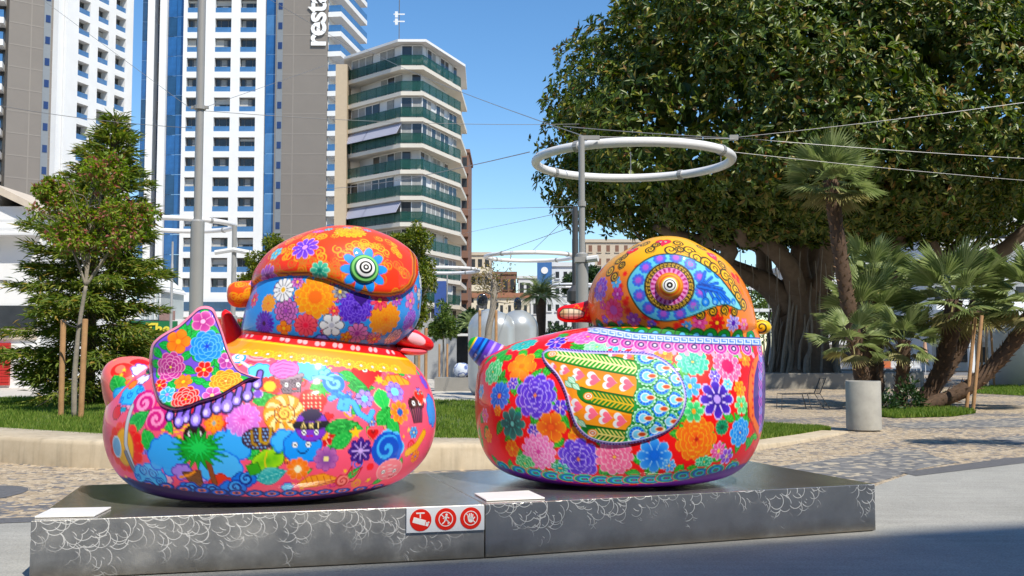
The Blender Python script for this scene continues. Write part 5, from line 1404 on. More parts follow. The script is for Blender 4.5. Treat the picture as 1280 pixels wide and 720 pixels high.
p.layer(ain(0.8 - np.abs(sde - 4.6)), '#cfc4f4'); p.layer(ain(0.9 - sde), '#241858')
wg2 = paint_object('wing', L2, V, Fc, p, d2)

# bill with painted teeth, tail, breast knob
def bill_paint(p):
    p.layer(np.clip((p.px - 735) / 10, 0, 1) * 0.6, '#f05a14')
    for k in range(30): p.stamp(rg.uniform(715, 750), rg.uniform(380, 405), 3, disc(1.1, '#f8902a'))
    tp = [(700, 391), (704, 386.5), (714, 386), (724, 387.5), (730, 391), (729, 395.5), (721, 398.5), (708, 398.5), (701, 396)]
    sd_ = poly_sd(p.px, p.py, tp); p.layer(ain(sd_ + 1.2), '#140c08'); p.layer(ain(sd_), '#f0ead0'); p.layer(ain(sd_) * np.clip((712 - p.px) / 8, 0, 1) * 0.7, '#c8a85a')
    g = np.minimum(np.abs((p.px - 701) % 6.5 - 3.2), np.abs(p.py - 392.5)); p.layer(ain(sd_) * ain(0.45 - g), '#140c08')
plain('beak', L2, [(695.5, 390, 393, 1), (697, 386, 398, 6), (704, 382, 402, 10), (716, 380, 403, 13), (730, 377, 403, 15), (738, 374, 404, 18), (746, 374, 407, 19), (756, 378, 408, 12)], '#e8321c', d2, 90, 'x', bill_paint)
def tail_paint(p):
    t_ = (p.px - 584) * 0.85 + (p.py - 430) * 0.5
    for lo, c in ((-99, '#e8402a'), (0, '#38a838'), (5, '#f0d040'), (7, '#2a60d8'), (13, '#18308a'), (16, '#3a8ae8'), (19, '#1c2a80'), (22, '#6a48c8'), (28, '#b8a0f0'), (31, '#7a50c8'), (37, '#d8c8f8'), (40, '#f02c18')): p.layer(ain(t_ - lo), c)
    for k in range(10): p.stamp(rg.uniform(588, 612), rg.uniform(426, 462), 4, disc(1.3, '#e8e8ff'))
plain('tail', L2, [(582.5, 430, 434, 1), (584, 425, 443, 7), (589, 421.5, 450, 13), (597, 421, 458, 19), (607, 423, 468, 26), (620, 428, 480, 36), (636, 436, 486, 44), (645, 450, 470, 2)], '#f02c18', d2, 90, 'x', tail_paint)
plain('snail_knob', L2, [(934, 403, 415, 6), (941, 402, 416, 8), (947, 400, 418, 9), (954, 401, 418, 9), (959, 404, 415, 6.5), (961.5, 408, 411, 1)], '#f8c818', d2, 50, 'x', lambda p: (p.layer(ain(943 - p.px), '#7ac8e8'), p.stamp(952, 409, 12, spiral(8, '#1a1408', 1.5, 1.3)), p.layer(ain(0.9 - np.abs(p.px - 943.5)), '#1a1408')))
# ================================================================== BUILDINGS
M_BWHITE = mat('white_render', (0.74, 0.74, 0.735), 0.7, var=0.05, scale=0.3)
M_BGREY = mat('taupe_cladding', (0.2, 0.178, 0.158), 0.75, var=0.06, scale=0.25)
M_JOINT = mat('cladding_joint', (0.25, 0.225, 0.2), 0.8, var=0.0)
def glass_mat(name, c, rough=0.08, metal=0.0, spec=0.6, var=0.25, scale=0.35):
    return mat(name, c, rough, metal, var, scale, spec=spec)
M_BLUE = glass_mat('blue_glass', (0.02, 0.1, 0.28), 0.1, 0.0, 0.8, 0.45, 0.45)
M_BLUED = glass_mat('dark_blue_glass', (0.015, 0.06, 0.14), 0.1, 0.0, 0.8, 0.4, 0.5)
M_BLUEL = glass_mat('pale_blue_glass', (0.06, 0.17, 0.36), 0.12, 0.0, 0.7, 0.3, 0.4)
M_WIN = glass_mat('window_glass', (0.04, 0.045, 0.05), 0.08, 0.0, 0.6, 0.5, 0.6)
M_CURT = mat('curtain', (0.3, 0.3, 0.29), 0.8, var=0.3, scale=2.0)
M_FRAME = mat('window_frame_grey', (0.12, 0.12, 0.12), 0.5, var=0.0)
M_SHUT0 = mat('roller_blind', (0.5, 0.48, 0.44), 0.7, var=0.1, scale=1.0)
M_WFRAME = mat('window_frame_white', (0.72, 0.72, 0.71), 0.5, var=0.0)

def frame_mat(ox, oy, ang, root):
    """facade frame: x along the wall, y into the building, relative to a root position"""
    return Matrix.Translation((ox - root.x, oy - root.y, 0)) @ Matrix.Rotation(ang, 4, 'Z')

def place(name, me, parent, M, x, y, z):
    o = link(name, me, parent)
    o.matrix_local = M @ Matrix.Translation((x, y, z))
    return o

# ---- hotel
hroot = Vector((-45, 156, 0))
hot = empty('hotel_tower', hroot, 0, 'tall white hotel tower with rows of recessed windows and a taupe side wall', 'hotel')
FH, Z0, NF = 2.98, 9.75, 19
ZT = Z0 + FH * NF
def recess_window(w, h, key):
    """shared meshes: dark sliding window with frame, blue glass balustrade"""
    mb = MB().box(0, w, 0, 0.05, 0, h)
    win = mb.mesh('window', M_WIN)
    fr_ = MB().box(0, w, -0.06, -0.002, h - 0.16, h).box(w * 0.3 - 0.05, w * 0.3 + 0.05, -0.05, -0.002, 0, h - 0.16).box(w * 0.74 - 0.05, w * 0.74 + 0.05, -0.05, -0.002, 0, h - 0.16).mesh('window_frame', M_FRAME)
    cu = MB().box(w * 0.36, w * 0.7, -0.03, -0.004, 0.1, h - 0.2).mesh('curtain', M_CURT)
    cu2 = MB().box(w * 0.05, w * 0.28, -0.03, -0.004, 0.1, h - 0.2).mesh('curtain', M_CURT)
    ba = MB().box(0.02, w - 0.02, 0.0, 0.05, 0.0, 0.78).mesh('balustrade', M_BLUEL)
    return win, fr_, (cu, cu2), ba
def hotel_facade(M, width, cols, ww, wh, sill, rec):
    mb = MB()
    xs = []
    for c in cols: xs += [c - ww / 2, c + ww / 2]
    edges = [0] + xs + [width]
    for i in range(0, len(edges), 2): mb.box(edges[i], edges[i + 1], 0, 1.3, 4, ZT, M)
    for i in range(1, len(edges) - 1, 2):
        zz = 4
        for f in range(NF):
            z_ = Z0 + f * FH + sill
            mb.box(edges[i], edges[i + 1], 0.0, 1.3, zz, z_, M); zz = z_ + wh
        mb.box(edges[i], edges[i + 1], 0.0, 1.3, zz, ZT, M)
    mb.build('white_wall', M_BWHITE, hot)
    win, fr_, cu, ba = recess_window(ww, wh, 0)
    rg = random.Random(int(width * 10))
    blinds = [MB().box(0.04, ww - 0.04 if k_b else ww * 0.5, -0.1, -0.07, wh * (0.35 + 0.2 * k_b), wh - 0.17).mesh('blind', M_SHUT0) for k_b in range(3)]
    for f in range(NF):
        for i in range(1, len(edges) - 1, 2):
            z_ = Z0 + f * FH + sill
            o = place('window', win, hot, M, edges[i], rec, z_)
            g_ = link('window_frame', fr_, o)
            if rg.random() < 0.7: link('curtain', cu[rg.randrange(2)], o)
            if rg.random() < 0.35: link('blind', blinds[rg.randrange(3)], o)
            place('balustrade', ba, hot, M, edges[i], 0.12, z_)
k_ = 150 / F
XB = lambda px: (px - CX) * k_
MBf = frame_mat(XB(222), 150, 0, hroot)
hotel_facade(MBf, XB(326) - XB(222), [XB(237) - XB(222), XB(272.5) - XB(222), XB(304.5) - XB(222)], 2.4, 2.1, 0.55, 0.7)
angA = math.radians(73.3)
MAf = frame_mat(-61.2, 138.6, angA, hroot)
hotel_facade(MAf, 14.2, [3.6, 7.6, 11.4], 2.3, 2.1, 0.55, 1.2)
def panels(name, M, x0, x1, y, z0, z1, step, m1, m2, alt=0.5, seed=0):
    rg = random.Random(seed); me1 = MB().box(0.03, x1 - x0 - 0.03, 0, 0.1, 0.06, step).mesh(name, m1); me2 = MB().box(0.03, x1 - x0 - 0.03, 0, 0.1, 0.06, step).mesh(name, m2)
    z = z0
    while z < z1:
        place(name, me1 if rg.random() > alt else me2, hot, M, x0, y, z); z += step
I = frame_mat(0, 0, 0, hroot)
panels('glass_panel', I, XB(199), XB(211), 151.2, 4, ZT, FH, M_BLUED, M_BLUE, 0.6, 1)
panels('glass_panel', I, XB(211), XB(221.5), 151.0, 4, ZT, FH, M_BLUE, M_BLUED, 0.25, 2)
panels('glass_panel', I, XB(326.5), XB(340), 150.3, 4, ZT, FH, M_BLUE, M_BLUEL, 0.35, 3)
panels('glass_panel', I, XB(159), XB(168.5), 153.4, 4, ZT, FH, M_BLUED, M_BLUE, 0.25, 4)
panels('dark_panel', I, XB(176), XB(190), 154.6, 4, ZT, FH, M_BLUED, M_WIN, 0.4, 5)
MB().box(XB(167), XB(176.5), 153.0, 156, 4, ZT, I).box(XB(190), XB(198.8), 150.6, 154, 4, ZT, I).build('white_pilaster', M_BWHITE, hot)
mb = MB()
for f in range(NF * 2):
    mb.box(XB(180), XB(185), 154.3, 154.55, Z0 + f * FH / 2, Z0 + f * FH / 2 + 0.9, I)
mb.build('stair_lights', mat('pale_panel', (0.45, 0.5, 0.52), 0.4, var=0.3, scale=0.6), hot)
# taupe wall with joints and a column of small windows
def taupe(M, w, small_x, jx):
    MB().box(0, w, 0, 6, 4, ZT, M).build('taupe_wall', M_BGREY, hot)
    mb = MB()
    for f in range(NF + 1): mb.box(0.1, w - 0.1, -0.02, 0.0, Z0 + f * FH, Z0 + f * FH + 0.16, M)
    for x in jx: mb.box(x, x + 0.16, -0.0225, -0.0025, 4.5, ZT - 0.5, M)
    mb.build('wall_joints', M_JOINT, hot)
    MB().box(small_x - 0.55, small_x + 0.35, -0.05, -0.03, 4.5, ZT - 0.5, M).build('pale_strip', mat('pale_blue_strip', (0.2, 0.22, 0.24), 0.5, var=0.05), hot)
    sw = MB().box(-0.35, 0.25, -0.1, -0.055, 0, 1.0).mesh('small_window', glass_mat('cobalt_glass', (0.02, 0.04, 0.13), 0.15))
    for f in range(NF): place('small_window', sw, hot, M, small_x, 0, Z0 + f * FH + 0.9)
MT = frame_mat(XB(340), 149.7, 0, hroot); wT = XB(406) - XB(340)
taupe(MT, wT, 0.75, [2.6])
MB().box(XB(340), XB(406), 155.8, 172, 4, ZT, I).build('core', M_BGREY, hot)
MT2 = frame_mat(-67.0, 134.4, math.radians(39), hroot)
taupe(MT2, 5.6, 4.9, [2.7])
MB().box(0, 0.9, 0.2, 3, 4, ZT, frame_mat(-62.55, 137.98, math.radians(39), hroot)).build('glass_strip', M_BLUEL, hot)
MB().box(-1.0, 0.02, 0.35, 4, 4, ZT, frame_mat(-61.25, 138.5, angA, hroot)).build('white_pilaster', M_BWHITE, hot)
# side balconies along the receding right flank, and at the far left
sl = MB().box(-0.2, 13.5, -2.0, 0.0, 0, 0.75).mesh('balcony_slab', M_BWHITE)
gl = MB().box(-0.2, 13.5, -1.98, -1.93, 0.77, 1.75).box(-0.18, -0.13, -1.9, -0.1, 0.77, 1.75).mesh('balcony_glass', M_BLUEL)
MR_ = frame_mat(XB(406) + 0.05, 150.0, math.radians(82), hroot)
for f in range(NF):
    place('balcony_slab', sl, hot, MR_, 0, 0, Z0 + f * FH - 0.2); place('balcony_glass', gl, hot, MR_, 0, 0, Z0 + f * FH - 0.2)
MB().box(0.2, 13.3, 0.0, 2.0, 4, ZT, MR_).build('flank_wall', M_BWHITE, hot)
ML_ = frame_mat(-70.2, 133.0, math.radians(18), hroot)
sl2 = MB().box(-1.5, 2.9, -0.3, 3, 0, 0.8).mesh('balcony_slab', M_BWHITE); gl2 = MB().box(-1.5, 2.9, -0.28, -0.23, 0.82, 1.8).mesh('balcony_glass', M_BLUEL)
for f in range(NF):
    place('balcony_slab', sl2, hot, ML_, 0, 0, Z0 + f * FH - 0.4); place('balcony_glass', gl2, hot, ML_, 0, 0, Z0 + f * FH - 0.4)
MB().box(-1.4, 2.8, 2, 4, 4, ZT, ML_).build('flank_wall', M_WIN, hot)
# lettering running up the taupe wall (reads upward)
lt = text_mesh('resta', 4.5, 0.08, mat('letter_white', (0.85, 0.85, 0.85), 0.5, var=0.0), 'lettering', 0.09, 0.93)
o = link('lettering', lt, hot)
lz = P(403, 60, 150).z
o.matrix_local = I @ Matrix.Translation((XB(403.5), 149.5, lz)) @ Matrix(((0, -1, 0, 0), (0, 0, -1, 0), (1, 0, 0, 0), (0, 0, 0, 1)))
# podium
MB().box(XB(150), XB(406), 152, 170, 0, 9.2, I).build('podium', M_BWHITE, hot)
MB().box(XB(224), XB(330), 149.6, 151.8, 7.6, 8.9, I).build('podium_glazing', M_BLUED, hot)
MB().box(XB(205), XB(335), 147.6, 151.9, 6.6, 7.4, I).build('canopy', M_BWHITE, hot)

# ---- apartment block with green balconies
AL, AFL, AFR, AR = Vector((-18.0, 111.1)), Vector((-11.53, 105.0)), Vector((-9.2, 105.0)), Vector((-5.75, 114.0))
AB1, AB2 = Vector((-5.5, 124)), Vector((-20.5, 122))
ar = Vector((-12, 112, 0))
apt = empty('apartment_block', ar, 0, 'cream corner apartment block with dark green balconies on every floor', 'apartment building')
M_CREAM = mat('cream_render', (0.64, 0.6, 0.52), 0.75, var=0.07, scale=0.5)
M_GREEN = mat('green_railing', (0.014, 0.085, 0.062), 0.35, var=0.2, scale=1.5, alpha=0.62)
M_SHUT = mat('white_shutter', (0.66, 0.67, 0.68), 0.6, var=0.05, scale=2)
M_AWN, t, b = new_mat('striped_awning')
co = nd(t, 'ShaderNodeTexCoord'); wv = nd(t, 'ShaderNodeTexWave', i_Scale=1.1); wv.bands_direction = 'X'
t.links.new(co.outputs['Object'], wv.inputs[0]); rp_ = ramp(t, wv.outputs[1], [(0.45, (0.16, 0.17, 0.28)), (0.55, (0.5, 0.5, 0.56))]); t.links.new(rp_.outputs[0], b.inputs['Base Color']); b.inputs['Roughness'].default_value = 0.8
L2_ = lambda v: (v.x - ar.x, v.y - ar.y)
TOPZ, PIT = 31.3, 2.73
def inset(d):
    """plan of the glazed wall, set back d from the slab edge"""
    c = Vector((-12, 116))
    out = []
    for v in (AL, AFL, AFR, AR):
        out.append(v + (c - v).normalized() * d)
    return out
segs = [(AL, AFL), (AFL, AFR), (AFR, AR)]
slab_me = MB().prism([L2_(v) for v in (AL, AFL, AFR, AR, AB1, AB2)], 0, 0.42).mesh('slab', M_CREAM)
rg = random.Random(5)
for f in range(12):
    z = TOPZ - f * PIT
    if z < 1.0: break
    link('slab', slab_me, apt, (0, 0, z - 0.42))
    for a, b_ in segs:
        d = b_ - a; l = d.length; ang = math.atan2(d.y, d.x)
        M = frame_mat(a.x, a.y, ang, ar)
        r_ = link('railing', MB().box(0.03, l - 0.03, 0.04, 0.07, 0.1, 1.05).mesh('railing', M_GREEN), apt); r_.matrix_local = M @ Matrix.Translation((0, 0, z))
        mb = MB().box(0, l, 0.02, 0.09, 1.05, 1.11)
        for q in range(int(l / 1.6) + 1): mb.box(min(q * 1.6, l - 0.06), min(q * 1.6, l - 0.06) + 0.06, 0.015, 0.08, 0, 1.05)
        h_ = link('handrail', mb.mesh('handrail', M_GREEN), r_)
    flush = f not in (1, 4, 7)
    d_in = 0.4 if flush else 1.3
    I4 = inset(d_in * 1.15)
    for si in range(3):
        a, b_ = I4[si], I4[si + 1]
        d = b_ - a; l = d.length; ang = math.atan2(d.y, d.x)
        M = frame_mat(a.x, a.y, ang, ar)
        w_ = link('wall', MB().box(0, l, 0.12, 0.3, 0, PIT - 0.42).mesh('wall', M_SHUT), apt); w_.matrix_local = M @ Matrix.Translation((0, 0, z))
        n = max(2, int(l / 1.15)); cw = l / n
        for q in range(n):
            white = (f == 1 and (si == 2 or q < n // 2)) or (not flush and si == 0 and q < 2) or rg.random() < 0.16
            if white: continue
            wm = MB().box(q * cw + 0.06, (q + 1) * cw - 0.06, 0.03, 0.11, 0.25 if flush else 0.05, PIT - 0.55).mesh('window', M_WIN if rg.random() < 0.5 else M_CURT)
            wo_ = link('window', wm, apt); wo_.matrix_local = M @ Matrix.Translation((0, 0, z))
            fm = MB().box(q * cw, q * cw + 0.09, 0.0, 0.12, 0.0, PIT - 0.43).box(q * cw + 0.09, (q + 1) * cw, 0.0, 0.12, PIT - 0.56, PIT - 0.43).mesh('window_frame', M_WFRAME)
            link('window_frame', fm, wo_)
    if f in (3, 6):
        d = AFL - AL; l = d.length; M = frame_mat(AL.x, AL.y, math.atan2(d.y, d.x), ar)
        for x0, x1 in ((0.1, l * 0.36), (l * 0.37, l - 0.1)):
            mb = MB(); mb.quad((x0, 0.3, PIT - 0.45), (x1, 0.3, PIT - 0.45), (x1, -0.5, 1.0), (x0, -0.5, 1.0)); mb.quad((x0, 0.33, PIT - 0.45), (x0, -0.47, 0.98), (x1, -0.47, 0.98), (x1, 0.33, PIT - 0.45))
            o = link('awning', mb.mesh('awning', M_AWN), apt); o.matrix_local = M @ Matrix.Translation((0, 0, z))
MB().prism([L2_(v) for v in (AL + Vector((-0.4, -0.2)), AFL + Vector((-0.3, -0.5)), AFR + Vector((0.3, -0.5)), AR + Vector((0.5, -0.1)), AB1, AB2)], TOPZ + 2.35, TOPZ + 2.62).build('roof', M_BWHITE, apt)
MB().box(-19.2 - ar.x, -17.95 - ar.x, 110.2 - ar.y, 113 - ar.y, 0, TOPZ + 1.6).build('end_wall', mat('tan_render', (0.5, 0.4, 0.28), 0.75, var=0.06), apt)
MB().prism([L2_(v) for v in inset(3.4)] + [L2_(AB1 - Vector((.6, .6))), L2_(AB2 + Vector((.6, -.6)))], 0, TOPZ + 2.3).build('core', M_CREAM, apt)
an = empty('rooftop_antenna', (-12.3, 110, TOPZ + 2.62), 0, 'thin aerial mast with small dishes on the apartment block roof', 'antenna')
MB().tube([(0, 0, 0), (0, 0, 8)], 0.05, 6).build('mast', M_FRAME, an)
for z in (3.6, 4.4): MB().box(-0.6, 0.6, -0.05, 0.05, z, z + 0.12).box(-0.45, -0.15, -0.1, 0.1, z - 0.3, z + 0.35).build('dish', M_SHUT, an)

# ---- plainer buildings farther back
def block(name, label, px0, px1, pytop, Y, depth, floors, bays, wall, winm, balc=None, roofm=None, group='buildings beyond the plaza', zbase=0.0, winh=0.5, winw=0.6, signed=None):
    a, b_ = P(px0, HZ, Y), P(px1, HZ, Y); H = P(0, pytop, Y).z
    root = empty(name, ((a.x + b_.x) / 2, Y, 0), 0, label, 'building', group)
    w = b_.x - a.x; x0 = -w / 2
    MB().box(x0, -x0, 0, depth, 0, H).build('wall', wall, root)
    MB().box(x0 - 0.2, -x0 + 0.2, -0.2, depth + 0.2, H + 0.003, H + 0.5).build('roof', roofm or wall, root)
    fh = H / floors; bw = w / bays
    wm = MB().box(-bw * winw / 2, bw * winw / 2, -0.03, 0.05, 0, fh * winh).mesh('window', winm)
    sm = MB().box(-bw * winw / 2 - 0.1, bw * winw / 2 + 0.1, -0.14, -0.035, -0.14, 0.0).mesh('sill', wall)
    bm_ = MB().box(x0, -x0, -1.2, -0.001, -0.15, 0.85).mesh('balcony', balc) if balc else None
    for f in range(floors):
        if bm_ and f: link('balcony', bm_, root, (0, 0, f * fh))
        for q in range(bays):
            o = link('window', wm, root, (x0 + (q + 0.5) * bw, 0, f * fh + fh * 0.28))
            if not balc: link('sill', sm, o)
    return root, H
M_BROWN = mat('brown_brick', (0.2, 0.1, 0.065), 0.8, var=0.2, scale=1.5)
M_BEIGE = mat('beige_render', (0.52, 0.44, 0.34), 0.8, var=0.08, scale=0.5)
M_PEACH = mat('pale_cream_render', (0.66, 0.58, 0.44), 0.8, var=0.08, scale=0.5)
M_LGREY = mat('light_grey_render', (0.62, 0.64, 0.66), 0.75, var=0.06, scale=0.5)
M_TILE = mat('terracotta_tile', (0.32, 0.14, 0.08), 0.8, var=0.25, scale=3)
block('brick_tower', 'brown brick tower with stacked balconies rising behind the green balcony block', 556, 585, 191, 145, 12, 10, 3, M_BROWN, M_WIN, M_BROWN)
block('apartment_house', 'beige apartment house with long white balconies beside the brown tower', 578, 613, 319, 170, 14, 6, 4, M_BEIGE, M_WIN, M_PEACH)
block('brown_house', 'dull brown house with flat roof behind the silver sculpture', 610, 645, 343, 190, 12, 4, 4, M_BROWN, M_WIN)
block('cream_house', 'pale cream low house behind the silver sculpture', 592, 662, 372, 110, 10, 2, 7, M_PEACH, M_WIN, None, M_TILE, winw=0.35)
block('grey_house', 'small grey block left of the blue rooftop sign', 648, 682, 348, 180, 12, 4, 4, M_LGREY, M_WIN)
wb, wH = block('white_office', 'white office block with small dark windows and a blue rooftop panel', 682, 742, 333, 125, 14, 6, 6, M_LGREY, M_WIN, winw=0.45, winh=0.4)
w0 = wb.location
sp = MB().box(P(671, 0, 124).x - w0.x, P(689, 0, 124).x - w0.x, -1.0, -0.6, P(0, 356, 124).z, P(0, 326, 124).z).build('sign_panel', mat('panel_blue', (0.04, 0.14, 0.36), 0.5, var=0.1), wb)
dsc = MB().lathe([(0.42, 0), (0.42, 0.05)], 24, Matrix.Translation((P(680, 0, 124).x - w0.x, -1.005, P(0, 338, 124).z)) @ Matrix.Rotation(math.pi / 2, 4, 'X')).build('sign_emblem', M_BWHITE, sp)
block('beige_tower', 'tan apartment tower with brown shutters behind the red duck head', 733, 800, 303, 165, 14, 9, 6, M_BEIGE, M_BROWN, None, winw=0.4)
rb, rH = block('terraced_flats', 'pale grey flats with long white balconies behind the fan palms', 1165, 1420, 238, 88, 12, 6, 10, M_LGREY, M_WIN, M_SHUT)
block('peach_house', 'pale low building seen under the fig tree branches', 1010, 1165, 330, 95, 12, 4, 8, M_LGREY, M_WIN, M_SHUT)
mb = MB(); 
for x in (1200, 1280, 1360): mb.box(P(x, 0, 80).x - rb.location.x, P(x, 0, 80).x - rb.location.x + 0.4, -8, -7.6, 0, 4.4)
mb.box(P(1165, 0, 80).x - rb.location.x, P(1420, 0, 80).x - rb.location.x, -8.5, 0, 4.4, 4.9)
mb.build('arcade', M_BWHITE, rb)
# rounded white kiosk at the right edge
ks = empty('white_kiosk', G(1300, 482), 0, 'rounded white kiosk behind the staked trees', 'kiosk')
o = MB().lathe([(2.2, 0), (2.2, 2.3), (2.0, 2.7), (1.4, 3.0), (0.01, 3.1)], 40).build('shell', M_BWHITE, ks, True)
MB().box(-0.6, 0.6, -2.25, -2.1, 0.9, 1.9).build('hatch', M_WIN, ks)

# ---- shops below the hotel
sr_ = empty('shop_building', (P(40, 0, 46).x, 46, 0), 0, 'white shop building with a gabled roof and red shutter beside the cypress', 'shop')
x_ = lambda px: P(px, 0, 46).x - sr_.location.x
z_ = lambda py: P(0, py, 46).z
MB().box(x_(-140), x_(62), 0, 9, 0, z_(258)).build('wall', M_BWHITE, sr_)
mb = MB(); mb.prism([(x_(-140), z_(232)), (x_(2), z_(230)), (x_(66), z_(262)), (x_(66), z_(270)), (x_(2), z_(240)), (x_(-140), z_(242))], 0.0, 9.4, Matrix(((1, 0, 0, 0), (0, 0, 1, -0.4), (0, 1, 0, 0), (0, 0, 0, 1)))); mb.build('roof', mat('pale_roof', (0.55, 0.47, 0.38), 0.8), sr_)
MB().box(x_(-140), x_(2), 0.001, 9, z_(258) - 0.01, z_(240)).build('gable', M_BWHITE, sr_)
MB().box(x_(-140), x_(60), -0.7, -0.6, z_(279), z_(277)).box(x_(-140), x_(60), -0.7, -0.6, z_(290), z_(287)).box(x_(-140), x_(60), -0.75, 0, z_(293) - 0.1, z_(293)).build('terrace_rail', M_SHUT, sr_)
MB().box(x_(-140), x_(58), -0.08, 0, z_(410), z_(382)).build('shop_window', M_WIN, sr_)
MB().box(x_(-140), x_(58), -0.12, -0.002, z_(424), z_(411)).build('fascia', M_BEIGE, sr_)
sh = MB()
for q in range(14): sh.box(x_(-120), x_(27), -0.14 - 0.02 * (q % 2), -0.003, 0.12 + q * 0.135, 0.12 + q * 0.135 + 0.128)
sh.build('red_shutter', mat('shutter_red', (0.42, 0.018, 0.014), 0.45, var=0.08), sr_)
MB().box(x_(5), x_(14), -0.2, -0.165, z_(437), z_(428)).build('notice', M_BWHITE, sr_)
o = link('lettering', text_mesh('PO', 0.42, 0.02, M_FRAME, 'lettering', 0.008), sr_, (x_(13), -0.15, z_(421)), (math.pi / 2, 0, 0))
o = link('lettering', text_mesh('K', 0.85, 0.03, M_FRAME, 'lettering', 0.02), sr_, (x_(-8), -0.06, z_(313)), (math.pi / 2, 0, 0))
MB().box(x_(-140), x_(20), -0.05, -0.002, z_(350) - 0.05, z_(350)).build('trim', M_FRAME, sr_)
# glazed pavilion with restaurant signs, in front of the hotel podium
pv = empty('restaurant_pavilion', (P(240, 0, 100).x, 100, 0), 0, 'glazed white restaurant pavilion with red and green fascia signs below the hotel', 'restaurant')
x_ = lambda px: P(px, 0, 100).x - pv.location.x
z_ = lambda py: P(0, py, 100).z
MB().box(x_(160), x_(345), 2, 10, 0, z_(398)).build('wall', M_BWHITE, pv)
MB().box(x_(188), x_(213), -1, 6, z_(400), z_(358)).build('conservatory', mat('conservatory_glass', (0.42, 0.46, 0.47), 0.15, var=0.15, scale=0.5), pv)
MB().prism([(x_(180), z_(360)), (x_(198), z_(346)), (x_(216), z_(362)), (x_(216), z_(365)), (x_(198), z_(349)), (x_(180), z_(363))], -1.3, 6, Matrix(((1, 0, 0, 0), (0, 0, 1, 0), (0, 1, 0, 0), (0, 0, 0, 1)))).build('conservatory_roof', M_BWHITE, pv)
mb = MB()
for px in (188, 194, 200, 206, 212): mb.box(x_(px), x_(px) + 0.12, -1.12, -1.001, z_(400), z_(359))
mb.build('glazing_bars', M_WFRAME, pv)
MB().box(x_(265), x_(345), 1.6, 1.9, z_(432), z_(398)).build('red_fascia', mat('fascia_red', (0.5, 0.05, 0.03), 0.5, var=0.08), pv)
MB().box(x_(150), x_(236), -1.6, -1.4, z_(426), z_(402)).build('green_fascia', mat('fascia_green', (0.01, 0.14, 0.045), 0.5, var=0.08), pv)
MB().box(x_(150), x_(236), -1.75, -1.405, z_(427), z_(426)).build('fascia_trim', M_BWHITE, pv)
link('lettering', text_mesh('The', 1.45, 0.03, mat('letter_yellow', (0.75, 0.62, 0.05), 0.5, var=0.0), 'lettering', 0.05), pv, (x_(199), -1.66, z_(417.5)), (math.pi / 2, 0, 0))
mb = MB(); mb.quad((x_(213), -3, z_(388)), (x_(232), -3, z_(390)), (x_(232), -3, z_(401)), (x_(213), -3, z_(401)))
MB().box(x_(213), x_(232), -1.3, -1.2, z_(401), z_(389)).build('menu_board', mat('brown_board', (0.28, 0.17, 0.15), 0.7, var=0.3, scale=2), pv)
MB().box(x_(170), x_(240), -2.4, 2, 0, z_(427)).build('shopfront', M_WIN, pv)

# ---- building behind the viewpoint whose shade lies on the road
uu = Vector((math.cos(R(16.6)), math.sin(R(16.6)))); nn_ = Vector((-uu.y, uu.x))
HB = 42.0
c0 = Vector((1.2, 8.62)) - Vector((SH[0], SH[1])) * HB
bb = empty('street_block', (c0.x, c0.y, 0), R(16.6), 'long tall apartment block across the road shading its near side', 'apartment building')
MB().box(-120, 70, -14, 0, 0, HB).build('wall', M_BEIGE, bb)
wm = MB().box(-1.0, 1.0, -0.02, 0.03, 0, 1.6).mesh('window', M_WIN)
for f in range(1, 13):
    link('balcony', bpy.data.meshes.get('street_balcony') or MB().box(-119, 69, 0.001, 0.7, 0, 1.0).mesh('street_balcony', M_SHUT), bb, (0, 0, f * 3.2 - 0.6))
# ================================================================== LAMPS, POLES, CABLES
M_POLE = mat('grey_pole_paint', (0.33, 0.33, 0.325), 0.4, metal=0.15, var=0.05, scale=2)
M_DPOLE = mat('dark_pole_paint', (0.06, 0.06, 0.065), 0.45, var=0.05)
M_RING = mat('white_diffuser', (0.74, 0.74, 0.75), 0.35, var=0.02)
M_CABLE = mat('steel_cable', (0.24, 0.24, 0.25), 0.45, metal=0.3, var=0.0)
RM = 2.13
ring_me = torus_mesh('tube', RM, 0.095, 128, 14, M_RING)
ring_thin = torus_mesh('tube', RM, 0.1, 96, 10, M_RING)
def ring_lamp(px, py, Y, label, nj=4, thin=False):
    c = P(px, py, Y)
    o = empty('ring_lamp', c, 0, label, 'lamp', 'white ring lamps hung over the plaza')
    link('tube', ring_thin if thin else ring_me, o)
    cm = MB().tube([(-0.05, 0, 0), (0.05, 0, 0)], 0.115, 12).mesh('clamp', M_POLE)
    for k in range(nj):
        a = 2 * math.pi * k / nj + 0.9
        q = link('clamp', cm, o, (RM * math.cos(a), RM * math.sin(a), 0), (0, 0, a + math.pi / 2))
    return o, c
r1, c1 = ring_lamp(791, 202, 22.3, 'large white ring lamp hanging in front of the fig tree')
r2, c2 = ring_lamp(663, 321, 36.0, 'white ring lamp hanging in the sky above the date palm', 4); r2.scale = (0.742,) * 3
r3, c3 = ring_lamp(553, 338, 60, 'white ring lamp in front of the green balcony block', 4, True)
r4, c4 = ring_lamp(718, 357, 88, 'white ring lamp in front of the white office block', 4, True)
r5, c5 = ring_lamp(222, 281, 39.4, 'white ring lamp around the tall grey mast below the hotel', 4)
def cable(pts, r=0.008, label=None, sag=0.0):
    P3 = [Vector(q) for q in pts]
    if sag and len(P3) == 2:
        a, b_ = P3; P3 = [a.lerp(b_, k / 12) - Vector((0, 0, sag * 4 * (k / 12) * (1 - k / 12))) for k in range(13)]
    o = MB().tube(P3, r, 5).build('cable', M_CABLE)
    return tag(o, label, 'cable', 'steel cables strung over the plaza')
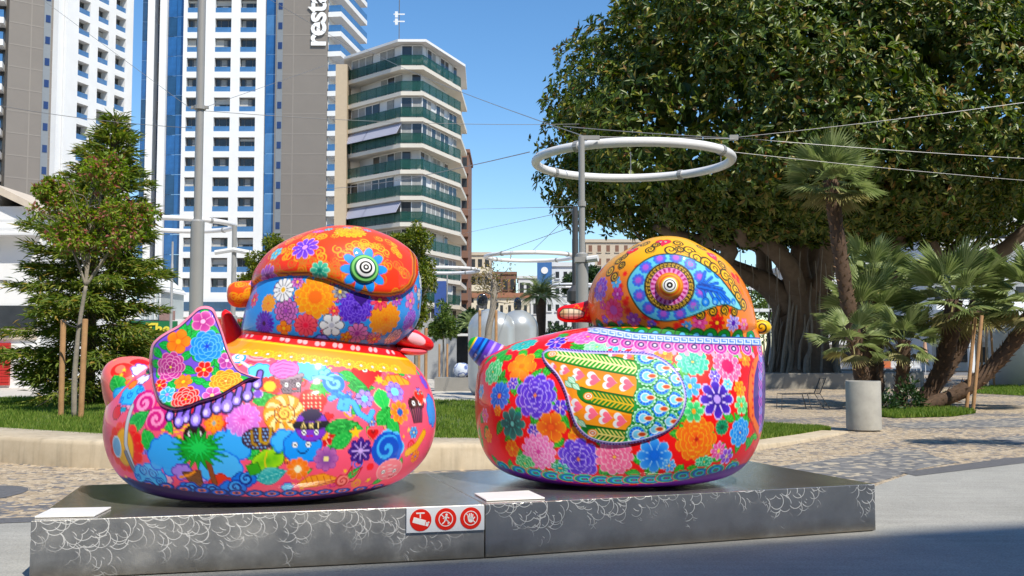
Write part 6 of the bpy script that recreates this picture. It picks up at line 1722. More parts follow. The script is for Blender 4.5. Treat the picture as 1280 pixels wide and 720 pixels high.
# drop rods of the big ring
for k, (ln, tx) in enumerate(((0.9, 0.35), (2.2, 0.35), (4.0, 0.3), (5.6, 0.35))):
    pass
# post carrying the big ring
def pole(name, px, Y, pytop, r0, r1_, split, label, m=None, cat='lamp post'):
    b_ = P(px, HZ, Y); zt = P(px, pytop, Y).z; zs = P(px, split, Y).z
    o = empty(name, (b_.x, b_.y, 0), 0, label, cat)
    m = m or M_POLE
    smooth_by_angle(MB().lathe([(r0 * 1.6, 0.0), (r0 * 1.6, 0.03), (r0, 0.035), (r0, zs), (r1_, zs + 0.04), (r1_, zt)], 20).build('shaft', m, o))
    return o, zt
p1o, zt = pole('lamp_post', 728, 20.2, 171, 0.125, 0.062, 318, 'slim grey post with arm beside the large ring lamp')
MB().box(-0.05, 0.36, -0.04, 0.04, zt - 0.06, zt + 0.02).build('arm', M_POLE, p1o)
zz = P(0, 325, 20.2).z
MB().box(-0.15, 0.13, -0.14, 0.14, zz - 0.05, zz + 0.05).build('collar', M_POLE, p1o)
MB().tube([(0.1, -0.12, zz), (0.3, -0.2, zz + 0.02)], 0.07, 10).build('camera', M_SHUT, p1o)
MB().lathe([(0.085, 0), (0.085, 0.1)], 14, Matrix.Translation((0, 0, P(0, 258, 20.2).z))).build('clamp', M_POLE, p1o)
p2o, zt2 = pole('cable_post', 719.5, 24.0, 258, 0.075, 0.07, 300, 'thin dark post standing behind the slim grey lamp post', M_DPOLE, 'post')
MB().lathe([(0.05, 0), (0.2, 0.12), (0.2, 0.35), (0.07, 0.5)], 12, Matrix.Translation((0, 0, P(0, 383, 24).z))).build('junction_box', M_DPOLE, p2o)
p3o, zt3 = pole('tall_mast', 244, 19.0, -160, 0.125, 0.075, 277, 'tall grey stepped mast behind the pink duck', None, 'mast')
MB().lathe([(0.11, 0), (0.11, 0.07)], 14, Matrix.Translation((0, 0, P(0, 137, 19).z))).box(-0.16, 0.16, -0.03, 0.03, P(0, 136, 19).z, P(0, 136, 19).z + 0.05).build('clamp', M_POLE, p3o)
p4o, zt4 = pole('lamp_post', 290.5, 39.0, 282, 0.16, 0.09, 395, 'grey post with security camera at the rim of the ring lamp by the mast')
MB().tube([(-0.7, -0.1, P(0, 316, 39).z), (0.0, -0.1, P(0, 314, 39).z + 0.05), (0.75, -0.1, P(0, 317, 39).z)], 0.09, 8).build('camera', M_SHUT, p4o)
pole('lamp_post', 213, 60, 302, 0.08, 0.06, 330, 'distant thin lamp post beside the glazed pavilion')
for px, Y, top, lab in ((973, 95, 330, 'far street lamp post left of the fig trunk'), (962, 110, 362, 'farther street post beyond the parked car')):
    po, z4 = pole('street_lamp', px, Y, top, 0.16, 0.1, 400, lab)
    MB().box(-2.6, 2.6, -0.1, 0.1, z4 - 2.4, z4 - 2.1).box(-3.2, 0, -0.1, 0.1, z4 - 4.4, z4 - 4.15).build('arm', M_SHUT, po)
def wire(a, b_, r, label, sag=0.0): return cable([P(*a), P(*b_)], r, label, sag)
wire((918, 172, 21.6), (1420, 108, 21.0), 0.0065, 'upper steel cable rising across the fig tree from the ring', 0.05)
wire((918, 172, 21.6), (1420, 205, 22.0), 0.0065, 'middle steel cable crossing the fig tree', 0.05)
wire((916, 190, 22.0), (1420, 236, 22.4), 0.005, 'lowest steel cable crossing the fig tree behind the palm', 0.05)
wire((704, 158, 23.5), (918, 173, 21.6), 0.012, 'cable running over the big ring to its clamp', 0.02)
wire((733, 171, 20.4), (918, 173.5, 21.5), 0.008, 'straight cable from post arm to the ring clamp')
wire((455, 60, 60.0), (735, 172, 20.4), 0.01, 'long cable running down from the apartment block to the post arm', 0.2)
wire((662, 190, 23.8), (400, 236, 60.0), 0.012, 'slack cable running from the ring towards the apartment block', 0.2)
wire((248, 138, 19.0), (724, 155, 24.0), 0.006, 'level cable between the tall mast and the slim post', 0.1)
wire((-60, 120, 22.0), (240, 160, 19.2), 0.006, 'cable crossing the hotel to the tall mast', 0.1)
wire((40, -10, 24.0), (240, 137, 19.1), 0.005, 'steep cable running down across the hotel to the mast clamp')
wire((248, 137, 19.1), (440, 70, 30.0), 0.005, 'rising cable from the mast across the taupe wall')
wire((330, -5, 30), (440, 60, 42), 0.008, 'thin cable crossing the hotel lettering')
for a, b_, lab in (((606, 322, 36.0), (720, 282, 24.0), 'cable from the far ring to the dark post'), ((663, 316, 37.3), (719, 262, 24.0), 'steeper cable from the far ring to the dark post'), ((574, 293, 70.0), (720, 262, 24.2), 'faint cable crossing the open sky'), ((574, 262, 80.0), (720, 258, 24.0), 'level cable crossing the open sky')):
    wire(a, b_, 0.008, lab)
# hangers of rings
for (cc, Y, lst) in ((c1, 22.3, ((0.2, 1.2), (-2.1, 0.4), (2.05, 0.3), (0.3, -1.0))), (c2, 36.0, ())):
    for dx, h in lst:
        if h < 0: continue
        dy = math.sqrt(max(0, RM ** 2 - dx ** 2))
        o = cable([cc + Vector((dx, dy, 0.09)), cc + Vector((dx, dy, 0.09 + h * 0.45))], 0.012, 'short hanger rod holding a white ring lamp')
        o.name = 'hanger_rod'; o['category'] = 'rod'; o['group'] = 'hanger rods of the ring lamps'
k = MB().box(-0.09, 0.09, -0.05, 0.05, -0.05, 0.05).build('cable_clamp', M_POLE, loc=P(917, 172, 21.6)); tag(k, 'small grey clamp joining cables at the big ring', 'clamp')

# ================================================================== STREET FURNITURE
# concrete pot
pc = G(1080, 538.5)
pot = empty('concrete_pot', pc, 0, 'grey concrete cylinder planter standing before the fan palms', 'planter')
o = MB().lathe([(0.3, 0.0), (0.3, 0.03), (0.345, 0.032), (0.345, 1.0), (0.338, 1.012), (0.29, 1.012), (0.285, 0.95)], 56).build('shell', mat('grey_concrete', (0.36, 0.35, 0.32), 0.85, var=0.16, scale=4, bump=0.3, bscale=60), pot); smooth_by_angle(o, 35)
MB().lathe([(0.283, 0.9), (0.283, 0.94)], 32).build('soil', M_SOIL, pot)
# wire lounge chair on the paving
cg = G(1005, 512)
ch = empty('wire_chair', cg, 0, 'low black wire chair standing on the mosaic paving', 'chair')
rod = 0.012
MB().tube([(-0.62, 0, 0), (-0.6, 0, 0.42), (0.45, 0, 0.44), (0.72, 0, 0.02)], rod, 6).tube([(-0.62, 0.55, 0), (-0.6, 0.55, 0.42), (0.45, 0.55, 0.44), (0.72, 0.55, 0.02)], rod, 6).build('frame', M_DPOLE, ch)
MB().tube([(0.1, 0, 0.44), (0.22, 0, 0.0)], rod, 6).tube([(0.1, 0.55, 0.44), (0.22, 0.55, 0.0)], rod, 6).build('leg', M_DPOLE, ch)
mb = MB()
for q in range(9): mb.tube([(-0.6 + q * 0.13, 0, 0.425), (-0.6 + q * 0.13, 0.55, 0.425)], 0.006, 5)
mb.build('seat_mesh', M_DPOLE, ch)['kind'] = 'stuff'
mb = MB()
for q in range(6): mb.tube([(0.45, 0.05 + q * 0.09, 0.44), (0.62, 0.05 + q * 0.09, 0.86)], 0.006, 5)
mb.tube([(0.45, 0, 0.44), (0.62, 0, 0.86), (0.62, 0.55, 0.86), (0.45, 0.55, 0.44)], rod, 6)
mb.build('backrest', M_DPOLE, ch)

# raised round bed of the fig tree
fx, fy = 13.6, 51.0
bed = empty('tree_bed', (fx, fy, 0), 0, 'low grey concrete bed wall round the foot of the fig tree', 'low wall')
o = MB().lathe([(6.3, 0), (6.3, 0.62), (6.25, 0.68), (5.7, 0.68), (5.65, 0.6)], 96).build('wall', mat('bed_concrete', (0.3, 0.28, 0.24), 0.8, var=0.15, scale=1.2), bed); smooth_by_angle(o, 40)
MB().lathe([(5.66, 0.5), (5.66, 0.58)], 64).build('soil', mat('bed_soil', (0.07, 0.055, 0.04), 0.95, var=0.3), bed)

# silver twin sculpture with round ears
sv = G(620, 494)
scu = empty('silver_sculpture', (sv.x, sv.y, 0), 0, 'pair of big silver rounded animal bodies with disc ears behind the red duck tail', 'sculpture')
M_SILV = mat('silver_paint', (0.42, 0.45, 0.47), 0.3, metal=0.35, var=0.1, scale=1.2)
M_MIRR = mat('mirror_disc', (0.12, 0.13, 0.15), 0.12, metal=0.8, var=0.3, scale=3)
sY = sv.y; X_ = lambda px: P(px, HZ, sY).x - sv.x; Zs = lambda py: P(0, py, sY).z
def ovoid(name, cx, cz, rx, ry, rz, m, parent, cy=0.0, rot=0.0, pw=0.6):
    mb = MB(); n = 20
    M = Matrix.Translation((cx, cy, cz)) @ Matrix.Rotation(rot, 4, 'Z') @ Matrix.Diagonal((rx, ry, rz, 1))
    mb.lathe([(max(0.001, math.sin(math.pi * k / n)) ** pw, -math.cos(math.pi * k / n)) for k in range(n + 1)], 36, M)
    return mb.build(name, m, parent, True)
def bulb(cx, r, H, cy):
    pr = [(r * 0.75, 0), (r * 0.97, 0.35 * r), (r, 0.9 * r)] + [(r * math.cos(a * math.pi / 28), H - r * 0.95 + r * 0.95 * math.sin(a * math.pi / 28)) for a in range(14)] + [(0.002, H)]
    return MB().lathe(pr, 44, Matrix.Translation((cx, cy, 0))).build('body', M_SILV, scu, True)
zc1 = (Zs(387) + 0) / 2; u_ = sY / F
bulb(X_(612), 27 * u_, Zs(386), 0)
bulb(X_(622), 23 * u_, Zs(390), -7 * u_)
bulb(X_(648), 25 * u_, Zs(387), 10 * u_)
for px, py, rx, rz, yy in ((603, 377, 7, 9.5, -0.3), (618, 380, 5, 7, 0.6), (647, 381, 5, 10, 0.2)):
    ovoid('ear', X_(px), Zs(py), rx * u_, 2.2 * u_, rz * u_, M_MIRR, scu, yy, pw=0.95)
# blue and white pot on a grey bench block
bb_ = G(572, 489)
bk_ = MB().box(-0.95, 1.2, 0, 1.2, 0, 0.55).build('bench_block', mat('bench_concrete', (0.25, 0.24, 0.22), 0.8, var=0.1), loc=bb_); tag(bk_, 'grey concrete bench block behind the lawn, between the ducks', 'bench')
bp_ = empty('painted_vase', bb_ + Vector((0.35, 0.55, 0.555)), 0, 'round blue and white painted vessel lying on the concrete bench block', 'sculpture')
m_v, t, b = new_mat('blue_white_glaze'); co = nd(t, 'ShaderNodeTexCoord'); vo = nd(t, 'ShaderNodeTexVoronoi', i_Scale=4.0); t.links.new(co.outputs['Object'], vo.inputs[0]); r_ = ramp(t, vo.outputs[0], [(0.3, (0.7, 0.74, 0.8)), (0.45, (0.05, 0.1, 0.35)), (0.6, (0.6, 0.66, 0.75))]); t.links.new(r_.outputs[0], b.inputs['Base Color']); b.inputs['Roughness'].default_value = 0.25
ovoid('bowl', -0.22, 0.3, 0.32, 0.3, 0.3, m_v, bp_); ovoid('bowl', 0.3, 0.28, 0.32, 0.28, 0.28, m_v, bp_)

# white parked van far off, cafe terrace
vn = G(960, 452)
van = empty('parked_car', vn, 0, 'white car parked far off left of the fig trunk', 'car')
def car(root, m):
    prof = [(-2.2, 0.35), (-2.25, 0.8), (-1.5, 0.95), (-0.9, 1.5), (0.9, 1.55), (1.6, 1.0), (2.2, 0.85), (2.25, 0.35)]
    MB().prism(prof, -0.85, 0.85, Matrix(((1, 0, 0, 0), (0, 0, 1, 0), (0, 1, 0, 0), (0, 0, 0, 1)))).build('body', m, root)
    MB().prism([(-1.3, 1.0), (-0.85, 1.42), (0.85, 1.46), (1.35, 1.02)], -0.87, 0.87, Matrix(((1, 0, 0, 0), (0, 0, 1, 0), (0, 1, 0, 0), (0, 0, 0, 1)))).build('window', M_WIN, root)
    for x in (-1.4, 1.4):
        for y in (-0.8, 0.8): MB().lathe([(0.33, -0.1), (0.33, 0.1)], 18, Matrix.Translation((x, y, 0.33)) @ Matrix.Rotation(math.pi / 2, 4, 'X')).build('wheel', M_DPOLE, root)
car(van, M_SHUT)
# timber stakes
M_WOOD = mat('stake_timber', (0.36, 0.2, 0.09), 0.8, var=0.25, scale=6, bump=0.2)
M_STRAP = mat('black_strap', (0.02, 0.02, 0.022), 0.7, var=0.0)
def stake(px, py, h, label, z=0.0, lean=0.0, r=0.05):
    b_ = G(px, py, z)
    o = MB().lathe([(r, -0.05), (r, h - 0.02), (r * 0.85, h)], 10).build('tree_stake', M_WOOD, loc=b_)
    o.rotation_euler = (0, lean, 0); smooth_by_angle(o, 40)
    return tag(o, label, 'stake', 'timber tree stakes')
stake(76, 519.5, 1.92, 'timber stake at the outer side of the slender red tinged tree', 0.33, 0.0, 0.056)
stake(101, 521.5, 1.92, 'timber stake between the slender tree trunk and the pink duck', 0.33, 0.02, 0.056)
for px, py, h in ((1208, 513, 2.6), (1216, 515, 2.6)): stake(px, py, h, 'timber stake in the leaning pair beside the fan palm patch', 0, 0.12)
for px, py, h, ln in ((1228, 483, 2.9, 0.0), (1233, 484, 2.9, 0.03), (1243, 484, 2.9, -0.03), (1252, 476, 2.6, 0.0), (1263, 478, 2.6, 0.05), (1268, 472, 2.6, 0.0)):
    stake(px, py, h, 'timber stake on the far lawn by the white kiosk', 0, ln)
for px, py, h in ((523, 497, 2.0), (532, 496, 2.0)): stake(px, py, h, 'timber stake under the citrus tree behind the pink duck beak', 0.3)
for px, py, h in ((549, 480, 2.0), (559, 481, 2.0)): stake(px, py, h, 'timber stake under the small round tree on the plaza', 0)
for px, py, h in ((599.5, 500, 3.0), (620, 500, 3.0)): stake(px, py, h, 'timber stake beside the bare pruned tree', 0.0)

# cafe chairs and folded parasol under the arcade, behind the palms
def chair(px, py, m, label):
    o = empty('cafe_chair', G(px, py), random.uniform(-0.5, 0.5), label, 'chair', 'cafe chairs behind the palms')
    MB().box(-0.25, 0.25, -0.25, 0.25, 0.43, 0.48).build('seat', m, o); MB().box(-0.25, 0.25, 0.22, 0.26, 0.5, 0.95).build('backrest', m, o)
    for x in (-0.23, 0.23):
        for y in (-0.23, 0.23): MB().tube([(x, y, 0), (x, y, 0.43)], 0.02, 6).build('leg', M_SHUT, o)
M_ORG = mat('orange_canvas', (0.55, 0.16, 0.06), 0.7, var=0.1)
for px, m in ((1110, M_ORG), (1117, M_SHUT), (1140, M_SHUT), (1147, M_SHUT)): chair(px, 468, m, 'pale cafe chair behind the fan palms' if m is M_SHUT else 'orange cafe chair behind the fan palms')
ps = empty('folded_parasol', G(1157, 468), 0, 'folded tan parasol among the cafe chairs behind the palms', 'parasol')
MB().tube([(0, 0, 0), (0, 0, 2.5)], 0.03, 8).build('pole', M_SHUT, ps); MB().lathe([(0.2, 0.9), (0.22, 1.1), (0.1, 2.3), (0.02, 2.5)], 12).build('canopy', mat('tan_canvas', (0.5, 0.3, 0.2), 0.8), ps)
# shaded cafe under an awning at the end of the plaza
cf = empty('cafe_terrace', G(575, 472), 0, 'shaded cafe front with white awning below the green balcony block', 'cafe')
MB().box(-2.6, 4.2, 2, 3, 0, 2.6).build('dark_front', M_WIN, cf); mb = MB(); mb.box(-3, 4.3, -0.4, 2.4, 2.6, 2.75); mb.build('awning', M_BWHITE, cf)
mb = MB()
for q in range(7): mb.box(-2.4 + q * 0.9, -2.35 + q * 0.9, 0.4, 0.45, 0, 0.85); mb.box(-2.6 + q * 0.9, -1.95 + q * 0.9, 0.3, 0.7, 0.72, 0.76)
mb.build('tables', M_SHUT, cf)['kind'] = 'stuff'
gp = MB().box(-2.6, 1.2, 0, 0.3, 0, 3.6).build('grey_partition', mat('partition_grey', (0.33, 0.34, 0.35), 0.7, var=0.05), loc=G(545, 474)); tag(gp, 'plain grey partition wall behind the pink duck beak', 'wall')
bn = empty('street_banner', G(549, 474), 0, 'small blue vertical banner on a post by the citrus tree', 'banner')
MB().tube([(0.45, 0.0, 0), (0.45, 0.0, 6.2)], 0.04, 8).build('post', M_POLE, bn); MB().box(-0.3, 0.4, -0.02, 0.02, 3.3, 5.8).build('cloth', mat('banner_blue', (0.03, 0.08, 0.3), 0.7, var=0.1), bn)
# ================================================================== VEGETATION
def unit(v): return v / np.maximum(np.linalg.norm(v, axis=-1, keepdims=True), 1e-9)
def leaves(Cn, D, Nn, ln, wd, fold=0.25, droop=0.15):
    """folded diamond leaves: base at Cn, pointing along D, facing Nn"""
    D = unit(D); S_ = unit(np.cross(D, Nn)); Nn = unit(np.cross(S_, D))
    ln = np.asarray(ln)[:, None] * np.ones((len(Cn), 1)); wd = np.asarray(wd)[:, None] * np.ones((len(Cn), 1))
    mid = Cn + D * ln * 0.45
    A = mid + S_ * wd * 0.5 + Nn * wd * fold; B = mid - S_ * wd * 0.5 + Nn * wd * fold
    T = Cn + D * ln - Nn * ln * droop
    V = np.stack([Cn, A, T, B], 1).reshape(-1, 3)
    i = np.arange(len(Cn))[:, None] * 4
    Fc = np.concatenate([i + np.array([[0, 2, 1]]), i + np.array([[0, 3, 2]])], 1).reshape(-1, 3)
    return V, Fc
def rand_dir(n, rng): return unit(rng.normal(size=(n, 3)))
M_BARK = mat('fig_bark', (0.17, 0.125, 0.09), 0.85, var=0.3, scale=2.5, bump=0.5, bscale=8)
M_BARKP = mat('pale_bark', (0.26, 0.23, 0.19), 0.85, var=0.25, scale=6, bump=0.4, bscale=20)

def wobble(a, b_, n, amp, rng, grav=0.0):
    a, b_ = np.array(a, float), np.array(b_, float)
    t_ = np.linspace(0, 1, n)[:, None]
    p = a + (b_ - a) * t_
    k = rng.normal(size=(n, 3)) * amp; k[0] = 0; k[-1] = 0
    p += k * np.sin(t_ * np.pi)
    p[:, 2] += grav * np.sin(t_[:, 0] * np.pi)
    return cr(p, 4)

# ---- giant fig
rng = np.random.default_rng(21)
TX, TY = 14.4, 51.0
fig = empty('fig_tree', (TX, TY, 0.58), 0, 'huge dark green fig tree with spreading crown and hanging roots', 'tree')
FO = np.array([TX, TY, 0.58])
CRW = np.array([TX + 1.2, TY - 1.5, 10.3])
def env(d):
    """crown surface point in direction d"""
    rx = np.where(d[:, 0] < 0, 13.2, 18.0); rz = np.where(d[:, 2] > 0, 9.3, 2.4)
    q = (np.abs(d[:, 0] / rx) ** 2.9 + np.abs(d[:, 1] / 10.5) ** 2.9 + np.abs(d[:, 2] / rz) ** 2.9) ** (-1 / 2.9)
    return d * q[:, None]
nb = 420
dv = rand_dir(2600, rng); dv = dv[(dv[:, 1] < 0.45)][:nb * 2]
bc = env(dv) * rng.uniform(0.76, 1.0, len(dv))[:, None]
# billows: clumps on the crown surface
cl_r = rng.uniform(0.7, 1.9, len(bc))
Cs, Ds = [], []
for c, r in zip(bc, cl_r):
    m = int(34 * r ** 2 * (1.0 if c[1] < 4 else 0.45))
    d = rand_dir(m, rng)
    out = unit(c[None])[0]
    d = d[(d @ out) > -0.25]
    p_ = c + d * r * rng.uniform(0.72, 1.0, len(d))[:, None] * np.array([1.15, 1, 0.8])
    Cs.append(p_); Ds.append(unit(d + 0.5 * out + np.array([0, 0, 0.25])))
Cs = np.vstack(Cs); Ds = np.vstack(Ds)
print('rosettes', len(Cs))
nl = 6
base = np.repeat(Cs, nl, 0); ax = np.repeat(Ds, nl, 0)
rd = rand_dir(len(base), rng); tang = unit(rd - ax * (rd * ax).sum(1, keepdims=True))
dirs = unit(tang + ax * rng.uniform(0.15, 0.9, (len(base), 1)))
base = base + dirs * 0.03
V, Fc = leaves(base + CRW - FO, dirs, ax + 0.3 * rng.normal(size=ax.shape), np.repeat(rng.uniform(0.2, 0.46, len(Cs)), nl) * rng.uniform(0.8, 1.15, len(base)), rng.uniform(0.09, 0.17, len(base)))
M_FIG = leaf_mat('fig_leaf', [(0.0, (0.032, 0.072, 0.009)), (0.45, (0.074, 0.125, 0.014)), (0.75, (0.15, 0.2, 0.026)), (0.92, (0.27, 0.24, 0.05)), (1.0, (0.22, 0.1, 0.03))], 0.4, 0.2, 0.4)
crn = link('crown', mesh_np('crown', V, Fc, M_FIG), fig)
# inner leaf mass, keeps the crown opaque
n = 16000
d = rand_dir(n, rng); q = env(d) * (rng.uniform(0.15, 1, n) ** 0.33 * 0.9)[:, None]
V, Fc = leaves(q + CRW - FO, rand_dir(n, rng), rand_dir(n, rng), rng.uniform(0.5, 0.95, n), rng.uniform(0.3, 0.55, n))
link('inner_foliage', mesh_np('inner_foliage', V, Fc, M_FIG), fig)
# trunk: fluted column of fused roots
def fluted(rows, n, flutes, amp, rng):
    ph = rng.uniform(0, 6.28, flutes); fr_ = rng.integers(3, 15, flutes)
    th = np.linspace(0, 2 * np.pi, n, endpoint=False)
    f = sum(np.cos(fr_[k] * th + ph[k]) for k in range(flutes)) / flutes
    f2 = sum(np.cos(fr_[k] * 1.0 * th + ph[k] + 0.7) for k in range(flutes)) / flutes
    V = []
    for i, (r, z) in enumerate(rows):
        w = i / (len(rows) - 1)
        rr = r * (1 + amp * (f * (1 - w) + f2 * w))
        V.append(np.stack([rr * np.cos(th), rr * np.sin(th), np.full(n, z)], -1))
    V = np.vstack(V)
    return V, grid_faces(len(rows), n)
V, Fc = fluted([(1.9, -0.1), (1.45, 0.25), (1.3, 0.8), (1.22, 1.5), (1.2, 2.4), (1.25, 3.2), (1.4, 3.9), (1.1, 4.6)], 160, 7, 0.28, rng)
link('trunk', mesh_np('trunk', V, Fc, M_BARK, True), fig)
limbs = [((-0.6, -0.3, 3.2), (-7.8, -3.5, 6.8), 0.6), ((-0.3, -0.5, 3.6), (-4.5, -6, 8.8), 0.55), ((0.4, -0.4, 3.6), (1.5, -7, 9.5), 0.5), ((0.7, 0, 3.3), (6.5, -4.5, 8.5), 0.6), ((1.0, -0.3, 2.6), (12.5, -5.0, 7.6), 0.62), ((0.5, 0.5, 3.6), (4, 4, 10), 0.5), ((-0.5, 0.5, 3.5), (-5, 4, 8.5), 0.5), ((-0.9, -0.2, 2.9), (-8.0, -1.0, 6.4), 0.42), ((0.1, -0.2, 4.0), (-1.0, -2.5, 11), 0.5)]
for a, b_, r in limbs:
    pth = wobble(a, b_, 6, 0.5, rng, 0.5)
    rr_ = np.linspace(r, r * 0.3, len(pth))
    lb = MB().tube(pth, rr_, 12).build('limb', M_BARK, fig, True)
    mb = MB()
    for k in range(5):
        i0 = rng.integers(len(pth) // 3, len(pth) - 1); s_ = pth[i0]
        e_ = s_ + rand_dir(1, rng)[0] * np.array([2.2, 2.0, 0.9]) + np.array([0.3, -0.3, 1.9])
        pp = wobble(s_, e_, 4, 0.25, rng); mb.tube(pp, np.linspace(rr_[i0] * 0.55, 0.05, len(pp)), 8)
    mb.build('branch', M_BARK, lb, True)['kind'] = 'stuff'
# roots that cling to the trunk and hang free from the limbs
mb = MB()
for k in range(34):
    a = rng.uniform(0, 6.28); r = rng.uniform(1.25, 1.5); z1 = rng.uniform(2.4, 4.6)
    pth = wobble((r * 1.25 * math.cos(a), r * 1.25 * math.sin(a), -0.1), (r * math.cos(a + 0.2), r * math.sin(a + 0.2), z1), 5, 0.07, rng)
    mb.tube(pth, np.linspace(rng.uniform(0.06, 0.15), 0.04, len(pth)), 6)
mb.build('trunk_roots', M_BARKP, fig, True)['kind'] = 'stuff'
mb = MB()
for k in range(46):
    x = rng.uniform(-7, 2.5); y = rng.uniform(-4, 0); z1 = 5.2 + rng.uniform(-0.3, 1.5)
    pth = wobble((x, y, z1), (x + rng.uniform(-0.2, 0.2), y, z1 - rng.uniform(1.0, 4.0)), 4, 0.05, rng)
    mb.tube(pth, np.linspace(0.025, 0.008, len(pth)), 4)
mb.build('hanging_roots', M_BARKP, fig, True)['kind'] = 'stuff'

# ---- fan palms
M_FAN = leaf_mat('fan_palm_leaf', [(0.0, (0.13, 0.18, 0.06)), (0.6, (0.23, 0.29, 0.11)), (1.0, (0.36, 0.41, 0.19))], 0.5, 0.25, 0.4)
M_FAND = leaf_mat('fan_palm_old_leaf', [(0.0, (0.2, 0.2, 0.07)), (1.0, (0.32, 0.28, 0.12))], 0.55, 0.25, 0.3)
M_BOOT = mat('palm_boots', (0.085, 0.05, 0.03), 0.9, var=0.4, scale=9, bump=0.5, bscale=20)
def fan_mesh(name, m, pet, rad, nseg, rng, spread=2.5):
    """petiole along +x then a fan of folded blades"""
    V, Fc = [], []
    def add(pts, fs):
        b_ = len(V); V.extend(pts); Fc.extend([[b_ + i for i in f] for f in fs])
    w = 0.012
    for i in range(4):
        x0, x1 = pet * i / 4, pet * (i + 1) / 4
        z0, z1 = -0.06 * (x0 / pet) ** 2, -0.06 * (x1 / pet) ** 2
        add([(x0, -w, z0), (x1, -w, z1), (x1, w, z1), (x0, w, z0)], [(0, 1, 2, 3)])
    cz = -0.06
    for k in range(nseg):
        a = -spread / 2 + spread * (k + 0.5) / nseg
        r = rad * (0.78 + 0.22 * math.cos(a * 0.9)) * rng.uniform(0.88, 1.06)
        da = spread / nseg * 0.5
        def pt(rr, an, z): return (pet + rr * math.cos(an), rr * math.sin(an), z)
        dz = lambda rr: cz - 0.10 * (rr / rad) ** 2 * (1 + 0.6 * abs(a)) + 0.16 * (rr / rad) * (1 - abs(a) / 1.6)
        mid = r * 0.55
        add([pt(0.02, a, dz(0.02)), pt(mid, a - da, dz(mid) + 0.015), pt(r, a, dz(r) - rng.uniform(0.0, 0.1) * rad), pt(mid, a, dz(mid) - 0.02), pt(mid, a + da, dz(mid) + 0.015)], [(0, 1, 2, 3), (0, 3, 2, 4)])
    return mesh_np(name, V, Fc, m)
rng2 = np.random.default_rng(5)
fans = [fan_mesh('frond', M_FAN, rng2.uniform(0.28, 0.5), rng2.uniform(0.48, 0.62), 22, rng2) for _ in range(5)]
fans_old = [fan_mesh('frond', M_FAND, 0.35, 0.5, 18, rng2) for _ in range(2)]
def fan_palm(base, top, r0, r1, nf, label, scale=1.0, bend=(0, 0, 0), seed=0, old=5):
    rng = np.random.default_rng(seed)
    base, top = Vector(base), Vector(top)
    o = empty('fan_palm', base, 0, label, 'palm', 'fan palms growing in one clump')
    t_ = top - base
    ctl = [Vector((0, 0, -0.05)), t_ * 0.35 + Vector(bend), t_ * 0.7 + Vector(bend) * 0.8, t_]
    pth = cr([tuple(q) for q in ctl], 8)
    rr_ = np.linspace(r0, r1, len(pth)) * (1 + 0.08 * np.sin(np.arange(len(pth)) * 2.0))
    tr = MB().tube(pth, rr_, 12).build('trunk', M_BOOT, o, True)
    # stubs of old leaf bases, spiralling up
    mb = MB(); L_ = t_.length; n = int(L_ * 34)
    for k in range(n):
        u = k / n; i0 = min(int(u * (len(pth) - 1)), len(pth) - 2); f = u * (len(pth) - 1) - i0
        c = Vector(pth[i0]) * (1 - f) + Vector(pth[i0 + 1]) * f
        ax = (Vector(pth[i0 + 1]) - Vector(pth[i0])).normalized(); sx = ax.orthogonal().normalized(); sy = ax.cross(sx)
        a = k * 2.4; rad = r0 + (r1 - r0) * u
        dr = sx * math.cos(a) + sy * math.sin(a); tn = ax.cross(dr)
        p0 = c + dr * rad * 0.9; tip = p0 + dr * rng.uniform(0.07, 0.14) + ax * rng.uniform(0.08, 0.18); w = 0.045
        b0 = len(mb.v); mb.v += [tuple(p0 - tn * w), tuple(p0 + tn * w), tuple(p0 + ax * 0.05), tuple(tip)]
        mb.f += [(b0, b0 + 1, b0 + 3), (b0 + 1, b0 + 2, b0 + 3), (b0 + 2, b0, b0 + 3)]
    st = mb.build('leaf_stubs', mat('palm_stub', (0.2, 0.12, 0.07), 0.9, var=0.4, scale=12), tr); st['kind'] = 'stuff'
    for k in range(nf):
        az = k * 2.399 + rng.uniform(-0.2, 0.2); u = (k + 0.5) / nf
        el = math.radians(78 - 120 * u + rng.uniform(-8, 8))
        me = fans[int(rng.integers(len(fans)))] if k < nf - old else fans_old[int(rng.integers(2))]
        q = link('frond', me, o, tuple(t_ + Vector((0, 0, -0.06 * u))), (rng.uniform(-0.3, 0.3), -el, az)); s_ = scale * rng.uniform(0.85, 1.12); q.scale = (s_, s_, s_)
        q.rotation_mode = 'XYZ'
    return o
def clump(px, py, pxt, pyt, Y, r0, r1, nf, label, sc, bend=(0, 0, 0), seed=0, old=5):
    b_ = P(px, py, Y); b_.z = 0; t_ = P(pxt, pyt, Y)
    return fan_palm(b_, t_, r0, r1, nf, label, sc, bend, seed, old)
clump(1086, 500, 1038, 225, 30.0, 0.22, 0.2, 46, 'tallest fan palm, its slim shaggy trunk leaning over the concrete pot', 1.55, (-0.1, 0, 0), 1, 8)
clump(1094, 505, 1083, 395, 31.0, 0.2, 0.18, 30, 'mid height fan palm close behind the tallest palm', 1.75, (0, 0, 0), 2, 6)
clump(1098, 505, 1092, 345, 32.0, 0.2, 0.18, 26, 'upright fan palm half hidden behind the tallest palm trunk', 1.5, (0, 0, 0), 12, 6)
clump(1122, 512, 1130, 425, 29.0, 0.19, 0.17, 22, 'short fan palm with thick upright trunk in the middle of the clump', 1.25, (0.05, 0, 0), 3, 3)
clump(1148, 512, 1192, 375, 29.5, 0.24, 0.24, 34, 'fan palm with stout curved trunk and broad crown', 1.9, (0.25, 0, -0.1), 4, 6)
clump(1140, 510, 1302, 372, 28.5, 0.2, 0.21, 34, 'fan palm whose long trunk leans far away from the clump', 1.85, (0.3, 0, -0.45), 5, 6)
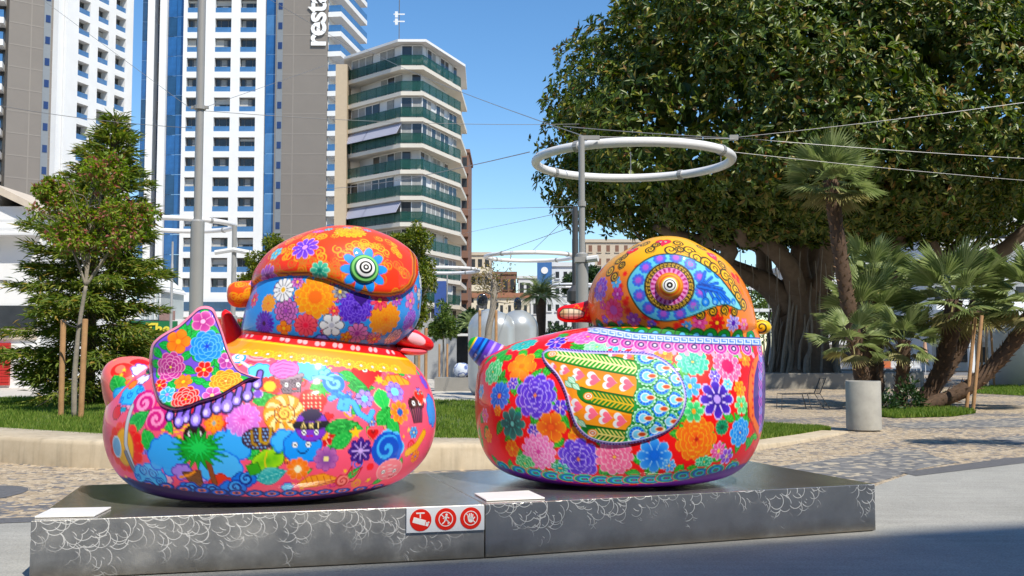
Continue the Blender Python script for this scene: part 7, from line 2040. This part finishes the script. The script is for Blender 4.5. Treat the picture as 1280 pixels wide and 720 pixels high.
clump(1090, 512, 1066, 425, 28.6, 0.1, 0.1, 16, 'small young fan palm beside the concrete pot', 1.2, (0, 0, 0), 6, 2)
clump(1152, 512, 1222, 375, 32.0, 0.2, 0.2, 24, 'fan palm behind the stout curved one with a spiky dark trunk', 1.7, (0.25, 0, 0), 7, 5)

# grass patch under the palms and far lawn at right
def patch(name, pix, z, n, label, seed, hmin=0.03, hmax=0.1):
    rng = np.random.default_rng(seed)
    pts = [G(*q) for q in pix]; pl_ = [(p.x, p.y) for p in pts]
    o = sheet(name + '_soil', pl_, z, M_SOIL)
    xs, ys = zip(*pl_)
    x = rng.uniform(min(xs), max(xs), n * 2); y = rng.uniform(min(ys), max(ys), n * 2)
    k = poly_sd(x, y, pl_) > -0.03
    x, y = x[k][:n], y[k][:n]
    V, Fc = blades(x, y, np.full(len(x), z), rng.uniform(hmin, hmax, len(x)), 0.018, rng)
    g = link(name, mesh_np(name, V, Fc, M_GRASS)); tag(g, label, 'grass', kind='stuff')
patch('palm_grass', ((1095, 518), (1115, 514), (1160, 511), (1205, 514), (1218, 517), (1190, 521), (1120, 523), (1098, 521)), 0.012, 9000, 'bright green grass patch round the feet of the fan palms', 1, 0.05, 0.16)
patch('far_grass', ((1180, 491), (1230, 484), (1290, 481), (1420, 480), (1420, 494), (1280, 495), (1220, 492)), 0.012, 14000, 'strip of far lawn with staked trees at the right', 2, 0.05, 0.14)
# low plants at the palm feet
def bush(px, py, rx, rz, label, m, n, ll, seed, Y=None, zoff=0.0, name='shrub'):
    rng = np.random.default_rng(seed)
    b_ = G(px, py) if Y is None else P(px, HZ, Y); b_.z = zoff
    o = empty(name, b_, 0, label, 'shrub')
    d = rand_dir(n, rng); d[:, 2] = np.abs(d[:, 2])
    q = d * np.array([rx, rx, rz * 1.0]) * (rng.uniform(0.2, 1, n) ** 0.4)[:, None] * (1 + 0.25 * np.sin(d[:, :1] * 9 + d[:, 2:] * 7))
    V, Fc = leaves(q, unit(d + 0.6 * rand_dir(n, rng)), rand_dir(n, rng) + np.array([0, 0, 0.7]), rng.uniform(0.6, 1.2, n) * ll, rng.uniform(0.35, 0.6, n) * ll)
    link('foliage', mesh_np('foliage', V, Fc, m), o)
    mb = MB()
    for k in range(7):
        e_ = rand_dir(1, rng)[0] * np.array([rx, rx, rz]) * 0.6; e_[2] = abs(e_[2]); mb.tube([(0, 0, -0.02), tuple(e_ * 0.5), tuple(e_)], [0.02, 0.014, 0.006], 5)
    mb.build('stem', M_BARK, o)['kind'] = 'stuff'
    return o
M_LEAFG = leaf_mat('green_leaf', [(0.0, (0.04, 0.085, 0.014)), (0.6, (0.085, 0.15, 0.025)), (1.0, (0.17, 0.22, 0.045))], 0.45, 0.3)
M_LEAFD = leaf_mat('dark_leaf', [(0.0, (0.014, 0.04, 0.012)), (1.0, (0.05, 0.1, 0.025))], 0.4, 0.2)
bush(1137, 514, 0.4, 0.85, 'small dark leafy plant between the palm trunks', M_LEAFD, 500, 0.14, 3)
bush(1108, 516, 0.35, 0.5, 'low weedy tuft at the foot of the tallest palm', M_LEAFD, 300, 0.14, 4)

# ---- generic broadleaf tree
def tree(name, base, trunk_pts, r0, crown, m, nleaf, ll, label, bark, seed, group=None, nbr=9, aspect=0.42, clumps=26, cs=(0.2, 0.36)):
    """crown: list of ellipsoids (cx, cy, cz, rx, ry, rz) relative to base"""
    rng = np.random.default_rng(seed)
    o = empty(name, base, 0, label, 'tree', group)
    pth = cr(trunk_pts, 5)
    tk = MB().tube(pth, np.linspace(r0, r0 * 0.55, len(pth)), 10).build('trunk', bark, o, True)
    top = np.array(pth[-1]); mb = MB()
    allq, alld = [], []
    per = nleaf // len(crown)
    for e in crown:
        c = np.array(e[:3]); rad = np.array(e[3:])
        pp = wobble(top, c, 4, 0.08 * rad.max(), rng); mb.tube(pp, np.linspace(r0 * 0.45, r0 * 0.12, len(pp)), 7)
        for q in range(nbr):
            t_ = c + rand_dir(1, rng)[0] * rad * 0.85; s_ = pp[rng.integers(len(pp) // 2, len(pp))]
            b2_ = wobble(s_, t_, 4, 0.06 * rad.max(), rng); mb.tube(b2_, np.linspace(r0 * 0.18, r0 * 0.04, len(b2_)), 5)
        cc = c + rand_dir(clumps, rng) * rad * (rng.uniform(0.35, 0.95, clumps))[:, None]
        n_ = per // clumps
        for k in range(clumps):
            d = rand_dir(n_, rng)
            s_ = rad * rng.uniform(*cs)
            allq.append(cc[k] + d * s_ * (rng.uniform(0.2, 1, n_) ** 0.5)[:, None]); alld.append(unit(d + rand_dir(n_, rng) * 0.8 + np.array([0, 0, -0.1])))
    mb.build('branch', bark, o, True)['kind'] = 'stuff'
    q = np.vstack(allq); d = np.vstack(alld); n = len(q)
    V, Fc = leaves(q, d, rand_dir(n, rng) + np.array([0, 0, 0.8]), rng.uniform(0.7, 1.3, n) * ll, rng.uniform(0.8, 1.2, n) * ll * aspect)
    link('crown', mesh_np('crown', V, Fc, m), o)
    return o
# slender tree with reddish shoots, staked
tb = G(93, 521, 0.33); u_ = tb.y / F
M_REDTIP = leaf_mat('red_tipped_leaf', [(0.0, (0.13, 0.22, 0.022)), (0.5, (0.24, 0.34, 0.04)), (0.78, (0.34, 0.4, 0.07)), (0.84, (0.38, 0.12, 0.09)), (1.0, (0.48, 0.19, 0.17))], 0.45, 0.5)
xx = lambda px: (px - 93) * u_
zz_ = lambda py: (521 - py) * u_
tree('staked_tree', tb, [(0, 0, 0), (xx(92), 0, zz_(470)), (xx(96), 0, zz_(410)), (xx(103), 0, zz_(358))], 0.062, [(xx(70), 0, zz_(268), 0.55, 0.6, 0.62), (xx(108), -0.1, zz_(250), 0.75, 0.7, 0.8), (xx(145), 0, zz_(290), 0.6, 0.6, 0.5), (xx(120), 0.1, zz_(215), 0.55, 0.5, 0.4), (xx(95), -0.1, zz_(300), 0.6, 0.6, 0.4), (xx(165), 0, zz_(270), 0.4, 0.5, 0.3), (xx(55), 0, zz_(235), 0.32, 0.4, 0.3)], M_REDTIP, 9000, 0.095, 'slender staked tree with light green leaves and reddish shoots', M_BARKP, 4, nbr=10, aspect=0.5, clumps=24, cs=(0.12, 0.27))
stp = MB().tube([(xx(76), -0.03, zz_(402)), (xx(87), -0.07, zz_(408)), (xx(94), -0.09, zz_(410)), (xx(101), -0.03, zz_(405))], 0.018, 6).build('tree_tie', M_STRAP, loc=tb); tag(stp, 'black rubber tie holding the slender tree to its stakes', 'tie')

# conifer behind it
rng = np.random.default_rng(9)
cb = P(112, HZ, 25.5); cb.z = 0.3
con = empty('cypress_tree', cb, 0, 'bushy dark green conifer with drooping sprays behind the staked tree', 'tree')
u_ = 25.5 / F; HC = (497 - 132) * u_
MB().tube([(0, 0, -0.1), (0.05, 0, HC * 0.5), (0.55, 0, HC * 0.98)], [0.16, 0.09, 0.015], 8).build('trunk', M_BARK, con, True)
mbr = MB(); Q, Dd, Lw = [], [], []
nbr = 170
for k in range(nbr):
    t_ = (k + rng.uniform(0, 1)) / nbr
    z = HC * (0.02 + 0.97 * t_ ** 0.95)
    L_ = (2.35 * (1 - t_) ** 0.75 + 0.12) * rng.uniform(0.55, 1.15)
    if t_ > 0.55: L_ *= 0.95
    az = k * 2.399 + rng.uniform(-0.4, 0.4)
    cx_ = 0.55 * max(0, (z / HC - 0.5) * 2)
    st_ = np.array([cx_, 0, z]); dr = np.array([math.cos(az), math.sin(az), rng.uniform(0.05, 0.45) + 0.5 * t_])
    sg_ = np.linspace(0, 1, 8)[:, None]
    pth = st_ + dr * sg_ * L_ + np.array([0, 0, -0.35]) * sg_ ** 2 * L_ * 0.8
    mbr.tube(pth, np.linspace(0.03, 0.006, 8), 4, False)
    m_ = int(150 * L_ ** 1.1) + 16
    u2 = rng.uniform(0.12, 1.0, m_) ** 0.8
    ctr = np.stack([np.interp(u2, sg_[:, 0], pth[:, j]) for j in range(3)], -1)
    side = np.array([-math.sin(az), math.cos(az), 0])
    sp = rng.normal(size=(m_, 1)) * 0.22 * (0.4 + (1 - u2[:, None])) * L_ ** 0.6
    ctr = ctr + side * sp + rng.normal(size=(m_, 3)) * np.array([0.05, 0.05, 0.05]) - np.array([0, 0, 1]) * np.abs(sp) * 0.25
    Q.append(ctr); Dd.append(unit(dr * 0.9 + side * np.sign(sp) * rng.uniform(0.2, 0.9, (m_, 1)) + np.array([0, 0, -0.35]) + 0.35 * rng.normal(size=(m_, 3))))
Q = np.vstack(Q); Dd = np.vstack(Dd); n = len(Q); print('conifer sprays', n)
M_CON = leaf_mat('conifer_spray', [(0.0, (0.08, 0.135, 0.025)), (0.6, (0.16, 0.22, 0.04)), (0.9, (0.27, 0.29, 0.06)), (1.0, (0.4, 0.26, 0.07))], 0.55, 0.35, 0.3)
V, Fc = leaves(Q, Dd, rand_dir(n, rng) * 0.6 + np.array([0, 0, 1.0]), rng.uniform(0.14, 0.34, n), rng.uniform(0.03, 0.055, n), 0.15, 0.12)
link('crown', mesh_np('crown', V, Fc, M_CON), con)
mbr.build('branch', M_BARK, con)['kind'] = 'stuff'

# citrus trees and others between and behind the ducks
def simple_tree(px, py, Y, h_px, label, crown_px, m, nleaf, ll, seed, z=0.0, r0=0.06, bark=None, name='street_tree', **k):
    b_ = P(px, HZ, Y); b_.z = z; u = Y / F
    zb = lambda y: EYE + (HZ - y) * u - z
    pts = [(0, 0, -0.05), (0.02, 0, zb(h_px) * 0.5), (0.0, 0, zb(h_px))]
    cr_ = [((cx - px) * u, dy, zb(cy), rx * u, max(rx, rz) * u, rz * u) for cx, cy, rx, rz, dy in crown_px]
    return tree(name, b_, pts, r0, cr_, m, nleaf, ll, label, bark or M_BARKP, seed, **k)
M_CIT = leaf_mat('citrus_leaf', [(0.0, (0.06, 0.11, 0.012)), (0.5, (0.14, 0.19, 0.02)), (1.0, (0.28, 0.28, 0.035))], 0.4, 0.35)
simple_tree(519, 0, 26, 400, 'yellow green citrus tree behind the cap of the pink duck', [(495, 300, 16, 13, 0), (522, 300, 17, 26, 0), (530, 345, 16, 28, 0), (524, 385, 14, 25, 0)], M_CIT, 6500, 0.1, 11, 0.3, name='citrus_tree')
simple_tree(328, 0, 27, 400, 'yellow green citrus tree behind the pink duck cap tip', [(322, 332, 18, 20, 0), (338, 305, 16, 14, 0.2), (312, 352, 14, 14, 0), (345, 330, 20, 25, 0)], M_CIT, 5000, 0.1, 12, 0.3, name='citrus_tree')
simple_tree(554, 0, 44, 425, 'small round tree with pale green leaves on the plaza', [(553, 400, 14, 22, 0), (545, 412, 9, 12, 0), (563, 408, 9, 16, 0)], M_LEAFG, 3500, 0.16, 13)
simple_tree(308, 0, 34, 425, 'small shrubby tree behind the raised purple wing', [(305, 412, 10, 14, 0)], M_LEAFG, 1200, 0.14, 14)
for i_, (px, Y, cr_, lab, m_) in enumerate(((955, 120, [(945, 385, 30, 45, 0), (978, 380, 26, 40, 0)], 'leafy light green tree far behind the fig trunk', M_LEAFG), (1060, 130, [(1040, 400, 40, 35, 0)], 'leafy far tree glimpsed behind the palm crowns', M_LEAFG), (915, 140, [(905, 395, 40, 35, 0)], 'far dark tree behind the red duck neck', M_LEAFD), (700, 90, [(700, 420, 22, 14, 0), (665, 425, 22, 12, 0), (735, 418, 24, 16, 0)], 'low wide shrubby tree behind the red duck beak', M_LEAFD), (730, 100, [(722, 352, 22, 14, 0), (745, 345, 20, 12, 0)], 'dark palm like tree before the white office block', M_LEAFD), (590, 75, [(585, 410, 14, 22, 0)], 'dark shrubby tree left of the silver sculpture', M_LEAFD))):
    simple_tree(px, 0, Y, 420, lab, cr_, m_, 3500, Y * 0.0042, 30 + i_, name='far_tree', r0=0.14)
simple_tree(1233, 0, 46, 400, 'thin staked sapling behind the fan palms', [(1232, 380, 12, 22, 0)], M_LEAFG, 900, 0.16, 44, r0=0.05)
# bare pruned tree
bt = P(608, HZ, 34.5); u_ = 34.5 / F; rng = np.random.default_rng(31)
bare = empty('pruned_tree', (bt.x, bt.y, 0), 0, 'bare pruned tree with few dry twigs in front of the silver sculpture', 'tree')
zb = lambda y: EYE + (HZ - y) * u_
MB().tube(cr([(0, 0, -0.05), (2 * u_, 0, zb(420)), (8 * u_, 0, zb(385)), (9 * u_, 0, zb(350))], 5), np.linspace(0.13, 0.1, 16), 9).build('trunk', M_BARKP, bare, True)
mb = MB(); tips = []
for k in range(30):
    a = rng.uniform(0, 6.28); s_ = np.array([9 * u_, 0, zb(rng.uniform(343, 378))]); L_ = rng.uniform(0.3, 0.75)
    e_ = s_ + np.array([math.cos(a) * L_, math.sin(a) * L_, rng.uniform(-0.05, 0.6)]); tips.append(e_)
    mb.tube(wobble(s_, e_, 4, 0.05, rng), np.linspace(0.03, 0.008, 13), 5)
mb.build('twig', M_BARKP, bare)['kind'] = 'stuff'
tq = np.vstack([t_ + rng.normal(size=(14, 3)) * 0.14 for t_ in tips])
V, Fc = leaves(tq, rand_dir(len(tq), rng), rand_dir(len(tq), rng), np.full(len(tq), 0.1), np.full(len(tq), 0.05))
link('dry_leaves', mesh_np('dry_leaves', V, Fc, leaf_mat('dry_leaf', [(0, (0.12, 0.1, 0.03)), (0.7, (0.2, 0.17, 0.05)), (1, (0.4, 0.25, 0.04))], 0.6, 0.2)), bare)
# date palm
def date_palm(px, pyc, Y, rpx, label, seed, nf=34):
    rng = np.random.default_rng(seed); u = Y / F
    b_ = P(px, HZ, Y); b_.z = 0; zt = EYE + (HZ - pyc) * u; Rr = rpx * u
    o = empty('date_palm', b_, 0, label, 'palm', 'feathery palms beyond the plaza')
    MB().tube([(0, 0, -0.1), (0.05, 0, zt * 0.5), (0, 0, zt)], [Rr * 0.17, Rr * 0.14, Rr * 0.2], 10).build('trunk', M_BOOT, o, True)
    V, Fc = [], []
    nseg = 20
    for j in range(nseg):
        s0 = j / nseg; s1 = (j + 1) / nseg
        f = lambda s: (s * Rr * (1 - 0.12 * s), 0.34 * Rr * s - 0.62 * Rr * s * s)
        (x0, z0), (x1, z1) = f(s0), f(s1)
        b0 = len(V); V += [(x0, -0.01 * Rr, z0), (x1, -0.01 * Rr, z1), (x1, 0.01 * Rr, z1), (x0, 0.01 * Rr, z0)]; Fc.append((b0, b0 + 1, b0 + 2, b0 + 3))
        if s0 > 0.12:
            for sd_ in (-1, 1):
                wl = Rr * 0.26 * (1 - 0.55 * s0); b0 = len(V)
                V += [(x0, 0, z0), (x0 + wl * 0.5, sd_ * wl * 0.75, z0 + wl * 0.1), (x0 + wl * 0.62, sd_ * wl * 0.85, z0 - wl * 0.05), (x0 + Rr * 0.02, 0, z0)]; Fc.append((b0, b0 + 1, b0 + 2, b0 + 3))
    me = mesh_np('frond', V, Fc, M_FAN)
    for k in range(nf):
        el = math.radians(75 - 95 * (k + 0.5) / nf)
        link('frond', me, o, (0, 0, zt), (rng.uniform(-0.2, 0.2), -el, k * 2.399 + rng.uniform(-0.2, 0.2)))
date_palm(676, 371, 62, 36, 'date palm with grey green plume below the far ring lamp', 2)
date_palm(588, 408, 66, 24, 'low date palm left of the silver sculpture', 3, 26)
# hedge under the date palm, tall planters
for i_, (px, w_) in enumerate(((676, 24), (705, 20))):
    bush(px, 0, w_ * 50 / F * 1.2, 1.4, 'clipped hedge clump below the date palm' if i_ == 0 else 'loose hedge clump with orange flowers by the red duck beak', M_LEAFD, 1500, 0.2, 50 + i_, Y=50, name='hedge')

# street tree just outside the view, its shade lies on the paving
simple_tree(1500, 0, 15.2, 300, 'small street tree beside the paving whose round shade falls on the mosaic', [(1500, 130, 75, 50, 0), (1450, 140, 50, 40, 0), (1550, 135, 50, 40, 0)], M_LEAFG, 6000, 0.09, 70, r0=0.05)
